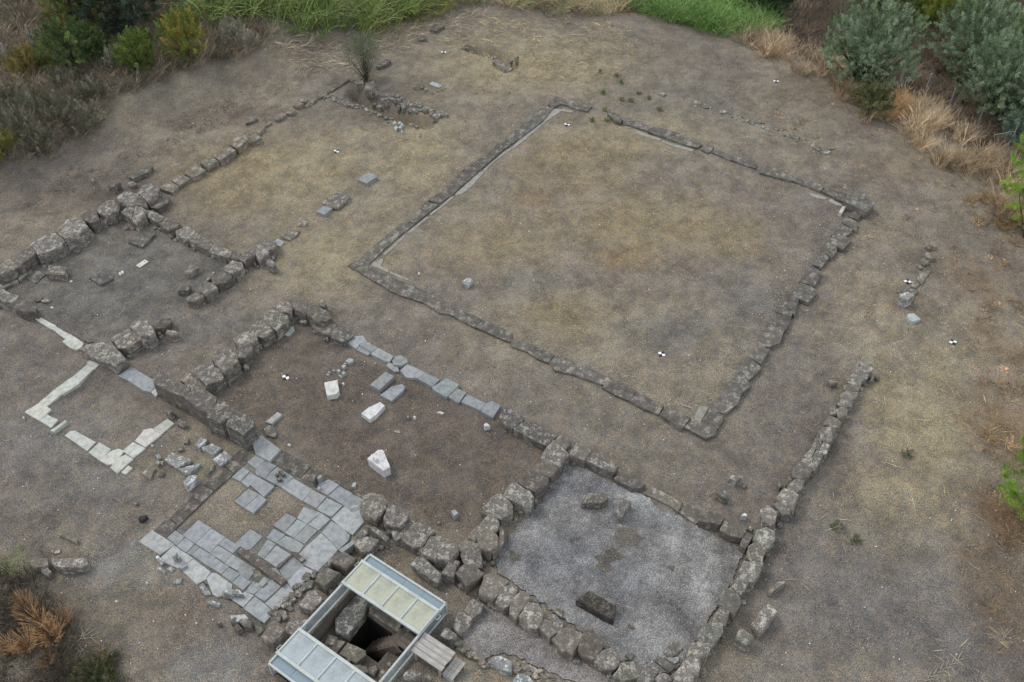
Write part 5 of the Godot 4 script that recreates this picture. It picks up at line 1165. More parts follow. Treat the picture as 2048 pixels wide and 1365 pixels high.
	lo("stone_slab", "small square slab at the near edge of the mosaic", "stone slab", "loose slabs", "slab", 7, 3, [237,-1026,246,-1035,260,-1027,248,-1013])
	lo("stone_slab", "rectangular dark slab in the near right corner of the mosaic room", "stone slab", "loose slabs", "slab", 7, 3, [300,-1013,307,-1024,343,-998,329,-985])
	lo("stone_slab", "rounded flat stone in the near right corner of the mosaic room", "stone slab", "loose slabs", "pale", 5, 3, [321,-1031,340,-1057,356,-1057,367,-1042,352,-1025,330,-1022])
	lo("stone_slab", "pale flat stone between the rectangular slab and a rounded flat stone", "stone slab", "loose slabs", "marble", 5, 3, [321,-1021,333,-1022,356,-1021,353,-1011,342,-1006])
	lo("stone", "pointed long stone on the earth right of the boulder wall", "stone", "loose stones on the ground", "cream2", 20, 0, [621,-1202,618,-1195,581,-1168,574,-1169,574,-1173,599,-1197])
	lo("stone_block", "large oblong grey block outside the boulder wall", "stone block", "loose dark and grey blocks", "pale", 35, 0, [579,-1114,558,-1088,532,-1062,517,-1083,540,-1112,567,-1136,578,-1118])
	lo("stone_block", "grey block split by a groove, nearest one outside the boulder wall", "stone block", "loose dark and grey blocks", "pale", 35, 0, [516,-1052,508,-1035,496,-1034,477,-1048,485,-1067,492,-1072,512,-1060])
	lo("stone_block", "long fallen block between the steel cover and the big rounded blocks", "stone block", "loose dark and grey blocks", "rough", 30, 0, [-167,-1215,-179,-1196,-197,-1209,-242,-1249,-229,-1269,-214,-1268,-168,-1223])
	lo("stone_block", "lichened block at the far corner of the grey corridor floor", "stone block", "loose dark and grey blocks", "pale", 25, 0, [-116,-1130,-107,-1151,-94,-1159,-69,-1148,-76,-1126,-96,-1112])
	lo("stone_block", "pale stone with a round socket beside the corridor floor", "stone block", "loose dark and grey blocks", "pale", 20, 0, [-142,-1096,-129,-1129,-116,-1131,-96,-1114,-99,-1093,-120,-1074])
	lo("stone_block", "rounded block between the wooden platform and the corridor floor", "stone block", "loose dark and grey blocks", "rough", 40, 0, [-128,-1065,-128,-1058,-142,-1050,-164,-1064,-159,-1077,-149,-1081])
	lo("stone_block", "large pale block at the near edge of the corridor floor", "stone block", "loose dark and grey blocks", "marble", 20, 0, [-61,-1009,-48,-1024,-32,-1025,-9,-1009,-9,-984,-32,-990])
	lo("stone_block", "pale block near the bottom edge right of the large pale one", "stone block", "loose dark and grey blocks", "marble", 20, 0, [-7,-968,5,-983,26,-977,44,-963,38,-947,12,-947])
	lo("stone_block", "rough block at the bottom edge under the wooden platform", "stone block", "loose dark and grey blocks", "rough", 35, 0, [-201,-979,-213,-965,-235,-965,-240,-973,-236,-982,-223,-989])
	lo("boulder", "small rough block at the bottom edge beneath the lower step", "boulder", "loose boulders", "rough", 25, 0, [-177,-975,-181,-965,-195,-975,-193,-978,-179,-978])
	lo("stone", "farthest rounded stone of the buried row at right", "stone", "loose stones on the ground", "cream2", 15, 0, [1322,-2405,1335,-2422,1343,-2397,1334,-2384,1326,-2390])
	lo("stone", "second rounded stone of the buried row at right", "stone", "loose stones on the ground", "cream2", 12, 0, [1308,-2394,1319,-2407,1324,-2385,1315,-2381])
	lo("stone", "widest rounded stone of the buried row at right", "stone", "loose stones on the ground", "cream2", 15, 0, [1286,-2354,1300,-2366,1319,-2353,1318,-2336,1310,-2328,1296,-2335])
	lo("stone", "oval stone after the widest one of the buried row at right", "stone", "loose stones on the ground", "cream2", 12, 0, [1274,-2333,1283,-2340,1297,-2325,1290,-2311,1277,-2319])
	lo("stone", "tiny stone before the long flat slab of the buried row at right", "stone", "loose stones on the ground", "cream2", 8, 0, [1273,-2317,1283,-2323,1287,-2315,1278,-2307])
	lo("stone", "flat small stone just above the long flat slab at right", "stone", "loose stones on the ground", "cream2", 8, 0, [1255,-2308,1267,-2315,1272,-2297,1262,-2293])
	lo("stone_slab", "long flat slab of the buried row at right", "stone slab", "loose slabs", "cream2", 6, 0, [1242,-2259,1255,-2275,1289,-2286,1279,-2264,1244,-2220,1239,-2245])
	lo("stone", "cracked flat stone below the long slab of the buried row", "stone", "loose stones on the ground", "cream2", 6, 0, [1219,-2234,1236,-2244,1240,-2222,1220,-2203,1212,-2214])
	lo("stone", "flat stone above the white boulder at right", "stone", "loose stones on the ground", "cream2", 6, 0, [1201,-2200,1217,-2204,1223,-2191,1213,-2178,1199,-2183])
	lo("stone", "flat stone partly behind the white boulder at right", "stone", "loose stones on the ground", "cream2", 6, 0, [1194,-2176,1210,-2173,1196,-2147,1189,-2143])
	lo("stone", "thin stone chip left of the buried row above the white boulder", "stone", "loose stones on the ground", "cream2", 5, 0, [1162,-2190,1172,-2200,1178,-2193,1169,-2182])
	lo("boulder", "big white lichened boulder at the near end of the buried row", "boulder", "loose boulders", "marble", 40, 0, [1188,-2139,1164,-2120,1152,-2130,1145,-2139,1149,-2147,1174,-2155,1188,-2141])
	lo("stone", "flat white stone in front of the big white boulder at right", "stone", "loose stones on the ground", "white2", 12, 0, [1157,-2082,1166,-2088,1182,-2088,1192,-2062,1168,-2053,1158,-2060])
	lo("boulder", "rounded brown boulder left of the far end of the boulder wall", "boulder", "loose boulders", "cream2", 20, 0, [889,-1814,888,-1811,870,-1806,863,-1818,867,-1822])
	lo("stone", "stone leaning at the far end of the boulder wall", "stone", "loose stones on the ground", "pale", 15, 0, [975,-1815,992,-1844,996,-1843,990,-1824,981,-1813])
	lo("stone", "pale stone right of the leaning one at the far end of the boulder wall", "stone", "loose stones on the ground", "pale", 10, 0, [999,-1838,1008,-1844,1010,-1833,1002,-1827])
	lo("stone", "flat grey stone, first of the sunk line beyond the courtyard", "stone", "loose stones on the ground", "pale", 6, 0, [695,-3273,710,-3284,730,-3268,719,-3248])
	lo("stone", "flat grey stone, second and larger of the sunk line beyond the courtyard", "stone", "loose stones on the ground", "pale", 6, 0, [724,-3246,735,-3263,764,-3241,757,-3221])
	lo("stone", "third flat stone of the sunk line beyond the courtyard", "stone", "loose stones on the ground", "pale", 6, 0, [784,-3205,804,-3216,819,-3200,795,-3190])
	lo("stone", "small buried stone in the middle of the sunk line beyond the courtyard", "stone", "loose stones on the ground", "pale", 6, 0, [861,-3139,877,-3152,889,-3143,878,-3131])
	lo("stone", "rounded buried stone after the middle of the sunk line", "stone", "loose stones on the ground", "pale", 6, 0, [884,-3126,897,-3137,908,-3126,897,-3112])
	lo("stone", "bluish flat stone in the later half of the sunk line", "stone", "loose stones on the ground", "pale", 6, 0, [922,-3096,933,-3104,951,-3083,944,-3069])
	lo("stone", "pale stone ending the middle of the sunk line", "stone", "loose stones on the ground", "pale", 6, 0, [966,-3091,980,-3101,989,-3086,976,-3073])
	lo("stone", "broken pale stone on the last part of the sunk line", "stone", "loose stones on the ground", "pale", 6, 0, [1017,-3041,1033,-3051,1051,-3028,1038,-3010,1022,-3020])
	lo("stone", "pale stone near the end of the sunk line", "stone", "loose stones on the ground", "pale", 6, 0, [1075,-2971,1096,-2987,1114,-2966,1096,-2946])
	lo("stone", "last flat stone of the sunk line toward the corner block", "stone", "loose stones on the ground", "pale", 6, 0, [1101,-2931,1118,-2947,1140,-2935,1128,-2915])
	lo("stone", "small flat stone between the green weeds and the sunk line", "stone", "loose stones on the ground", "pale", 6, 0, [573,-3334,584,-3346,604,-3329,592,-3316])
	lo("stone", "small white stone standing on the thick corner block of the courtyard", "stone", "loose stones on the ground", "marble", 17, 28, [1172,-2626,1170,-2621,1162,-2615,1159,-2621,1166,-2631])
	lo("marble_block", "white squared block with dark lichen lying inside the courtyard", "marble block", "loose marble blocks", "marble", 20, 0, [-115,-2249,-133,-2229,-152,-2242,-130,-2264])
	lo("stone", "tiny white chip left of the white block inside the courtyard", "stone", "loose stones on the ground", "white", 6, 0, [-289,-2302,-286,-2307,-281,-2302,-285,-2297])
	lo("stone_slab", "broken pale slab beside the little hole in the upper room", "stone slab", "loose slabs", "white2", 6, 0, [-311,-3427,-298,-3443,-259,-3413,-272,-3398,-287,-3405])
	lo("stone", "stone on the left lip of the little hole in the upper room", "stone", "loose stones on the ground", "pale", 12, 0, [-376,-3397,-368,-3406,-356,-3396,-363,-3387])
	lo("stone", "round stone inside the little hole in the upper room", "stone", "loose stones on the ground", "pale", 10, 0, [-347,-3399,-340,-3413,-332,-3399,-336,-3387])
	lo("stone", "stone on the right lip of the little hole in the upper room", "stone", "loose stones on the ground", "pale", 10, 0, [-331,-3376,-320,-3392,-314,-3385,-326,-3367])
	lo("stone_block", "long pale block beside the rubble trench at the top", "stone block", "loose dark and grey blocks", "pale", 12, 0, [-65,-3579,-53,-3603,17,-3527,-3,-3513,-19,-3515])
	lo("stone", "white stone, leftmost of the little heap in the upper trench", "stone", "loose stones on the ground", "white2", 12, 0, [-433,-3137,-427,-3154,-418,-3150,-418,-3137])
	lo("stone", "bluish stone, topmost of the little heap in the upper trench", "stone", "loose stones on the ground", "white2", 12, 0, [-412,-3137,-406,-3154,-399,-3145,-403,-3133])
	lo("stone", "grey stone, rightmost of the little heap in the upper trench", "stone", "loose stones on the ground", "white2", 12, 0, [-402,-3128,-396,-3141,-390,-3132,-395,-3120])
	lo("stone", "white stone, middle of the little heap in the upper trench", "stone", "loose stones on the ground", "white2", 12, 0, [-408,-3112,-402,-3124,-394,-3112,-401,-3103])
	lo("stone", "yellowish stone, nearest of the little heap in the upper trench", "stone", "loose stones on the ground", "white2", 12, 0, [-426,-3108,-418,-3125,-408,-3112,-416,-3095])
	lo("stone", "tiny white chip just below the little heap in the upper trench", "stone", "loose stones on the ground", "white2", 12, 0, [-397,-3087,-393,-3093,-389,-3082,-393,-3076])
	lo("stone", "brown flat stone right of the little heap in the upper trench", "stone", "loose stones on the ground", "pale", 8, 0, [-371,-3142,-363,-3151,-354,-3142,-362,-3134])
	lo("stone", "second flat stone right of the little heap in the upper trench", "stone", "loose stones on the ground", "pale", 8, 0, [-351,-3125,-341,-3133,-333,-3125,-342,-3117])
	lo("stone", "small pale stone on the slope left of the long narrow slab", "stone", "loose stones on the ground", "pale", 10, 0, [-1480,-2876,-1475,-2886,-1464,-2876,-1466,-2859])
	lo("stone", "grey stone on the slope behind the left rear wall", "stone", "loose stones on the ground", "pale", 10, 0, [-1456,-2818,-1450,-2827,-1434,-2808,-1440,-2801])
	lo("stone_slab", "thin slab lying above the kerb wall of pale worn stones", "stone slab", "loose slabs", "slab", 12, 0, [-976,-3149,-941,-3191,-936,-3180,-961,-3155])
	lo("stone", "white chip in the dust at lower left, farthest of several", "stone", "loose stones on the ground", "white", 5, 0, [-914,-1176,-911,-1179,-906,-1177,-910,-1174])
	lo("stone", "white chip left of the pointed pale stone by the floor", "stone", "loose stones on the ground", "white", 5, 0, [-854,-1223,-853,-1226,-849,-1223,-851,-1220])
	lo("stone", "white chip between the lower left dust and the split slab piece", "stone", "loose stones on the ground", "white", 5, 0, [-747,-1140,-745,-1142,-742,-1140,-744,-1137])
	lo("stone", "white chip left of the heap by the near floor corner", "stone", "loose stones on the ground", "white", 5, 0, [-717,-1119,-716,-1122,-712,-1119,-714,-1116])
	lo("stone", "white chip in open dust at lower left, nearest of several", "stone", "loose stones on the ground", "white", 5, 0, [-814,-1124,-813,-1127,-810,-1124,-812,-1122])
	lo("stone", "bluish chip near the dead twigs at the bottom left", "stone", "loose stones on the ground", "white", 5, 0, [-887,-1046,-884,-1049,-880,-1046,-881,-1041])
	lo("stone", "pebble beside the rectangular dark slab of the mosaic room", "stone", "loose stones on the ground", "white", 5, 0, [292,-1013,295,-1016,297,-1013,294,-1009])
	lo("stone", "pale pebble left of the near corner of the steel cover", "stone", "loose stones on the ground", "cream2", 8, 0, [-528,-1022,-526,-1031,-521,-1028,-520,-1015,-524,-1015])

# small round stones piled along a line
func rubble(called: String, label: String, line: PackedVector2Array, n: int, size: float, h: float, style: String, spread: float, sunk := 0.0):
	var t := thing(called, label, "rubble wall", "rubble stone lines", line[0].x * 100.0, line[0].y * 100.0)
	for k in n:
		var f := (k + rng.randf()) / n * (line.size() - 1)
		var i := mini(int(f), line.size() - 2)
		var q := line[i].lerp(line[i + 1], f - i)
		var d := (line[i + 1] - line[i]).normalized().orthogonal()
		q += d * rng.randf_range(-spread, spread)
		var r := size * rng.randf_range(0.55, 1.25)
		var p := PackedVector2Array()
		var m := rng.randi_range(5, 7)
		var turn := rng.randf() * TAU
		for j in m:
			p.append(Vector2.from_angle(turn + TAU * (j + rng.randf_range(-0.25, 0.25)) / m) * r * rng.randf_range(0.75, 1.1) * Vector2(1.0, 0.8))
		var y := height(q.x, q.y) + minf(dip(q.x, q.y), -sunk)
		var at := Vector3(q.x, y, q.y)
		occupy(p, q)
		mesh_in(t, "stone", stone_mesh(p, h * rng.randf_range(0.5, 1.2), 0.0, style, at, 0.05), mats[styles[style][0]], at - t.position)

func rubble_all():
	rubble("rubble_wall", "curving rubble wall of round field stones from the sapling to the earth edge", pts([-541,-3388,-499,-3351,-444,-3327,-415,-3295,-376,-3281,-346,-3258,-317,-3244,-283,-3222,-249,-3191]), 70, 0.14, 0.24, "pale", 0.20, 0.13)
	rubble("rubble_wall", "low buried rubble line between the yellow earth room and the rubble wall trench", pts([-727,-3347,-682,-3332,-642,-3313,-600,-3286,-555,-3258,-485,-3213,-439,-3173]), 46, 0.10, 0.10, "pale", 0.16)
	rubble("rubble_wall", "rubble stones lining the overgrown trench at the top of the site", pts([-183,-3713,-131,-3696,-80,-3654,-29,-3637,14,-3641,37,-3611]), 40, 0.10, 0.16, "pale", 0.18, 0.1)
	rubble("rubble_wall", "scatter of small rubble along the sunk line beyond the north east kerb", pts([690,-3274,807,-3202,889,-3140,948,-3097,1030,-3037,1092,-2972,1146,-2935]), 40, 0.07, 0.05, "pale", 0.2)
	rubble("rubble_wall", "brick and stone edging along the near side of the grey corridor floor", pts([-127,-1055,-103,-1038,-76,-1019,-62,-1009]), 22, 0.09, 0.12, "cream2", 0.05)
	rubble("rubble_wall", "cobble packing below the corridor edging at the bottom of the picture", pts([-14,-1011,8,-1002,45,-982,79,-964]), 40, 0.09, 0.06, "cream2", 0.16)
	rubble("rubble_wall", "rubble packing between the paved floor and the boulders beside the steel cover", pts([-547,-1131,-518,-1159,-500,-1197,-471,-1236]), 26, 0.10, 0.12, "pale", 0.12)

# ---------------------------------------------------------------- ground
var patches := []
var regions := []
func soil_tone(x: float, z: float) -> Color:
	var n := big.get_noise_2d(x, z)
	var m := mid.get_noise_2d(x, z)
	var c := srgb(132, 124, 116).lerp(srgb(144, 135, 120), clampf(0.5 + n * 1.3 + m * 0.5, 0, 1))
	for p in patches:
		var d := Vector2((x - p[0].x) / p[1], (z - p[0].z) / p[2]).length() + m * 0.35 + n * 0.3
		if d < 1.12:
			c = c.lerp(p[3], p[4] * smoothstep(1.12, 0.1, d))
	var q := Vector2(x, z)
	for g in regions:
		if g[3].has_point(q):
			var w := q + Vector2(m, n) * 0.4
			var far := 1e9
			var poly: PackedVector2Array = g[0]
			for i in poly.size():
				far = minf(far, w.distance_to(Geometry2D.get_closest_point_to_segment(w, poly[i], poly[(i + 1) % poly.size()])))
			if not Geometry2D.is_point_in_polygon(w, poly): far = -far
			c = c.lerp(g[1], g[2] * smoothstep(-g[4], g[4], far))
	var d2 := side(q, edge)
	if d2 > 0.0:
		c = c.lerp(srgb(96, 87, 76), smoothstep(0.0, 1.6, d2))
	var v := 1.145 + mid.get_noise_2d(x * 2.6 + 40.0, z * 2.6) * 0.08 + fine.get_noise_2d(x, z) * 0.06
	return Color(c.r * v, c.g * v, c.b * v)

func setup_ground():
	var grey := srgb(118, 116, 114)
	var dust := srgb(138, 138, 136)
	var tan := srgb(160, 149, 124)
	var gold := srgb(149, 136, 111)
	var brown := srgb(112, 102, 93)
	var dark := srgb(102, 95, 88)
	var red := srgb(122, 99, 80)
	patches = [
		[Vector3(-9.10, 0.00, -28.70), 4.2, 3.6, gold, 0.9], [Vector3(-6.64, 0.00, -28.64), 3.0, 3.0, tan, 0.8], [Vector3(-5.76, 0.00, -24.26), 3.0, 3.0, tan, 0.8], [Vector3(-3.39, 0.00, -29.81), 2.6, 4.5, tan, 0.85],
		[Vector3(0.65, 0.00, -35.71), 6.0, 3.4, tan, 0.9], [Vector3(4.02, 0.00, -30.61), 4.5, 1.8, tan, 0.7], [Vector3(8.21, 0.00, -32.91), 3.5, 2.2, grey, 0.4],
		[Vector3(2.28, 0.00, -28.76), 3.2, 2.8, gold, 0.75], [Vector3(4.08, 0.00, -25.61), 4.0, 2.4, gold, 0.85], [Vector3(-0.35, 0.00, -24.41), 2.8, 2.0, gold, 0.8], [Vector3(1.58, 0.00, -21.12), 2.4, 1.5, gold, 0.75], [Vector3(6.58, 0.00, -24.78), 2.6, 1.6, gold, 0.6], [Vector3(3.42, 0.00, -23.60), 1.2, 0.8, srgb(146, 124, 96), 0.6], [Vector3(0.66, 0.00, -26.76), 1.0, 0.8, srgb(148, 126, 96), 0.5],
		[Vector3(4.43, 0.00, -20.23), 2.2, 1.3, grey, 0.6], [Vector3(7.15, 0.00, -21.68), 1.4, 1.4, grey, 0.5], [Vector3(0.58, 0.00, -22.70), 2.0, 1.1, grey, 0.4],
		[Vector3(-3.23, 0.00, -16.44), 3.0, 2.2, brown, 0.85], [Vector3(-5.16, 0.00, -18.24), 1.8, 1.2, brown, 0.8], [Vector3(-1.59, 0.00, -14.50), 1.6, 1.3, dark, 0.7], [Vector3(-5.37, 0.00, -16.81), 1.5, 1.2, brown, 0.7], [Vector3(-0.87, 0.00, -16.24), 1.6, 1.2, brown, 0.7], [Vector3(-2.14, 0.00, -15.60), 0.5, 0.5, gold, 0.5],
		[Vector3(-11.92, 0.00, -22.93), 3.0, 2.4, srgb(116, 114, 110), 0.7], [Vector3(-9.16, 0.00, -20.88), 2.2, 1.4, grey, 0.5],
		[Vector3(-10.91, 0.00, -17.43), 1.2, 0.8, srgb(134, 126, 118), 0.6], [Vector3(-12.05, 0.00, -16.58), 2.0, 1.6, dust, 0.5], [Vector3(-10.39, 0.00, -14.94), 1.8, 1.0, dust, 0.6], [Vector3(-9.21, 0.00, -12.88), 1.4, 1.2, dust, 0.7], [Vector3(-6.53, 0.00, -10.21), 1.2, 0.8, dust, 0.5], [Vector3(-13.70, 0.00, -19.53), 2.2, 1.4, srgb(124, 114, 105), 0.6],
		[Vector3(-10.10, 0.00, -11.21), 2.0, 1.2, dark, 0.85], [Vector3(-11.42, 0.00, -12.11), 1.0, 1.6, dark, 0.8], [Vector3(-7.80, 0.00, -11.43), 1.4, 1.0, brown, 0.4], [Vector3(-11.61, 0.00, -14.05), 1.4, 1.0, brown, 0.6],
		[Vector3(-16.14, 0.14, -28.95), 4.5, 4.0, srgb(118, 110, 102), 0.7], [Vector3(-11.25, 0.00, -32.29), 4.0, 1.3, srgb(112, 103, 95), 0.7], [Vector3(-13.96, 0.00, -27.34), 3.0, 1.3, srgb(108, 100, 93), 0.7], [Vector3(-10.56, 0.20, -34.84), 4.0, 2.0, srgb(136, 127, 117), 0.6], [Vector3(-13.03, 0.27, -32.94), 3.0, 1.5, srgb(138, 130, 120), 0.5],
		[Vector3(-18.80, 0.70, -35.31), 5.0, 4.5, srgb(92, 84, 77), 0.8], [Vector3(-14.25, 0.70, -35.99), 6.0, 2.6, srgb(88, 80, 72), 0.7],
		[Vector3(10.75, 0.00, -16.73), 1.9, 3.2, tan, 0.95], [Vector3(9.00, 0.00, -13.75), 2.2, 2.0, tan, 0.85], [Vector3(10.83, 0.00, -21.17), 1.4, 3.4, srgb(154, 144, 126), 0.85], [Vector3(12.25, 0.00, -24.93), 1.2, 1.8, srgb(150, 140, 122), 0.7], [Vector3(12.02, 0.00, -19.10), 1.2, 1.4, tan, 0.7], [Vector3(7.92, 0.00, -15.93), 0.9, 2.4, srgb(116, 109, 103), 0.7], [Vector3(6.34, 0.00, -13.22), 0.8, 1.6, srgb(114, 108, 103), 0.6],
		[Vector3(7.77, 0.00, -11.34), 2.4, 1.6, grey, 0.65], [Vector3(9.80, 0.00, -10.35), 1.6, 1.0, grey, 0.5], [Vector3(11.89, 0.00, -13.71), 0.9, 1.4, red, 0.85], [Vector3(14.31, 0.00, -22.45), 1.6, 1.6, red, 0.35], [Vector3(12.92, 0.00, -16.53), 1.4, 2.0, srgb(132, 112, 90), 0.85], [Vector3(10.92, 0.00, -11.81), 1.2, 1.6, srgb(122, 106, 88), 0.8], [Vector3(13.84, 0.00, -19.86), 1.2, 1.6, srgb(138, 120, 98), 0.6], [Vector3(10.97, 0.00, -9.98), 0.9, 0.9, dark, 0.7],
		[Vector3(12.00, 0.00, -21.37), 0.9, 0.9, brown, 0.6], [Vector3(12.76, 0.00, -23.91), 0.8, 1.2, brown, 0.4], [Vector3(10.44, 0.00, -33.58), 3.5, 1.6, srgb(132, 120, 106), 0.5], [Vector3(6.34, 0.00, -36.37), 3.0, 1.4, srgb(124, 116, 106), 0.5], [Vector3(13.61, 0.00, -28.52), 2.4, 1.6, srgb(132, 118, 102), 0.5],
		[Vector3(-4.61, 0.00, -33.93), 3.0, 1.8, srgb(126, 117, 106), 0.6], [Vector3(-4.85, 0.00, -32.15), 2.0, 0.7, srgb(112, 102, 93), 0.7], [Vector3(-0.09, 0.00, -16.06), 0.5, 0.5, brown, 0.2],
		[Vector3(3.48, 0.00, -15.51), 2.6, 1.2, srgb(126, 118, 110), 0.5], [Vector3(1.45, 0.00, -18.50), 2.2, 0.9, srgb(130, 124, 116), 0.5], [Vector3(5.95, 0.00, -15.00), 1.0, 1.2, srgb(124, 112, 104), 0.5],
	]
	for g in [
		[pts([-857,-1811,-650,-2126,-480,-1998,-35,-1699,122,-1620,-58,-1318,-359,-1468,-651,-1649]), srgb(112, 103, 96), 0.75, 0.2],
		[pts([-1608,-2209,-1297,-2621,-870,-2382,-965,-2175,-1231,-2011,-1397,-2118]), srgb(118, 115, 111), 0.7, 0.3],
		[pts([108,-1604,458,-1426,624,-1394,945,-1894,787,-2080,516,-1648,-35,-1892,-89,-1780]), srgb(126, 119, 113), 0.6, 0.6],
		[pts([-1605,-2121,-1360,-2096,-1159,-1910,-1340,-1782,-1067,-1589,-756,-1459,-925,-1302,-1300,-1321]), srgb(122, 116, 112), 0.55, 0.8],
		[pts([634,-1322,768,-1436,1047,-1344,1099,-1155,994,-921,492,-928]), srgb(122, 117, 114), 0.6, 1.1],
	]:
		var b := Rect2(g[0][0], Vector2.ZERO)
		for v in g[0]: b = b.expand(v)
		regions.append([g[0], g[1], g[2], b.grow(1.2), g[3]])
	for d in [
		[pts([-1171,-1917,-1237,-1823,-1258,-1782,-1249,-1755,-1221,-1719,-1185,-1701,-1090,-1649,-1054,-1627,-1024,-1622,-996,-1656,-963,-1694,-930,-1737,-975,-1796,-1075,-1863]), 0.14, 0.25],
		[pts([-636,-3349,-616,-3432,-544,-3393,-455,-3318,-389,-3263,-315,-3209,-253,-3186,-292,-3115,-381,-3143,-474,-3204,-550,-3258]), 0.55, 0.2],
		[pts([-194,-3750,-60,-3715,14,-3662,62,-3600,31,-3536,-14,-3538,-59,-3623,-162,-3676]), 0.6, 0.2],
		[pts([-356,-3417,-352,-3431,-332,-3421,-326,-3402,-340,-3393]), 0.3, 0.12],
	]:
		var r := Rect2(d[0][0], Vector2.ZERO)
		for v in d[0]: r = r.expand(v)
		dips.append([d[0], d[1], d[2], r])

func ground():
	setup_ground()
	var xs := PackedFloat32Array()
	var zs := PackedFloat32Array()
	for e in [-420.0, -260.0, -150.0, -90.0, -60.0, -45.0, -36.0, -31.0, -28.0, -26.0]: xs.append(e)
	var x := -25.0
	while x < 25.01:
		xs.append(x)
		x += 0.16
	for e in [26.0, 28.0, 31.0, 36.0, 45.0, 60.0, 90.0, 150.0, 260.0, 420.0]: xs.append(e)
	for e in [-460.0, -300.0, -200.0, -120.0, -85.0, -65.0, -56.0, -51.0, -48.0]: zs.append(e)
	var z := -46.5
	while z < -8.0:
		zs.append(z)
		z += 0.16
	for e in [-7.0, -5.0, -2.0, 3.0, 12.0, 30.0, 70.0, 160.0, 400.0]: zs.append(e)
	var V := PackedVector3Array()
	var K := PackedColorArray()
	var I := PackedInt32Array()
	var nx := xs.size()
	var inv := pit.affine_inverse()
	for j in zs.size():
		for i in nx:
			var px := xs[i]
			var pz := zs[j]
			var near := absf(px) < 25.5 and pz > -47.0 and pz < -7.0
			var y := height(px, pz)
			if near:
				y += dip(px, pz) + fine.get_noise_2d(px * 0.6, pz * 0.6) * 0.010 + mid.get_noise_2d(px, pz) * 0.008
			V.append(Vector3(px, y, pz))
			K.append(soil_tone(px, pz))
	for j in zs.size() - 1:
		for i in nx - 1:
			var a := j * nx + i
			var hit := false
			for k in [a, a + 1, a + nx, a + nx + 1]:
				var l := inv * V[k]
				if l.x > 0.12 and l.x < 2.12 and l.z > 0.12 and l.z < 3.14:
					hit = true
			if hit: continue
			for k in [a, a + 1, a + nx, a + 1, a + nx + 1, a + nx]:
				I.append(k)
	var st := SurfaceTool.new()
	var arr := []
	arr.resize(Mesh.ARRAY_MAX)
	arr[Mesh.ARRAY_VERTEX] = V
	arr[Mesh.ARRAY_COLOR] = K
	arr[Mesh.ARRAY_INDEX] = I
	var am := ArrayMesh.new()
	am.add_surface_from_arrays(Mesh.PRIMITIVE_TRIANGLES, arr)
	st.create_from(am, 0)
	st.generate_normals()
	var g := mesh_in(self, "ground", st.commit(), mats.soil)
	tag(g, "dry earth ground of the excavation with worn straw and dust", "", "", "structure")

# a thin sheet with a ragged outline
func sheet(parent: Node, called: String, poly: PackedVector2Array, y: float, tone: Color, mat: String, ragged: float, spread := 0.06, tints := []) -> MeshInstance3D:
	var ring := PackedVector2Array()
	for i in poly.size():
		var a := poly[i]
		var b := poly[(i + 1) % poly.size()]
		var n := maxi(1, int(a.distance_to(b) / 0.07))
		for k in n:
			var q := a.lerp(b, float(k) / n)
			q += Vector2(fine.get_noise_2d(q.x * 1.7, q.y * 1.7), fine.get_noise_2d(q.y * 1.7 + 80.0, q.x * 1.7)) * ragged
			ring.append(q)
	var all := ring.duplicate()
	var box2 := Rect2(ring[0], Vector2.ZERO)
	for v in ring: box2 = box2.expand(v)
	if tints.size() > 0:
		for i in int(box2.size.x / 0.18):
			for j in int(box2.size.y / 0.18):
				var q := box2.position + Vector2(i + 0.5 + rng.randf_range(-0.2, 0.2), j + 0.5 + rng.randf_range(-0.2, 0.2)) * 0.18
				if Geometry2D.is_point_in_polygon(q, ring): all.append(q)
	var tri := Geometry2D.triangulate_delaunay(all) if tints.size() > 0 else Geometry2D.triangulate_polygon(ring)
	var st := SurfaceTool.new()
	st.begin(Mesh.PRIMITIVE_TRIANGLES)
	var pos: Vector3 = parent.position if parent is Node3D and parent != self else Vector3.ZERO
	for v in all:
		var f := 1.0 + mid.get_noise_2d(v.x * 1.5, v.y * 1.5) * spread * 3.0
		var c := tone
		for p in tints:
			var d := Vector2((v.x - p[0].x) / p[1], (v.y - p[0].z) / p[2]).length() + mid.get_noise_2d(v.x * 2.0, v.y * 2.0) * 0.5
			c = c.lerp(p[3], p[4] * smoothstep(1.0, 0.5, d))
		st.set_color(Color(c.r * f, c.g * f, c.b * f))
		st.set_normal(Vector3.UP)
		st.add_vertex(Vector3(v.x, y, v.y) - pos)
	var n1 := all.size()
	var n2 := ring.size()
	for v in ring:
		st.set_color(tone)
		st.set_normal(Vector3.UP)
		st.add_vertex(Vector3(v.x, y - 0.06, v.y) - pos)
	for k in range(0, tri.size(), 3):
		var a := all[tri[k]]
		var b := all[tri[k + 1]]
		var c := all[tri[k + 2]]
		if tints.size() > 0 and not Geometry2D.is_point_in_polygon((a + b + c) / 3.0, ring): continue
		var cr := (b - a).cross(c - a)
		for j in ([0, 1, 2] if cr > 0.0 else [0, 2, 1]):
			st.add_index(tri[k + j])
	for i in n2:
		for k in [i, i + n1, (i + 1) % n2, (i + 1) % n2, i + n1, (i + 1) % n2 + n1]:
			st.add_index(k)
	return mesh_in(parent, called, st.commit(), mats[mat])

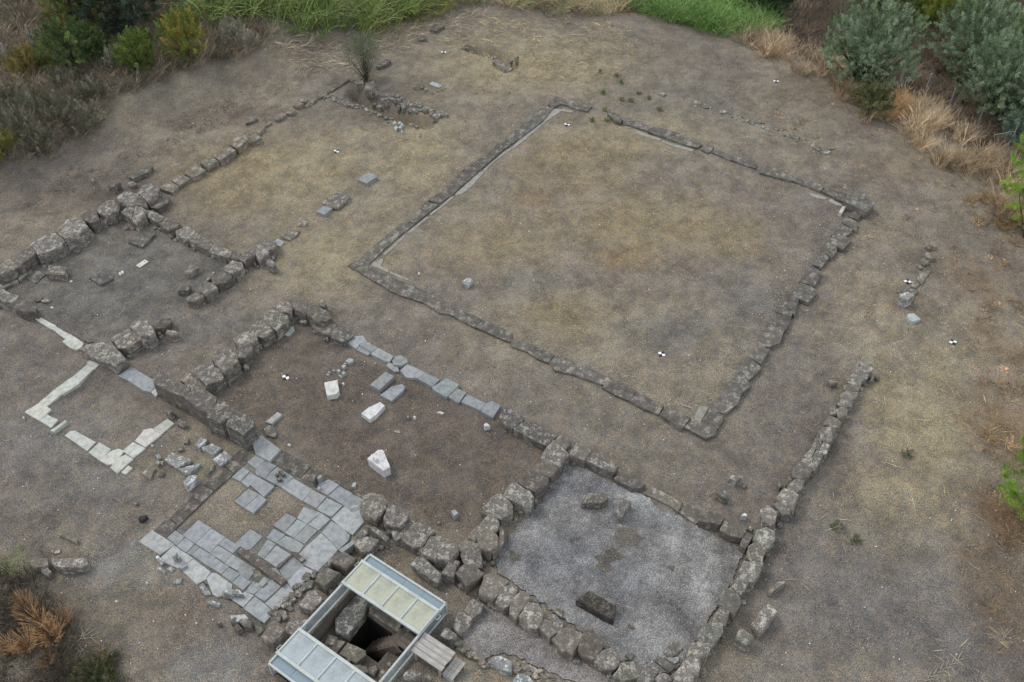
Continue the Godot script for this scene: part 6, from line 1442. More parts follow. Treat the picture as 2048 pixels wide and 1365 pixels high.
var mosaic: PackedVector2Array
var corridor: PackedVector2Array
func floors():
	mosaic = pts([139,-1566,181,-1543,235,-1502,296,-1474,319,-1459,344,-1432,372,-1402,404,-1390,437,-1364,486,-1331,534,-1289,506,-1215,457,-1148,408,-1078,369,-1019,338,-986,300,-985,210,-1030,148,-1087,105,-1121,50,-1169,-7,-1212,-39,-1239,-42,-1270,-12,-1339,25,-1388,57,-1421,86,-1478,113,-1516])
	var m := sheet(self, "mosaic_floor", mosaic, 0.034, srgb(160, 157, 155), "mosaic", 0.10, 0.09, [
		[Vector3(3.94, 0.00, -12.70), 1.3, 1.1, srgb(182, 179, 174), 0.6], [Vector3(4.45, 0.00, -11.77), 0.7, 1.0, srgb(188, 185, 180), 0.6], [Vector3(3.72, 0.00, -14.27), 1.3, 0.8, srgb(196, 197, 196), 0.7], [Vector3(2.95, 0.00, -10.55), 0.8, 0.5, srgb(188, 186, 182), 0.6],
		[Vector3(1.07, 0.00, -12.74), 1.2, 1.0, srgb(142, 143, 147), 0.5], [Vector3(2.55, 0.00, -12.18), 0.9, 0.7, srgb(144, 144, 147), 0.5], [Vector3(4.92, 0.00, -12.55), 0.3, 1.4, srgb(138, 132, 126), 0.6], [Vector3(0.57, 0.00, -11.95), 0.8, 0.5, srgb(172, 170, 168), 0.5], [Vector3(2.07, 0.00, -13.56), 0.6, 0.5, srgb(166, 164, 162), 0.5], [Vector3(1.61, 0.00, -11.94), 0.6, 0.4, srgb(140, 134, 134), 0.6], [Vector3(3.38, 0.00, -11.40), 0.7, 0.4, srgb(142, 136, 134), 0.6], [Vector3(2.51, 0.00, -13.13), 1.0, 0.35, srgb(150, 144, 142), 0.6], [Vector3(4.11, 0.00, -11.02), 0.6, 0.5, srgb(140, 134, 130), 0.6], [Vector3(1.65, 0.00, -14.76), 1.2, 0.4, srgb(146, 144, 150), 0.6]])
	tag(m, "grey pebble mosaic floor with white speckles, cracked and worn at its edges", "", "", "structure")
	occupy(mosaic, Vector2.ZERO)
	var k := 0
	gravel()
	for w in [[pts([233,-1336,245,-1357,267,-1364,296,-1353,309,-1332,298,-1314,261,-1306,241,-1315]), "bare earth patch worn through the mosaic, the farther of two"], [pts([191,-1278,213,-1298,246,-1297,253,-1280,228,-1260,223,-1240,203,-1234,190,-1244]), "bare earth patch worn through the mosaic, the nearer of two"], [pts([358,-1247,366,-1253,373,-1248,366,-1238]), "small hole in the mosaic right of the bare patches"], [pts([249,-1095,258,-1101,266,-1094,257,-1086]), "small hole in the mosaic below the blackish block"], [pts([350,-1155,359,-1157,372,-1141,367,-1133,357,-1144]), "narrow worn gash in the mosaic right of the blackish block"], [pts([-12,-1294,3,-1297,15,-1287,11,-1273,-6,-1263]), "broken edge of the mosaic at its left corner"]]:
		var o := sheet(self, "worn_patch", w[0], 0.04, srgb(128, 122, 113), "soil", 0.14)
		tag(o, w[1], "", "bare patches in the mosaic", "structure")
	for b in [[pts([-895,-1336,-871,-1369,-817,-1366,-770,-1398,-668,-1335,-641,-1371,-597,-1346,-557,-1415,-519,-1401,-512,-1437,-571,-1504,-606,-1495,-639,-1417,-694,-1453,-664,-1506,-714,-1527,-693,-1562,-669,-1606,-606,-1569,-511,-1520,-440,-1498,-374,-1454,-365,-1388,-397,-1343,-418,-1309,-457,-1250,-470,-1236,-508,-1198,-543,-1150,-564,-1120,-618,-1156,-656,-1181,-702,-1213,-753,-1240,-787,-1260]), "grey mortar bed in the joints of the paved floor"]]:
		var o := sheet(self, "mortar_bed", b[0], 0.036, srgb(142, 138, 132), "soil", 0.03)
		tag(o, b[1], "", "", "structure")
		occupy(b[0], Vector2.ZERO)
	corridor = pts([-78,-1153,-49,-1150,-8,-1124,45,-1093,83,-1067,165,-1013,207,-988,234,-960,164,-949,96,-981,-8,-1035,-32,-1037,-59,-1029,-76,-1026,-120,-1060,-115,-1083,-94,-1107])
	var c := sheet(self, "corridor_floor", corridor, 0.03, srgb(166, 159, 155), "mosaic", 0.08, 0.09)
	tag(c, "grey pebble floor of the narrow corridor below the leaning blocks", "", "", "structure")
	occupy(corridor, Vector2.ZERO)
	# pebbles that stand out of the mosaic
	var mm: Array[Transform3D] = []
	var cc := PackedColorArray()
	for poly in [mosaic, corridor]:
		var r := Rect2(poly[0], Vector2.ZERO)
		for v in poly: r = r.expand(v)
		for i in int(r.get_area() * 260.0):
			var q := Vector2(rng.randf_range(r.position.x, r.end.x), rng.randf_range(r.position.y, r.end.y))
			if not Geometry2D.is_point_in_polygon(q, poly): continue
			var rim := mid.get_noise_2d(q.x * 1.3, q.y * 1.3) * 0.5 + big.get_noise_2d(q.x * 3.0, q.y * 3.0)
			if rng.randf() > 0.45 + rim: continue
			var s := rng.randf_range(0.005, 0.012)
			mm.append(Transform3D(Basis.from_euler(Vector3(rng.randf() * 0.5, rng.randf() * TAU, rng.randf() * 0.5)).scaled(Vector3(s, s * 0.7, s)), Vector3(q.x, 0.036, q.y)))
			var g := rng.randf_range(0.55, 0.86) if rng.randf() < 0.6 else rng.randf_range(0.3, 0.5)
			cc.append(Color(g * 0.98, g * 0.99, g))
	scatter("mosaic_pebbles", "white and grey pebbles set in the mosaic floor", pebble_mesh(), mats.straw, mm, cc)

func gravel():
	var mm: Array[Transform3D] = []
	var cc := PackedColorArray()
	for l in [[pts([468,-1718,524,-1770,628,-1919,728,-2081,828,-2210,989,-2446,1130,-2627]), 1500, 0.30], [pts([1134,-2641,995,-2771,840,-2863,679,-2959,547,-3058,411,-3161]), 900, 0.22], [pts([-432,-2338,-342,-2277,-185,-2184,-93,-2095,23,-2020,136,-1957,271,-1867,411,-1754,479,-1709]), 900, 0.20], [pts([28,-1462,145,-1563]), 250, 0.2], [pts([-786,-1668,-722,-1827,-667,-2001]), 160, 0.25]]:
		var line: PackedVector2Array = l[0]
		for k in l[1]:
			var i := rng.randi() % (line.size() - 1)
			var q := line[i].lerp(line[i + 1], rng.randf())
			q += (line[i + 1] - line[i]).normalized().orthogonal() * rng.randfn(0.0, l[2])
			if taken.has(Vector2i(int(floor(q.x * 10.0)), int(floor(q.y * 10.0)))): continue
			var s := rng.randf_range(0.006, 0.018) * rng.randf_range(0.6, 1.0)
			mm.append(Transform3D(Basis.from_euler(Vector3(rng.randf(), rng.randf() * TAU, 0.0)).scaled(Vector3(s, s * 0.8, s)), Vector3(q.x, 0.012, q.y)))
			var g := rng.randf_range(0.45, 0.82)
			cc.append(Color(g, g * 0.99, g * 0.96))
	for k in 1600:
		var q := Vector2(rng.randf_range(-15, 16), rng.randf_range(-32, -10))
		if taken.has(Vector2i(int(floor(q.x * 10.0)), int(floor(q.y * 10.0)))): continue
		var lp := pit.affine_inverse() * Vector3(q.x, 0, q.y)
		if lp.x > -0.1 and lp.x < 2.4 and lp.z > -0.1 and lp.z < 3.4: continue
		var s := rng.randf_range(0.008, 0.02)
		mm.append(Transform3D(Basis.from_euler(Vector3(rng.randf(), rng.randf() * TAU, 0.0)).scaled(Vector3(s, s * 0.8, s)), Vector3(q.x, height(q.x, q.y) + dip(q.x, q.y) + 0.01, q.y)))
		var g := rng.randf_range(0.6, 0.95)
		cc.append(Color(g, g * 0.98, g * 0.95))
	scatter("gravel", "white gravel chips along the kerbs and over the earth", pebble_mesh(), mats.straw, mm, cc)

func pebble_mesh() -> ArrayMesh:
	var s := SphereMesh.new()
	s.radius = 1.0
	s.height = 2.0
	s.radial_segments = 6
	s.rings = 3
	var a := ArrayMesh.new()
	var arr := s.get_mesh_arrays()
	var col := PackedColorArray()
	col.resize(arr[Mesh.ARRAY_VERTEX].size())
	col.fill(Color.WHITE)
	arr[Mesh.ARRAY_COLOR] = col
	a.add_surface_from_arrays(Mesh.PRIMITIVE_TRIANGLES, arr)
	return a

func scatter(called: String, label: String, m: Mesh, mat: Material, where: Array[Transform3D], tint: PackedColorArray):
	var mm := MultiMesh.new()
	mm.transform_format = MultiMesh.TRANSFORM_3D
	mm.use_colors = true
	mm.mesh = m
	mm.instance_count = where.size()
	for i in where.size():
		mm.set_instance_transform(i, where[i])
		mm.set_instance_color(i, tint[i])
	var o := MultiMeshInstance3D.new()
	o.name = numbered(called)
	o.multimesh = mm
	o.material_override = mat
	add_child(o)
	tag(o, label, "", "", "stuff")

func ground_details():
	pass

# ---------------------------------------------------------------- steel cover over the shaft
func bar(a: Vector3, b: Vector3, w: float, h: float) -> ArrayMesh:
	# a square bar from a to b with chamfered edges
	var z := (b - a).normalized()
	var up := Vector3.UP if absf(z.y) < 0.9 else Vector3.RIGHT
	var x := up.cross(z).normalized()
	var y := z.cross(x)
	var st := SurfaceTool.new()
	st.begin(Mesh.PRIMITIVE_TRIANGLES)
	st.set_smooth_group(-1)
	var c := minf(w, h) * 0.14
	var o := [Vector2(w / 2 - c, h / 2), Vector2(w / 2, h / 2 - c), Vector2(w / 2, -h / 2 + c), Vector2(w / 2 - c, -h / 2), Vector2(-w / 2 + c, -h / 2), Vector2(-w / 2, -h / 2 + c), Vector2(-w / 2, h / 2 - c), Vector2(-w / 2 + c, h / 2)]
	for i in 8:
		var p: Vector2 = o[i]
		var q: Vector2 = o[(i + 1) % 8]
		var A := a + x * p.x + y * p.y
		var B := a + x * q.x + y * q.y
		var C := b + x * q.x + y * q.y
		var D := b + x * p.x + y * p.y
		for v in [A, C, B, A, D, C]:
			st.set_color(Color.WHITE)
			st.add_vertex(v)
		if i > 0 and i < 7:
			for v in [a + x * o[0].x + y * o[0].y, A, B]: st.set_color(Color.WHITE); st.add_vertex(v)
			for v in [b + x * o[0].x + y * o[0].y, C, D]: st.set_color(Color.WHITE); st.add_vertex(v)
	st.generate_normals()
	return st.commit()

func box(s: Vector3) -> BoxMesh:
	var b := BoxMesh.new()
	b.size = s
	return b

func plain(c: Color, rough: float) -> StandardMaterial3D:
	var m := StandardMaterial3D.new()
	m.albedo_color = c
	m.roughness = rough
	return m

func wood() -> StandardMaterial3D:
	var n := FastNoiseLite.new()
	n.seed = 21
	n.frequency = 0.02
	n.fractal_octaves = 4
	var im := n.get_seamless_image(256, 256)
	im.convert(Image.FORMAT_RGB8)
	var d := im.get_data()
	for i in 256 * 256:
		var v := 0.78 + d[i * 3] / 255.0 * 0.22
		d[i * 3] = int(v * 255); d[i * 3 + 1] = int(v * 0.985 * 255); d[i * 3 + 2] = int(v * 0.97 * 255)
	var m := StandardMaterial3D.new()
	m.albedo_texture = tex(256, d)
	m.uv1_triplanar = true
	m.uv1_scale = Vector3(0.6, 3.0, 3.0)
	m.roughness = 0.85
	return m

func dust_bytes() -> PackedByteArray:
	var a := noise_bytes(256, 0.012, 4, FastNoiseLite.TYPE_SIMPLEX_SMOOTH, 31)
	var b := noise_bytes(256, 0.07, 3, FastNoiseLite.TYPE_SIMPLEX_SMOOTH, 32)
	var d := PackedByteArray()
	d.resize(256 * 256 * 3)
	for i in 256 * 256:
		var v := 0.93 + (a[i] / 255.0 - 0.5) * 0.16 + (b[i] / 255.0 - 0.5) * 0.08
		v -= 0.12 * smoothstep(0.66, 0.8, a[i] / 255.0 * 0.6 + b[i] / 255.0 * 0.4)
		d[i * 3] = int(clampf(v, 0, 1) * 255); d[i * 3 + 1] = int(clampf(v * 0.995, 0, 1) * 255); d[i * 3 + 2] = int(clampf(v * 0.975, 0, 1) * 255)
	return d

func steel_cover():
	var t := Node3D.new()
	t.name = numbered("steel_cover")
	t.transform = pit
	add_child(t)
	tag(t, "low pale steel frame with sliding frosted panels over the stair shaft", "cover")
	var P: StandardMaterial3D = mats.paint
	var L := 2.21
	var D := 3.26
	var y := 0.5
	mesh_in(t, "rail", bar(Vector3(0, y, 0), Vector3(L, y, 0), 0.05, 0.06), P)
	mesh_in(t, "rail", bar(Vector3(0, y, D), Vector3(L, y, D), 0.05, 0.06), P)
	mesh_in(t, "rail", bar(Vector3(0, y, 0.026), Vector3(0, y, D - 0.026), 0.05, 0.06), P)
	mesh_in(t, "rail", bar(Vector3(L, y, 0.026), Vector3(L, y, D - 0.026), 0.05, 0.06), P)
	for x in [0.0, L]:
		mesh_in(t, "rail", bar(Vector3(x, 0.10, 0.03), Vector3(x, 0.10, D - 0.03), 0.04, 0.05), P)
		for z in [0.0, D]:
			mesh_in(t, "leg", bar(Vector3(x, -0.05, z), Vector3(x, y - 0.031, z), 0.05, 0.05), P)
	var dusty := tex(256, dust_bytes())
	P.albedo_texture = dusty
	P.uv1_triplanar = true
	P.uv1_scale = Vector3.ONE * 0.9
	var milky := plain(srgb(226, 228, 212), 0.4)
	var milky2 := plain(srgb(214, 225, 234), 0.35)
	for m in [milky, milky2]:
		m.albedo_texture = dusty
		m.uv1_triplanar = true
		m.uv1_scale = Vector3.ONE * 0.7
		m.backlight_enabled = true
		m.backlight = Color(0.85, 0.87, 0.88)
	var grey := StandardMaterial3D.new()
	grey.albedo_color = Color(0.62, 0.70, 0.75, 0.55)
	grey.transparency = BaseMaterial3D.TRANSPARENCY_ALPHA
	grey.roughness = 0.35
	# fixed end panes, a little lower than the sliding ones
	for e in [[0.03, 0.27, "far"], [2.99, 3.23, "near"]]:
		for k in 4:
			var x0 := 0.03 + k * 0.538
			mesh_in(t, "fixed_pane", box(Vector3(0.53, 0.006, e[1] - e[0])), grey, Vector3(x0 + 0.267, y - 0.02, (e[0] + e[1]) * 0.5))
		mesh_in(t, "backing_sheet", box(Vector3(L - 0.07, 0.004, e[1] - e[0] - 0.01)), plain(srgb(150, 160, 166) if e[2] == "far" else srgb(158, 158, 142), 0.6), Vector3(L * 0.5, y - 0.09, (e[0] + e[1]) * 0.5))
	# side glazing
	for x in [0.0, L]:
		var gm := StandardMaterial3D.new()
		gm.albedo_color = Color(0.75, 0.82, 0.86, 0.25)
		gm.transparency = BaseMaterial3D.TRANSPARENCY_ALPHA
		gm.roughness = 0.1
		mesh_in(t, "side_pane", box(Vector3(0.008, 0.33, D - 0.1)), gm, Vector3(x, 0.297, D * 0.5))
	for e in [[0.26, 0.92, milky, "cream sliding panel of four panes at the far end"], [2.33, 2.99, milky2, "bluish sliding panel of four panes at the near end"]]:
		var f := mesh_in(t, "sliding_panel", bar(Vector3(-0.02, y + 0.06, e[0]), Vector3(L + 0.02, y + 0.06, e[0]), 0.075, 0.06), P)
		tag(f, e[3])
		mesh_in(f, "panel_rail", bar(Vector3(-0.02, y + 0.06, e[1]), Vector3(L + 0.02, y + 0.06, e[1]), 0.075, 0.06), P)
		for x in [0.005, L - 0.005]:
			mesh_in(f, "panel_rail", bar(Vector3(x, y + 0.06, e[0] + 0.031), Vector3(x, y + 0.06, e[1] - 0.031), 0.045, 0.048), P)
		for k in 4:
			var x0 := 0.03 + k * 0.538
			mesh_in(f, "pane", box(Vector3(0.535, 0.008, e[1] - e[0] - 0.06)), e[2], Vector3(x0 + 0.269, y + 0.052, (e[0] + e[1]) * 0.5))
			if k > 0:
				mesh_in(f, "glazing_bar", bar(Vector3(x0, y + 0.07, e[0] + 0.031), Vector3(x0, y + 0.07, e[1] - 0.031), 0.045, 0.04), P)
	for h in [Vector3(-0.03, y, 0.36), Vector3(-0.03, y, 2.87), Vector3(L + 0.03, y, 0.36), Vector3(L + 0.03, y, 2.87)]:
		var sx := signf(h.x - 0.5)
		var q := mesh_in(t, "handle", bar(h + Vector3(sx * 0.07, 0, -0.06), h + Vector3(sx * 0.07, 0, 0.06), 0.012, 0.012), P)
		for z in [-0.06, 0.06]:
			mesh_in(q, "handle_arm", bar(h + Vector3(0, 0, z), h + Vector3(sx * 0.064, 0, z), 0.012, 0.012), P)
	shaft()
	platform()

func face(st: SurfaceTool, q: Array, c: Color):
	# a wall or floor quad cut into a rough grid
	var n := maxi(2, int(q[0].distance_to(q[1]) / 0.1))
	var m := maxi(2, int(q[0].distance_to(q[3]) / 0.1))
	var id := []
	var base: int = st.get_meta("count", 0)
	var nrm: Vector3 = (q[3] - q[0]).cross(q[1] - q[0]).normalized()
	for j in m + 1:
		for i in n + 1:
			var p: Vector3 = q[0].lerp(q[1], float(i) / n).lerp(q[3].lerp(q[2], float(i) / n), float(j) / m)
			var inner := 1.0 if i > 0 and j > 0 and i < n and j < m else 0.0
			p += nrm * fine.get_noise_3d(p.x * 2.0, p.y * 2.0, p.z * 2.0) * 0.05 * inner
			st.set_color(c)
			st.add_vertex(p)
	for j in m:
		for i in n:
			var a := base + j * (n + 1) + i
			for k in [a, a + n + 1, a + 1, a + 1, a + n + 1, a + n + 2]:
				st.add_index(k)
	st.set_meta("count", base + (n + 1) * (m + 1))

func shaft():
	var t := Node3D.new()
	t.name = numbered("shaft")
	t.transform = pit
	add_child(t)
	tag(t, "dark square shaft with rubble walls under the steel cover", "", "", "structure")
	var st := SurfaceTool.new()
	st.begin(Mesh.PRIMITIVE_TRIANGLES)
	st.set_smooth_group(0)
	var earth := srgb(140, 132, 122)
	var o0 := Vector2(-0.22, -0.22)
	var o1 := Vector2(2.43, 3.48)
	var i0 := Vector2(0.06, 0.06)
	var i1 := Vector2(2.15, 3.2)
	var s0 := Vector2(0.50, 0.88)
	var s1 := Vector2(1.50, 1.62)
	var rect := func(a: Vector2, b: Vector2, y: float) -> Array: return [Vector3(a.x, y, a.y), Vector3(b.x, y, a.y), Vector3(b.x, y, b.y), Vector3(a.x, y, b.y)]
	var R := [rect.call(o0, o1, -0.015), rect.call(i0, i1, 0.022), rect.call(i0 + Vector2(0.03, 0.03), i1 - Vector2(0.03, 0.03), -0.42), rect.call(s0, s1, -0.44), rect.call(s0, s1, -2.7)]
	for r in 4:
		for k in 4:
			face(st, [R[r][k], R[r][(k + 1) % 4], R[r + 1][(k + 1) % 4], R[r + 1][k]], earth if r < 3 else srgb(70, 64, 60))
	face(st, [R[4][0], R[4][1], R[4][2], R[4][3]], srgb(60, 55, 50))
	st.generate_normals()
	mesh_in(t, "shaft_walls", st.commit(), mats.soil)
	# masonry round the mouth
	var put := func(called: String, style: String, h: float, y: float, plan: Array):
		var p := pts(plan)
		var c := Vector2.ZERO
		for v in p: c += v
		c /= p.size()
		for i in p.size(): p[i] -= c
		mesh_in(t, called, stone_mesh(p, h, 0.0, style, pit * Vector3(c.x, y, c.y), 0.05), mats[styles[style][0]], Vector3(c.x, y, c.y))
	put.call("stone", "pale", 0.28, -0.44, [8, 70, 46, 66, 58, 100, 62, 160, 34, 168, 12, 146])
	put.call("stone", "cream2", 0.24, -0.44, [72, 170, 118, 163, 126, 172, 120, 198, 74, 202])
	put.call("stone", "cream2", 0.2, -0.44, [112, 204, 142, 188, 156, 198, 134, 216])
	put.call("stone", "cream2", 0.2, -0.44, [56, 68, 140, 64, 152, 84, 60, 88])
	put.call("stone", "rough", 0.3, -0.44, [152, 60, 196, 62, 198, 80, 154, 82])
	put.call("stone", "cream2", 0.18, -0.44, [20, 178, 42, 172, 50, 192, 28, 202])
	put.call("stone", "cream2", 0.16, -0.44, [44, 176, 64, 170, 66, 206, 48, 212])
	for k in 46:
		var x := rng.randf_range(0.18, 2.05)
		var z := rng.randf_range(0.2, 3.05)
		if x > 0.38 and x < 1.62 and z > 0.75 and z < 1.75: continue
		if x > 1.5 and z > 0.6 and z < 1.3: continue
		var r := rng.randf_range(6, 14)
		var a := []
		for j in 6:
			var d := Vector2.from_angle(j * TAU / 6.0 + rng.randf() * 0.6) * r * rng.randf_range(0.75, 1.1)
			a.append(x * 100.0 + d.x)
			a.append(z * 100.0 + d.y)
		put.call("stone", ["pale", "cream2", "plinth"][k % 3], rng.randf_range(0.1, 0.24), -0.45, a)
	# wooden stair going down to the left
	var w := Node3D.new()
	w.name = numbered("wooden_stair")
	w.transform = pit
	add_child(w)
	tag(w, "weathered brown wooden stair going down into the shaft", "stair")
	var wm := wood()
	wm.albedo_color = srgb(122, 112, 104)
	for k in 3:
		mesh_in(w, "landing_plank", box(Vector3(0.46, 0.035, 0.118)), wm, Vector3(1.93, -0.05 , 0.87 + k * 0.125))
	for k in 7:
		mesh_in(w, "tread", box(Vector3(0.24, 0.035, 0.46)), wm, Vector3(1.60 - k * 0.145, -0.22 - k * 0.21, 1.0))
	mesh_in(w, "stringer", bar(Vector3(1.82, -0.02, 1.25), Vector3(0.60, -1.79, 1.25), 0.035, 0.22), wm)
	mesh_in(w, "stringer", bar(Vector3(1.80, -0.22, 0.752), Vector3(0.60, -1.96, 0.752), 0.035, 0.2), wm)
	for x in [1.75, 2.1]:
		for z in [0.80, 1.2]:
			mesh_in(w, "leg", bar(Vector3(x, -0.5, z), Vector3(x, -0.068, z), 0.06, 0.06), wm)

func platform():
	var t := Node3D.new()
	t.name = numbered("wooden_platform")
	t.transform = pit
	add_child(t)
	tag(t, "weathered grey plank platform at the right side of the steel cover", "platform")
	var wm := wood()
	wm.albedo_color = srgb(186, 184, 180)
	for k in 4:
		mesh_in(t, "plank", box(Vector3(0.84, 0.03, 0.122)), wm, Vector3(2.66 + (k % 2) * 0.012, 0.43 + (k % 3) * 0.003, 0.84 + k * 0.130))
	for z in [0.86, 1.22]:
		mesh_in(t, "beam", bar(Vector3(2.28, 0.375, z), Vector3(3.02, 0.375, z), 0.05, 0.075), wm)
		for x in [2.32, 2.98]:
			mesh_in(t, "leg", bar(Vector3(x, -0.03, z), Vector3(x, 0.337, z), 0.06, 0.06), wm)
	var s := Node3D.new()
	s.name = numbered("wooden_step")
	s.transform = pit
	add_child(s)
	tag(s, "low weathered plank step at the foot of the plank platform", "step")
	for k in 3:
		mesh_in(s, "plank", box(Vector3(0.085, 0.03, 0.48)), wm, Vector3(3.10 + k * 0.092, 0.2 + (k % 2) * 0.003, 1.0))
	for z in [0.80, 1.2]:
		mesh_in(s, "support", box(Vector3(0.26, 0.21, 0.04)), wm, Vector3(3.19, 0.077, z))

# ---------------------------------------------------------------- survey targets
func targets():
	var white := plain(srgb(232, 234, 236), 0.6)
	var black := plain(srgb(22, 24, 30), 0.6)
	var list := [
		[Vector3(-6.31, 0.00, -18.71), 0.3, "black and white checkered survey target in the brown earth room"], [Vector3(4.24, 0.00, -19.43), 0.1, "checkered survey target inside the courtyard near its lower corner"],
		[Vector3(12.08, 0.00, -22.39), 0.5, "checkered survey target beside the buried row of stones at right"], [Vector3(12.61, 0.00, -19.77), 0.9, "checkered survey target on the tan path at the right"],
		[Vector3(10.42, 0.00, -34.20), 0.6, "checkered survey target on bare ground near the tan grass strip"], [Vector3(2.13, 0.00, -31.31), 0.4, "checkered survey target in the far corner of the courtyard"],
		[Vector3(-2.65, 0.00, -36.79), 0.7, "checkered survey target in the upper room near the rubble trench"], [Vector3(-6.20, 0.00, -29.75), 0.2, "checkered survey target on the yellow earth room floor"]]
	for l in list:
		var t := thing_at("survey_target", l[2], "survey target", "survey targets on the ground", l[0] + Vector3(0, 0.022, 0))
		t.rotation.y = l[1]
		for i in 2:
			for j in 2:
				mesh_in(t, "white_square" if i == j else "black_square", box(Vector3(0.085, 0.012, 0.085)), white if i == j else black, Vector3(i * 0.085 - 0.0425, 0, j * 0.085 - 0.0425))
	var p := thing_at("white_plaque", "white rectangular plaque with two round holes in the upper left room", "plaque", "", Vector3(-11.57, 0.00, -23.65))
	p.rotation.y = 0.95
	mesh_in(p, "plate", box(Vector3(0.34, 0.03, 0.17)), plain(srgb(200, 200, 188), 0.6), Vector3(0, 0.03, 0))
	for x in [-0.1, 0.1]:
		var c := CylinderMesh.new()
		c.top_radius = 0.018
		c.bottom_radius = 0.018
		c.height = 0.004
		mesh_in(p, "hole", c, black, Vector3(x, 0.047, 0.0))

# ---------------------------------------------------------------- plants
class Leaves:
	var V := PackedVector3Array()
	var N := PackedVector3Array()
	var K := PackedColorArray()
	var I := PackedInt32Array()
	func blade(p: Vector3, d: Vector3, s: Vector3, l: float, w: float, c: Color, bend := 0.0):
		var b := V.size()
		var e := p + d * l - Vector3(0, bend * l, 0)
		var m := (p + e) * 0.5
		var n := (e - p).cross(s).normalized()
		for v in [p, m + s * w * 0.5, e, m - s * w * 0.5]:
			V.append(v)
			N.append(n)
			K.append(c)
		for k in [0, 1, 2, 0, 2, 3]:
			I.append(b + k)
	func mesh() -> ArrayMesh:
		var a := []
		a.resize(Mesh.ARRAY_MAX)
		a[Mesh.ARRAY_VERTEX] = V
		a[Mesh.ARRAY_NORMAL] = N
		a[Mesh.ARRAY_COLOR] = K
		a[Mesh.ARRAY_INDEX] = I
		var m := ArrayMesh.new()
		m.add_surface_from_arrays(Mesh.PRIMITIVE_TRIANGLES, a)
		return m

func dirn(up: float) -> Vector3:
	var a := rng.randf() * TAU
	var y := rng.randf_range(-1.0, 1.0)
	var r := sqrt(1.0 - y * y)
	return (Vector3(cos(a) * r, y, sin(a) * r) + Vector3(0, up, 0)).normalized()

func limb(st: SurfaceTool, a: Vector3, b: Vector3, ra: float, rb: float, c: Color):
	var z := (b - a).normalized()
	var x := z.cross(Vector3.RIGHT if absf(z.x) < 0.8 else Vector3.FORWARD).normalized()
	var y := z.cross(x)
	var n := 6
	for i in n:
		var p := x * cos(TAU * i / n) + y * sin(TAU * i / n)
		var q := x * cos(TAU * (i + 1) / n) + y * sin(TAU * (i + 1) / n)
		for v in [a + p * ra, a + q * ra, b + p * rb, a + q * ra, b + q * rb, b + p * rb]:
			st.set_color(c)
			st.add_vertex(v)

# o: tones (two or three colours), leaf length and width, clumps, leaves per clump, clump size, up (how far leaves point upward), stem radius, bark
func bush(called: String, label: String, category: String, group: String, p: Vector3, r: float, h: float, o: Dictionary):
	var t := thing_at(called, label, category, group, p)
	var L := Leaves.new()
	var tones: Array = o.tones
	var clumps: int = o.clumps
	var cen := Vector3(0, h * o.get("mid", 0.52), 0)
	var half: float = h * (1.0 - o.get("mid", 0.52))
	var st := SurfaceTool.new()
	st.begin(Mesh.PRIMITIVE_TRIANGLES)
	var bark: Color = o.get("bark", srgb(84, 76, 66))
	var sr: float = o.get("stem", 0.03)
	var lean: Vector3 = o.get("lean", Vector3.ZERO)
	var lumps := []
	for k in 7:
		lumps.append([dirn(0.3), rng.randf_range(0.8, 1.12)])
	for k in clumps:
		var d := dirn(0.25)
		var f := pow(rng.randf(), 0.45)
		var reach := 1.0
		for l in lumps:
			reach = lerpf(reach, l[1], smoothstep(0.55, 1.0, d.dot(l[0])))
		var c := cen + Vector3(d.x * r, d.y * (half if d.y > 0.0 else cen.y * 0.92), d.z * r) * f * reach + lean * h * 0.5
		if c.y < 0.05: c.y = rng.randf_range(0.05, 0.3) * h
		var tone: Color = tones[rng.randi() % tones.size()]
		var g := rng.randf_range(0.86, 1.14)
		var out := ((c - cen) / Vector3(r, half, r)).normalized()
		var axis := (out * 0.8 + Vector3(0, o.up, 0) + dirn(0.0) * 0.6).normalized()
		var size: float = o.size * rng.randf_range(0.7, 1.3)
		if k % int(o.get("twigs", 13)) == 0:
			limb(st, Vector3(rng.randf_range(-1, 1), 0, rng.randf_range(-1, 1)) * sr, c * 0.8, sr * rng.randf_range(0.3, 0.5), 0.006, bark)
		for j in int(o.leaves * 2.0):
			var along := rng.randf()
			var q := c + axis * (along - 0.4) * size * 1.5 + dirn(0.0) * size * 0.42 * (1.15 - along)
			var ld := (axis * 0.75 + dirn(o.up * 0.5) * 0.8).normalized()
			var s := ld.cross(dirn(0.0)).normalized()
			var v: float = g * rng.randf_range(0.84, 1.16) * float(o.get("lift", 1.16))
			L.blade(q, ld, s, o.l * 0.70 * rng.randf_range(0.7, 1.25), o.w * 0.66, Color(tone.r * v, tone.g * v, tone.b * v))
	limb(st, Vector3(0, -0.1, 0), Vector3(0, h * 0.35, 0) + lean * h * 0.2, sr, sr * 0.7, bark)
	st.generate_normals()
	mesh_in(t, "stem", st.commit(), mats.straw)
	mesh_in(t, "crown", L.mesh(), mats.leaf)

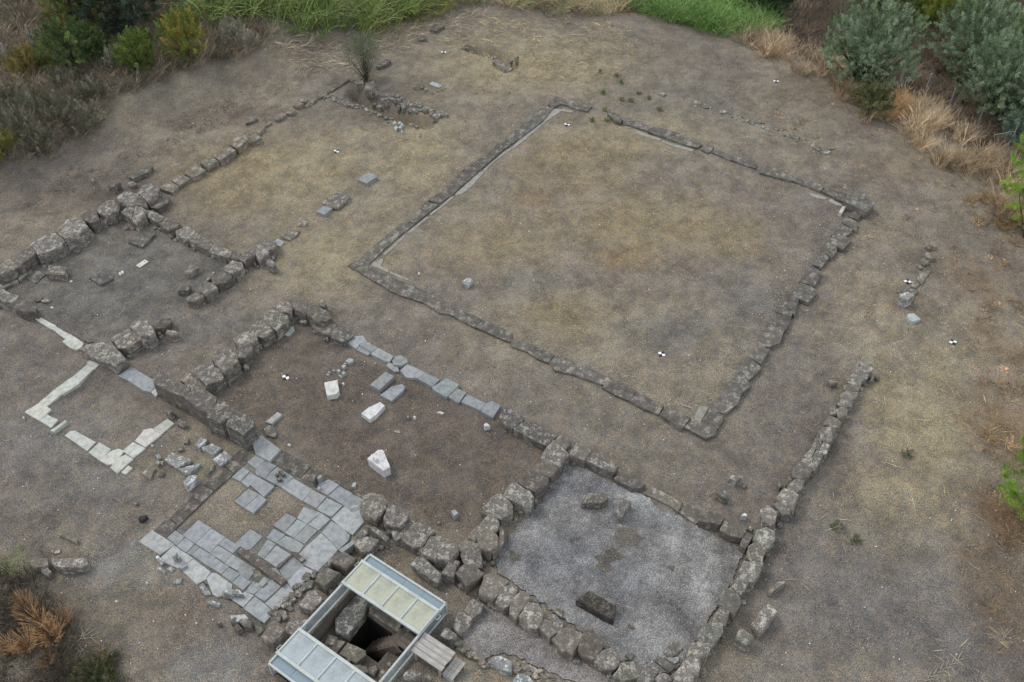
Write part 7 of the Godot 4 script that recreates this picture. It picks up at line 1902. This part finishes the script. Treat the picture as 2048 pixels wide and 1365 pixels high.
func plants():
	var olive := {"tones": [srgb(108, 120, 100), srgb(90, 103, 82), srgb(124, 136, 118), srgb(78, 90, 68)], "l": 0.11, "w": 0.024, "clumps": 820, "leaves": 52, "size": 0.20, "lift": 1.3, "up": 0.75, "stem": 0.14, "mid": 0.45}
	bush("olive_tree", "round grey green olive tree beyond the tan grass strip, left of three", "olive tree", "olive trees below the bank", Vector3(13.67, -0.12, -33.86), 1.95, 3.5, olive)
	bush("olive_tree", "grey green olive tree at top right, farthest of the three", "olive tree", "olive trees below the bank", Vector3(19.57, -1.52, -37.15), 2.1, 3.3, olive)
	bush("olive_tree", "pale olive tree at the right picture edge, nearest of the three", "olive tree", "olive trees below the bank", Vector3(19.31, -1.41, -33.58), 2.0, 3.5, olive)
	bush("olive_tree", "small olive sapling low at the right picture edge", "olive tree", "", Vector3(19.35, -1.37, -31.62), 0.8, 1.3, {"tones": [srgb(104, 120, 104), srgb(124, 140, 126)], "l": 0.12, "w": 0.028, "clumps": 90, "leaves": 60, "size": 0.22, "up": 0.8, "stem": 0.04})
	var green := {"tones": [srgb(94, 108, 72), srgb(82, 96, 64), srgb(108, 118, 74), srgb(74, 88, 60)], "l": 0.075, "w": 0.035, "clumps": 240, "leaves": 70, "size": 0.22, "up": 0.5, "stem": 0.05}
	bush("shrub", "tall leafy shrub turning orange at its top near the fence posts", "shrub", "green shrubs at top left", Vector3(-17.11, 0.70, -36.55), 1.1, 2.6, {"tones": [srgb(108, 110, 64), srgb(92, 102, 62), srgb(132, 112, 66), srgb(88, 98, 64)], "l": 0.075, "w": 0.035, "clumps": 240, "leaves": 70, "size": 0.24, "up": 0.6, "stem": 0.05})
	bush("shrub", "broad dark green shrub in front of the orange topped one", "shrub", "green shrubs at top left", Vector3(-16.85, 0.70, -34.72), 1.25, 1.9, green)
	bush("shrub", "small green shrub touching the right side of the broad dark green one", "shrub", "green shrubs at top left", Vector3(-16.00, 0.70, -34.93), 0.55, 1.5, green)
	bush("shrub", "bright lime green shrub with spiky shoots", "shrub", "green shrubs at top left", Vector3(-14.16, 0.69, -34.22), 0.85, 1.7, {"tones": [srgb(116, 130, 72), srgb(100, 116, 64), srgb(130, 142, 82), srgb(88, 104, 60)], "lift": 1.02, "l": 0.08, "w": 0.04, "clumps": 170, "leaves": 60, "size": 0.24, "up": 0.9, "stem": 0.04})
	bush("shrub", "golden topped green shrub, rightmost before the reeds", "shrub", "green shrubs at top left", Vector3(-12.54, 0.64, -35.18), 0.9, 2.0, {"tones": [srgb(140, 130, 66), srgb(118, 118, 64), srgb(98, 112, 62), srgb(104, 116, 66)], "l": 0.075, "w": 0.035, "clumps": 190, "leaves": 65, "size": 0.22, "up": 0.7, "stem": 0.04})
	bush("shrub", "dome shaped golden brown bush at the left edge", "shrub", "", Vector3(-18.39, 0.70, -34.23), 0.95, 1.05, {"tones": [srgb(132, 120, 78), srgb(116, 106, 70), srgb(124, 114, 80)], "l": 0.12, "w": 0.014, "clumps": 260, "leaves": 60, "size": 0.16, "up": 0.9, "stem": 0.03, "mid": 0.35})
	bush("shrub", "yellow green bush cut by the left picture edge", "shrub", "", Vector3(-17.79, 0.49, -28.84), 0.75, 1.0, {"tones": [srgb(120, 118, 70), srgb(104, 104, 64)], "l": 0.08, "w": 0.03, "clumps": 140, "leaves": 60, "size": 0.2, "up": 0.8, "stem": 0.03})
	bush("evergreen_tree", "dark evergreen tree behind the fence posts at the top edge", "tree", "", Vector3(-15.86, 0.70, -37.51), 2.1, 3.4, {"tones": [srgb(66, 78, 66), srgb(54, 68, 58), srgb(78, 90, 76)], "l": 0.11, "w": 0.04, "clumps": 420, "leaves": 75, "size": 0.3, "up": 0.5, "stem": 0.12})
	bush("evergreen_tree", "dark evergreen bush at the top edge left of the brown scrub", "tree", "", Vector3(11.82, -1.43, -42.54), 1.2, 1.8, {"tones": [srgb(62, 78, 60), srgb(52, 66, 52)], "l": 0.10, "w": 0.04, "clumps": 180, "leaves": 60, "size": 0.25, "up": 0.5, "stem": 0.06})
	var yg := {"tones": [srgb(118, 128, 66), srgb(102, 116, 58), srgb(132, 134, 76)], "l": 0.16, "w": 0.03, "clumps": 240, "leaves": 55, "size": 0.32, "up": 0.9, "stem": 0.05}
	bush("broad_shrub", "yellow green thicket shrub behind and right of the left olive tree", "shrub", "thicket shrubs along the top right edge", Vector3(18.77, -1.63, -41.88), 1.5, 2.0, yg)
	bush("broad_shrub", "green thicket shrub at the top edge above the farthest olive tree", "shrub", "thicket shrubs along the top right edge", Vector3(20.69, -1.75, -43.35), 1.7, 2.2, {"tones": [srgb(98, 122, 66), srgb(84, 108, 60)], "l": 0.16, "w": 0.03, "clumps": 240, "leaves": 55, "size": 0.32, "up": 0.9, "stem": 0.05})
	bush("broad_shrub", "olive brown thicket shrub behind the left olive tree", "shrub", "thicket shrubs along the top right edge", Vector3(17.36, -1.60, -42.43), 1.5, 2.0, {"tones": [srgb(92, 102, 70), srgb(78, 88, 62)], "l": 0.12, "w": 0.03, "clumps": 220, "leaves": 55, "size": 0.3, "up": 0.6, "stem": 0.05})
	bush("broad_shrub", "yellow green bush at the right edge behind the farthest olive tree", "shrub", "thicket shrubs along the top right edge", Vector3(22.85, -1.71, -39.10), 1.3, 1.8, yg)
	bush("small_bush", "small dark bush standing in the tan grass strip below the left olive tree", "shrub", "", Vector3(13.38, 0.00, -31.64), 0.72, 1.35, {"tones": [srgb(92, 98, 66), srgb(74, 82, 54), srgb(112, 112, 84)], "l": 0.06, "w": 0.035, "clumps": 170, "leaves": 45, "size": 0.2, "up": 0.7, "stem": 0.03})
	var pine := {"tones": [srgb(122, 152, 58), srgb(104, 136, 54), srgb(134, 160, 72), srgb(92, 120, 50)], "l": 0.10, "w": 0.010, "clumps": 330, "leaves": 150, "size": 0.22, "up": 0.8, "stem": 0.08, "mid": 0.6}
	bush("pine_tree", "bright green young pine with bare trunk at the right edge, farther one", "pine tree", "young pines at the right edge", Vector3(16.48, 0.00, -24.49), 1.35, 4.4, pine)
	bush("pine_tree", "bright green young pine cut by the right edge, nearer one", "pine tree", "young pines at the right edge", Vector3(12.62, 0.00, -13.77), 1.15, 2.6, pine)
	# thin sapling on the kerb wall
	sapling()
	# pale woolly scrub
	var n := 0
	for q in [[Vector3(-17.56, 0.67, -30.30), "at the left edge, lowest"], [Vector3(-16.61, 0.36, -29.55), "just above the bare slope, left"], [Vector3(-17.46, 0.70, -31.47), "second row, near the left edge"], [Vector3(-16.35, 0.60, -31.10), "in the middle of the pale scrub"], [Vector3(-15.36, 0.33, -30.78), "at the lower right of the pale scrub"], [Vector3(-16.72, 0.70, -32.95), "below the broad dark green shrub"], [Vector3(-15.54, 0.66, -32.35), "right of centre below the broad shrub"], [Vector3(-18.36, 0.70, -31.83), "under the dome shaped bush"], [Vector3(-15.25, 0.70, -34.69), "left of the lime green shrub"], [Vector3(-10.53, 0.55, -36.35), "beside the green reeds"], [Vector3(-11.04, 0.66, -36.63), "behind another beside the green reeds"]]:
		var silver := {"tones": [srgb(134, 132, 120), srgb(106, 104, 92), srgb(88, 86, 74), srgb(78, 76, 64)] if n < 8 else [srgb(150, 146, 136), srgb(124, 120, 110)], "l": 0.15, "w": 0.015, "clumps": 95, "leaves": 26, "size": 0.24, "up": 1.5, "stem": 0.02, "mid": 0.4}
		bush("silver_scrub", "pale silvery woolly scrub plant " + q[1], "shrub", "silvery scrub plants at top left", q[0], rng.randf_range(0.55, 0.8), rng.randf_range(0.65, 0.95), silver)
		n += 1
	# weeds
	for q in [[Vector3(-11.63, 0.00, -12.53), 0.32, 0.75, "leafy yellow green weed in front of the broken stone shaft, left"], [Vector3(-11.42, 0.00, -12.56), 0.34, 0.85, "leafy yellow green weed in front of the broken stone shaft, right"]]:
		bush("weed", q[3], "weed", "weeds by the stone shaft", q[0], q[1], q[2], {"tones": [srgb(128, 132, 92), srgb(110, 116, 78), srgb(138, 142, 106)], "l": 0.05, "w": 0.025, "clumps": 26, "leaves": 12, "size": 0.18, "up": 1.6, "stem": 0.008})
	bush("weed", "low dark green weed spreading at the bottom left edge", "weed", "", Vector3(-9.06, 0.00, -10.02), 0.55, 0.22, {"lift": 1.1, "tones": [srgb(92, 98, 70), srgb(80, 86, 62), srgb(108, 108, 78)], "l": 0.06, "w": 0.02, "clumps": 130, "leaves": 40, "size": 0.16, "up": 0.5, "stem": 0.01})
	var names := ["leftmost upper of the green weeds beyond the courtyard corner", "biggest of the green weeds beyond the courtyard corner", "weed below the biggest beyond the courtyard corner", "weed nearest the far kerb corner slab", "weed right of the far kerb corner slab", "pale weed beside two others beyond the courtyard corner", "rightmost of the green weeds beyond the courtyard corner", "weed in the gap between two kerb stones", "weed just inside the gap of the kerb", "weed above the gap of the kerb", "small weed alone toward the sunk line", "weed right of the gap, by the second kerb slab"]
	var at := [Vector3(3.60, 0.00, -35.00), Vector3(4.24, 0.00, -34.74), Vector3(4.38, 0.00, -34.19), Vector3(3.63, 0.00, -33.45), Vector3(4.28, 0.00, -32.96), Vector3(4.62, 0.00, -32.87), Vector3(5.35, 0.00, -33.03), Vector3(3.61, 0.00, -32.25), Vector3(3.65, 0.00, -31.56), Vector3(3.07, 0.00, -31.54), Vector3(5.65, 0.00, -32.20), Vector3(5.01, 0.00, -33.42)]
	for i in at.size():
		bush("green_weed", "small green weed, " + names[i], "weed", "green weeds beyond the courtyard corner", at[i], rng.randf_range(0.07, 0.12), rng.randf_range(0.08, 0.13), {"tones": [srgb(118, 126, 94), srgb(104, 114, 86), srgb(132, 136, 104)], "l": 0.05, "w": 0.014, "clumps": 26, "leaves": 16, "size": 0.06, "up": 0.9, "stem": 0.006})
	for q in [[Vector3(7.75, 0.00, -13.50), "grey green weed on the tan path at the right"], [Vector3(8.13, 0.00, -13.12), "brownish weed on the tan path, near a grey green one"], [Vector3(10.10, 0.00, -15.69), "dark weed on the tan path right of the boulder wall"]]:
		bush("green_weed", q[1], "weed", "", q[0], 0.16, 0.14, {"tones": [srgb(100, 108, 88), srgb(86, 92, 74)], "l": 0.05, "w": 0.014, "clumps": 26, "leaves": 16, "size": 0.06, "up": 0.9, "stem": 0.006})

func sapling():
	bush("sapling", "thin sapling with sparse grey green foliage on the kerb wall boulders", "tree", "", Vector3(-5.60, 0.00, -34.64), 0.72, 1.95, {"tones": [srgb(104, 110, 94), srgb(88, 94, 78), srgb(118, 122, 106)], "l": 0.075, "w": 0.016, "clumps": 280, "leaves": 26, "size": 0.24, "up": 0.9, "stem": 0.035, "mid": 0.64, "twigs": 6, "bark": srgb(78, 70, 62)})

# ---------------------------------------------------------------- grasses (nobody could count them)
func tuft_mesh(n: int, spread: float, l: float, w: float, up: float, bend: float, segs := 1) -> ArrayMesh:
	var L := Leaves.new()
	for k in n:
		var a := rng.randf() * TAU
		var d := Vector3(cos(a), up * rng.randf_range(0.7, 1.3), sin(a)).normalized()
		var p := Vector3(cos(a + 1.0), 0, sin(a + 1.0)) * spread * sqrt(rng.randf())
		var s := d.cross(dirn(0.0)).normalized()
		var len := l * rng.randf_range(0.6, 1.2)
		var g := rng.randf_range(0.8, 1.0)
		if segs == 1:
			L.blade(p, d, s, len, w, Color(g, g, g), bend)
		else:
			for j in segs:
				var f := float(j) / segs
				var dd := (d + Vector3(cos(a) * f * bend, -f * f * bend, sin(a) * f * bend)).normalized()
				L.blade(p, dd, s, len / segs * 1.25, w * (1.15 - f * 0.7), Color(g, g, g))
				p += dd * len / segs
	return L.mesh()

func rand_in(r: Rect2) -> Vector2:
	return Vector2(rng.randf_range(r.position.x, r.end.x), rng.randf_range(r.position.y, r.end.y))

func field(called: String, label: String, m: Mesh, poly: PackedVector2Array, per_m2: float, tones: Array, smin: float, smax: float, patchy := 0.0, sink := 0.02, lay := 0.25, lift := 1.3):
	var r := Rect2(poly[0], Vector2.ZERO)
	for v in poly: r = r.expand(v)
	var where: Array[Transform3D] = []
	var tint := PackedColorArray()
	for i in int(r.get_area() * per_m2):
		var q := rand_in(r)
		if taken.has(Vector2i(int(floor(q.x * 10.0)), int(floor(q.y * 10.0)))): continue
		if not Geometry2D.is_point_in_polygon(q, poly): continue
		if patchy > 0.0 and mid.get_noise_2d(q.x * 0.9 + 9.0, q.y * 0.9) + 0.15 < rng.randf_range(-0.3, 1.0) * patchy: continue
		var s := rng.randf_range(smin, smax)
		where.append(Transform3D(Basis.from_euler(Vector3(rng.randf_range(-lay, lay), rng.randf() * TAU, rng.randf_range(-lay, lay))).scaled(Vector3(s, s, s)), Vector3(q.x, height(q.x, q.y) + dip(q.x, q.y) - sink, q.y)))
		var c: Color = tones[rng.randi() % tones.size()]
		var v := rng.randf_range(0.82, 1.18) * (1.0 + mid.get_noise_2d(q.x * 1.4, q.y * 1.4) * 0.25) * lift
		tint.append(Color(c.r * v, c.g * v, c.b * v))
	scatter(called, label, m, mats.straw, where, tint)

func grasses():
	# short straw over all of the open ground, in the tone of the soil below it
	var inv := pit.affine_inverse()
	for k in 3:
		var m := tuft_mesh(8, 0.09, 0.085, 0.011, [0.35, 0.7, 0.2][k], 0.15)
		var where: Array[Transform3D] = []
		var tint := PackedColorArray()
		for i in 52000:
			var z := rng.randf_range(-43.5, -9.0)
			var x := rng.randf_range(-1.0, 1.0) * lerpf(11.8, 24.0, (-z - 9.0) / 34.0)
			if taken.has(Vector2i(int(floor(x * 10.0)), int(floor(z * 10.0)))): continue
			var l := inv * Vector3(x, 0, z)
			if l.x > -0.05 and l.x < 2.3 and l.z > -0.05 and l.z < 3.3: continue
			if mid.get_noise_2d(x * 0.7, z * 0.7 + 70.0) < rng.randf_range(-1.2, 0.3): continue
			var c := soil_tone(x, z)
			var v := rng.randf_range(0.98, 1.36)
			var s := rng.randf_range(0.5, 1.2)
			where.append(Transform3D(Basis.from_euler(Vector3(0, rng.randf() * TAU, 0)).scaled(Vector3(s, s, s)), Vector3(x, height(x, z) + dip(x, z) - 0.008, z)))
			tint.append(Color(c.r * v * 1.02, c.g * v * 1.0, c.b * v * 0.96))
		scatter("dry_grass", "short dry grass and straw over the earth", m, mats.straw, where, tint)
	# long single stalks lying about
	var stalk := tuft_mesh(2, 0.05, 0.5, 0.012, 0.06, 0.0)
	field("loose_stalks", "long pale dry stalks lying on the earth path at the right", stalk, pts([931,-1837,1400,-2155,1408,-1830,1080,-959,562,-965,661,-1226]), 1.5, [srgb(176, 164, 136), srgb(160, 148, 122)], 0.5, 1.3, 0.3, -0.01, 0.03)
	field("loose_stalks", "long pale dry stalks fallen below the green reeds", tuft_mesh(7, 0.3, 0.75, 0.011, 0.12, 0.0), pts([-1011,-3725,-661,-3810,-399,-3963,-252,-4027,-13,-4044,-246,-3870,-524,-3665,-653,-3549,-838,-3586]), 30.0, [srgb(158, 148, 128), srgb(140, 130, 114), srgb(172, 160, 138)], 0.6, 1.2, 0.0, 0.0, 0.12)
	field("loose_stalks", "pale dry stalks strewn over the top middle of the site", tuft_mesh(5, 0.2, 0.5, 0.012, 0.15, 0.0), pts([-249,-3959,478,-3940,553,-3639,313,-3375,-35,-3496,-283,-3742]), 16.0, [srgb(176, 162, 128), srgb(158, 146, 118)], 0.5, 1.2, 0.0, 0.0, 0.06)
	field("bank_grass", "short brown dry grass on the slope behind the kerb wall", tuft_mesh(16, 0.12, 0.14, 0.010, 0.9, 0.4), pts([-1623,-2601,-1395,-2850,-1104,-3127,-884,-3366,-733,-3551,-768,-3665,-944,-3506,-1206,-3259,-1470,-2997,-1652,-2790]), 26.0, [srgb(112, 102, 90), srgb(98, 90, 80), srgb(126, 114, 98)], 0.5, 1.2, 0.3, 0.01, 0.2, 0.95)
	# small tussocks that dot the bare ground
	var tus := tuft_mesh(40, 0.05, 0.13, 0.012, 1.1, 0.4)
	field("brown_tussocks", "small brown dry tussocks dotting the ground right of the courtyard", tus, pts([1082,-3547,1333,-3140,1535,-2849,1590,-2564,1410,-2464,1108,-2074,904,-2078,1204,-2654,1118,-2857,885,-3116]), 5.0, [srgb(153, 125, 100), srgb(164, 141, 117), srgb(131, 113, 93)], 0.5, 1.25, 0.5)
	field("brown_tussocks", "small brown dry tussocks inside the right side of the courtyard", tus, pts([805,-2864,1110,-2614,883,-2255,638,-1900,624,-2260]), 7.0, [srgb(146, 125, 102), srgb(133, 117, 102)], 0.35, 0.8, 0.5)
	field("brown_tussocks", "brown and olive tussocks on the ground beyond the north east kerb", tus, pts([478,-3484,937,-3630,1157,-3178,1173,-2797,873,-3051,531,-3244]), 6.0, [srgb(131, 123, 100), srgb(144, 127, 102), srgb(122, 119, 102)], 0.45, 1.0, 0.5)
	field("brown_tussocks", "russet tussocks at the right edge below the tan grass", tus, pts([1337,-2596,1616,-2591,1618,-2384,1224,-1342,1191,-1587,1340,-2247]), 7.0, [srgb(164, 129, 105), srgb(175, 145, 118), srgb(138, 111, 93)], 0.5, 1.4, 0.6)
	field("brown_tussocks", "scattered tussocks between the boulder wall and the courtyard", tus, pts([595,-1647,1096,-2251,1283,-2071,1034,-1912,749,-1514,633,-1438]), 4.0, [srgb(140, 123, 105), srgb(153, 129, 105)], 0.35, 0.8, 0.4)
	field("brown_tussocks", "brown and green tussocks round the upper trench", tus, pts([-673,-3219,-497,-3357,-35,-3573,120,-3379,-214,-2978,-431,-3014]), 9.0, [srgb(133, 116, 97), srgb(118, 117, 93), srgb(146, 125, 102)], 0.45, 1.1, 0.5)
	# tall tan grass along the lip of the plateau
	var tall := tuft_mesh(40, 0.16, 0.62, 0.014, 2.2, 0.5, 3)
	var strip := pts([884,-3801,968,-3691,1086,-3566,1181,-3410,1271,-3263,1296,-3141,1379,-3106,1415,-3039,1453,-2866,1515,-2790,1562,-2674,1604,-2511,1646,-2459,1865,-2687,1767,-2781,1747,-2953,1732,-3194,1678,-3420,1574,-3549,1392,-3602,1253,-3723,1127,-3999,1047,-4143])
	field("tan_grass", "strip of tall tan dry grass along the right lip of the site", tall, strip, 13.0, [srgb(174, 156, 130), srgb(160, 142, 118), srgb(186, 164, 134), srgb(144, 128, 108)], 0.6, 1.25, 0.25)
	field("orange_grass", "brighter orange patches in the strip of tall dry grass", tall, pts([1289,-3410,1361,-3414,1332,-3279,1280,-3298]), 14.0, [srgb(194, 150, 106), srgb(182, 142, 102)], 0.8, 1.1)
	field("orange_grass", "orange patch in the tall dry grass right of the small bush", tall, pts([1413,-3226,1547,-3366,1489,-3162,1402,-3122]), 12.0, [srgb(190, 152, 112), srgb(176, 142, 104)], 0.8, 1.1)
	# rough grass and scrub below the lip
	var scrubm := tuft_mesh(46, 0.22, 0.5, 0.014, 1.3, 0.5, 2)
	field("brown_scrub", "brown dry scrub on the slope below the right lip", scrubm, pts([1127,-4591,1471,-4600,1752,-4383,2630,-4600,2131,-3144,1896,-2706,1805,-2773,1780,-3021,1736,-3350,1601,-3564,1447,-3766,1270,-3932,1161,-4148]), 13.0, [srgb(112, 100, 88), srgb(98, 88, 78), srgb(124, 110, 96), srgb(104, 98, 84)], 0.6, 1.3, 0.0)
	field("brown_scrub", "brown dry scrub covering the top left corner", scrubm, pts([-1949,-2824,-2524,-4253,-1517,-4226,-1248,-3890,-934,-3742,-1070,-3590,-1209,-3503,-1326,-3423,-1456,-3255,-1522,-3074,-1635,-2914]), 16.0, [srgb(112, 102, 90), srgb(98, 90, 80), srgb(126, 114, 100), srgb(104, 100, 84), srgb(90, 84, 70)], 0.6, 1.3, 0.0, 0.02, 0.25, 1.5)
	field("brown_scrub", "dry scrub in the bottom left corner", tuft_mesh(34, 0.18, 0.34, 0.010, 1.3, 0.5, 2), pts([-1295,-1307,-1128,-1237,-1029,-1146,-951,-1072,-838,-1023,-833,-922,-1170,-927]), 34.0, [srgb(104, 94, 84), srgb(84, 78, 70), srgb(122, 112, 98), srgb(70, 66, 58)], 0.5, 1.3, 0.0, 0.02, 0.25, 1.05)
	field("brown_scrub", "rough dry grass along the right edge of the picture", tuft_mesh(30, 0.14, 0.28, 0.009, 0.8, 0.5, 2), pts([1553,-2461,1723,-2394,1122,-898,1028,-899,1063,-1181,1186,-1430,1314,-1947]), 8.0, [srgb(148, 126, 96), srgb(126, 104, 80), srgb(108, 92, 74), srgb(158, 138, 106)], 0.5, 1.2, 0.1)
	field("brown_scrub", "dark thorny scrub at the right edge below the tan grass", tuft_mesh(40, 0.18, 0.36, 0.012, 1.2, 0.5, 2), pts([1436,-2594,1588,-2702,1699,-2596,1742,-2476,1592,-2435,1491,-2514]), 9.0, [srgb(132, 108, 80), srgb(108, 92, 70), srgb(164, 138, 100)], 0.5, 1.3, 0.0)
	# reeds
	var reed := tuft_mesh(26, 0.30, 1.7, 0.034, 2.6, 0.9, 5)
	field("green_reeds", "bed of bright green reeds along the top left of the site", reed, pts([-1584,-4227,-217,-4342,-276,-4098,-380,-4008,-503,-3920,-580,-3835,-680,-3788,-780,-3776,-936,-3761,-1100,-3773,-1196,-3741,-1395,-3894]), 5.0, [srgb(112, 130, 76), srgb(98, 118, 68), srgb(126, 140, 88), srgb(118, 124, 82)], 0.7, 1.15, 0.0, 0.02, 0.25, 1.3)
	field("green_reeds", "bank of fresh green grass at the top right of the site", tuft_mesh(34, 0.26, 1.15, 0.022, 2.4, 0.8, 4), pts([548,-4634,1114,-4651,1193,-4308,1185,-4097,1010,-3797,882,-3791,765,-3855,625,-3915,545,-4063]), 9.0, [srgb(106, 134, 76), srgb(94, 122, 68), srgb(120, 144, 90)], 0.7, 1.15, 0.0, 0.02, 0.25, 1.22)
	field("green_reeds", "olive green tall grass fringe on the right end of the reed bed", tuft_mesh(34, 0.26, 0.9, 0.02, 2.0, 0.8, 4), pts([-632,-3943,-254,-4097,-272,-4005,-457,-3875,-572,-3749]), 6.0, [srgb(130, 128, 82), srgb(116, 118, 74)], 0.7, 1.1)
	field("dry_reeds", "pale dry leaning reeds at the top middle edge", tuft_mesh(30, 0.26, 1.1, 0.020, 1.4, 0.7, 4), pts([-308,-4335,572,-4636,534,-4063,352,-3969,159,-3994,-35,-4101,-253,-4074]), 7.0, [srgb(164, 150, 124), srgb(144, 132, 110), srgb(178, 160, 128), srgb(122, 134, 92)], 0.7, 1.15)
	# orange tussocks of the bottom left corner
	var ot := tuft_mesh(150, 0.10, 0.42, 0.010, 2.6, 0.5, 3)
	var i := 0
	for q in [[Vector3(-11.16, 0.00, -11.67), "farthest"], [Vector3(-10.92, 0.00, -11.39), "second farthest"], [Vector3(-10.64, 0.00, -11.14), "in the middle of the diagonal row"], [Vector3(-10.19, 0.00, -10.77), "at the near end of the diagonal row"], [Vector3(-10.11, 0.00, -11.22), "standing apart on the right"], [Vector3(-11.11, 0.00, -10.57), "leftmost"], [Vector3(-10.72, 0.00, -10.60), "second from the left, broad"], [Vector3(-10.15, 0.00, -10.24), "lowest and sparse"], [Vector3(-10.37, 0.00, -10.96), "between the row's middle and its near end"], [Vector3(-8.99, 0.00, -10.31), "beside the low dark green weed"]]:
		var t := thing_at("orange_tussock", "orange brown grass tussock at bottom left, " + q[1], "grass tussock", "orange grass tussocks at bottom left", q[0])
		var o := mesh_in(t, "blades", ot, null)
		var om := StandardMaterial3D.new()
		om.albedo_color = [srgb(192, 152, 108), srgb(178, 140, 98), srgb(202, 164, 122)][i % 3]
		om.vertex_color_use_as_albedo = true
		om.roughness = 0.9
		o.material_override = om
		o.rotation.y = i * 1.3
		o.scale = Vector3.ONE * [0.95, 1.1, 1.2, 1.3, 1.1, 1.0, 1.25, 0.75, 1.05, 0.7][i]
		i += 1
	for q in [[Vector3(-9.57, 0.00, -10.85), "tangle of pale dead twigs, upper one at the bottom left"], [Vector3(-9.65, 0.00, -10.46), "tangle of pale dead twigs, lower one at the bottom left"], [Vector3(9.13, 0.00, -9.93), "long branched pale dead twig at the bottom right"]]:
		var t := thing_at("dead_twigs", q[1], "dead twigs", "dead twigs on the ground", q[0])
		var st := SurfaceTool.new()
		st.begin(Mesh.PRIMITIVE_TRIANGLES)
		for k in 12:
			var a := Vector3(rng.randf_range(-0.2, 0.2), 0.03, rng.randf_range(-0.15, 0.15))
			var d := Vector3.FORWARD.rotated(Vector3.UP, rng.randf() * TAU) * rng.randf_range(0.2, 0.45)
			if q[1].begins_with("long"):
				a = Vector3(0.45 - k * 0.08, 0.02, -0.2 + k * 0.045)
				d = Vector3(0.2 if k % 2 else 0.12, 0.0, -0.03 if k % 2 else -0.16)
			limb(st, a, a + d + Vector3(0, rng.randf_range(0.0, 0.06), 0), 0.008, 0.003, srgb(168, 158, 140))
		st.generate_normals()
		mesh_in(t, "twigs", st.commit(), mats.straw)

# ---------------------------------------------------------------- fence posts
func posts():
	var m := plain(srgb(150, 156, 162), 0.6)
	var list := [[Vector3(-19.35, 0.70, -34.69), "leftmost fence post at the left edge by the dome bush"], [Vector3(-18.91, 0.70, -36.12), "second fence post behind the dome shaped golden bush"], [Vector3(-18.09, 0.70, -37.20), "fence post half hidden by the tall leafy shrub"], [Vector3(-16.42, 0.70, -37.18), "fence post right of the orange topped shrub"], [Vector3(-15.10, 0.70, -37.66), "rightmost fence post of the top left, in front of the dark tree"],
		[Vector3(16.10, -1.34, -35.98), "fence post beside the left olive tree"], [Vector3(16.88, -1.36, -35.21), "second fence post right of the left olive tree"], [Vector3(17.45, -1.34, -34.04), "third fence post below the nearest olive tree"], [Vector3(18.20, -1.34, -32.85), "fourth fence post above the bracing frame at the right edge"]]
	for l in list:
		var p: Vector3 = l[0]
		var t := thing_at("fence_post", "thin grey metal " + l[1], "fence post", "fence posts round the site", p)
		mesh_in(t, "post", bar(Vector3(0, -0.2, 0), Vector3(0.02, 1.05, 0.0), 0.05, 0.05), m)
	var b := thing_at("fence_brace", "thin metal corner post of the fence with slanting braces at the right edge", "fence post", "", Vector3(18.80, -1.30, -31.21))
	mesh_in(b, "post", bar(Vector3(0, -0.2, 0), Vector3(0, 1.25, 0), 0.03, 0.03), m)
	mesh_in(b, "brace", bar(Vector3(0, 0.85, 0), Vector3(-0.75, 0.75, 0.05), 0.02, 0.02), m)
	mesh_in(b, "brace", bar(Vector3(0, 0.85, 0), Vector3(-0.25, 0.0, 0.25), 0.02, 0.02), m)
	mesh_in(b, "brace", bar(Vector3(0, 0.85, 0), Vector3(0.2, 0.0, 0.2), 0.02, 0.02), m)
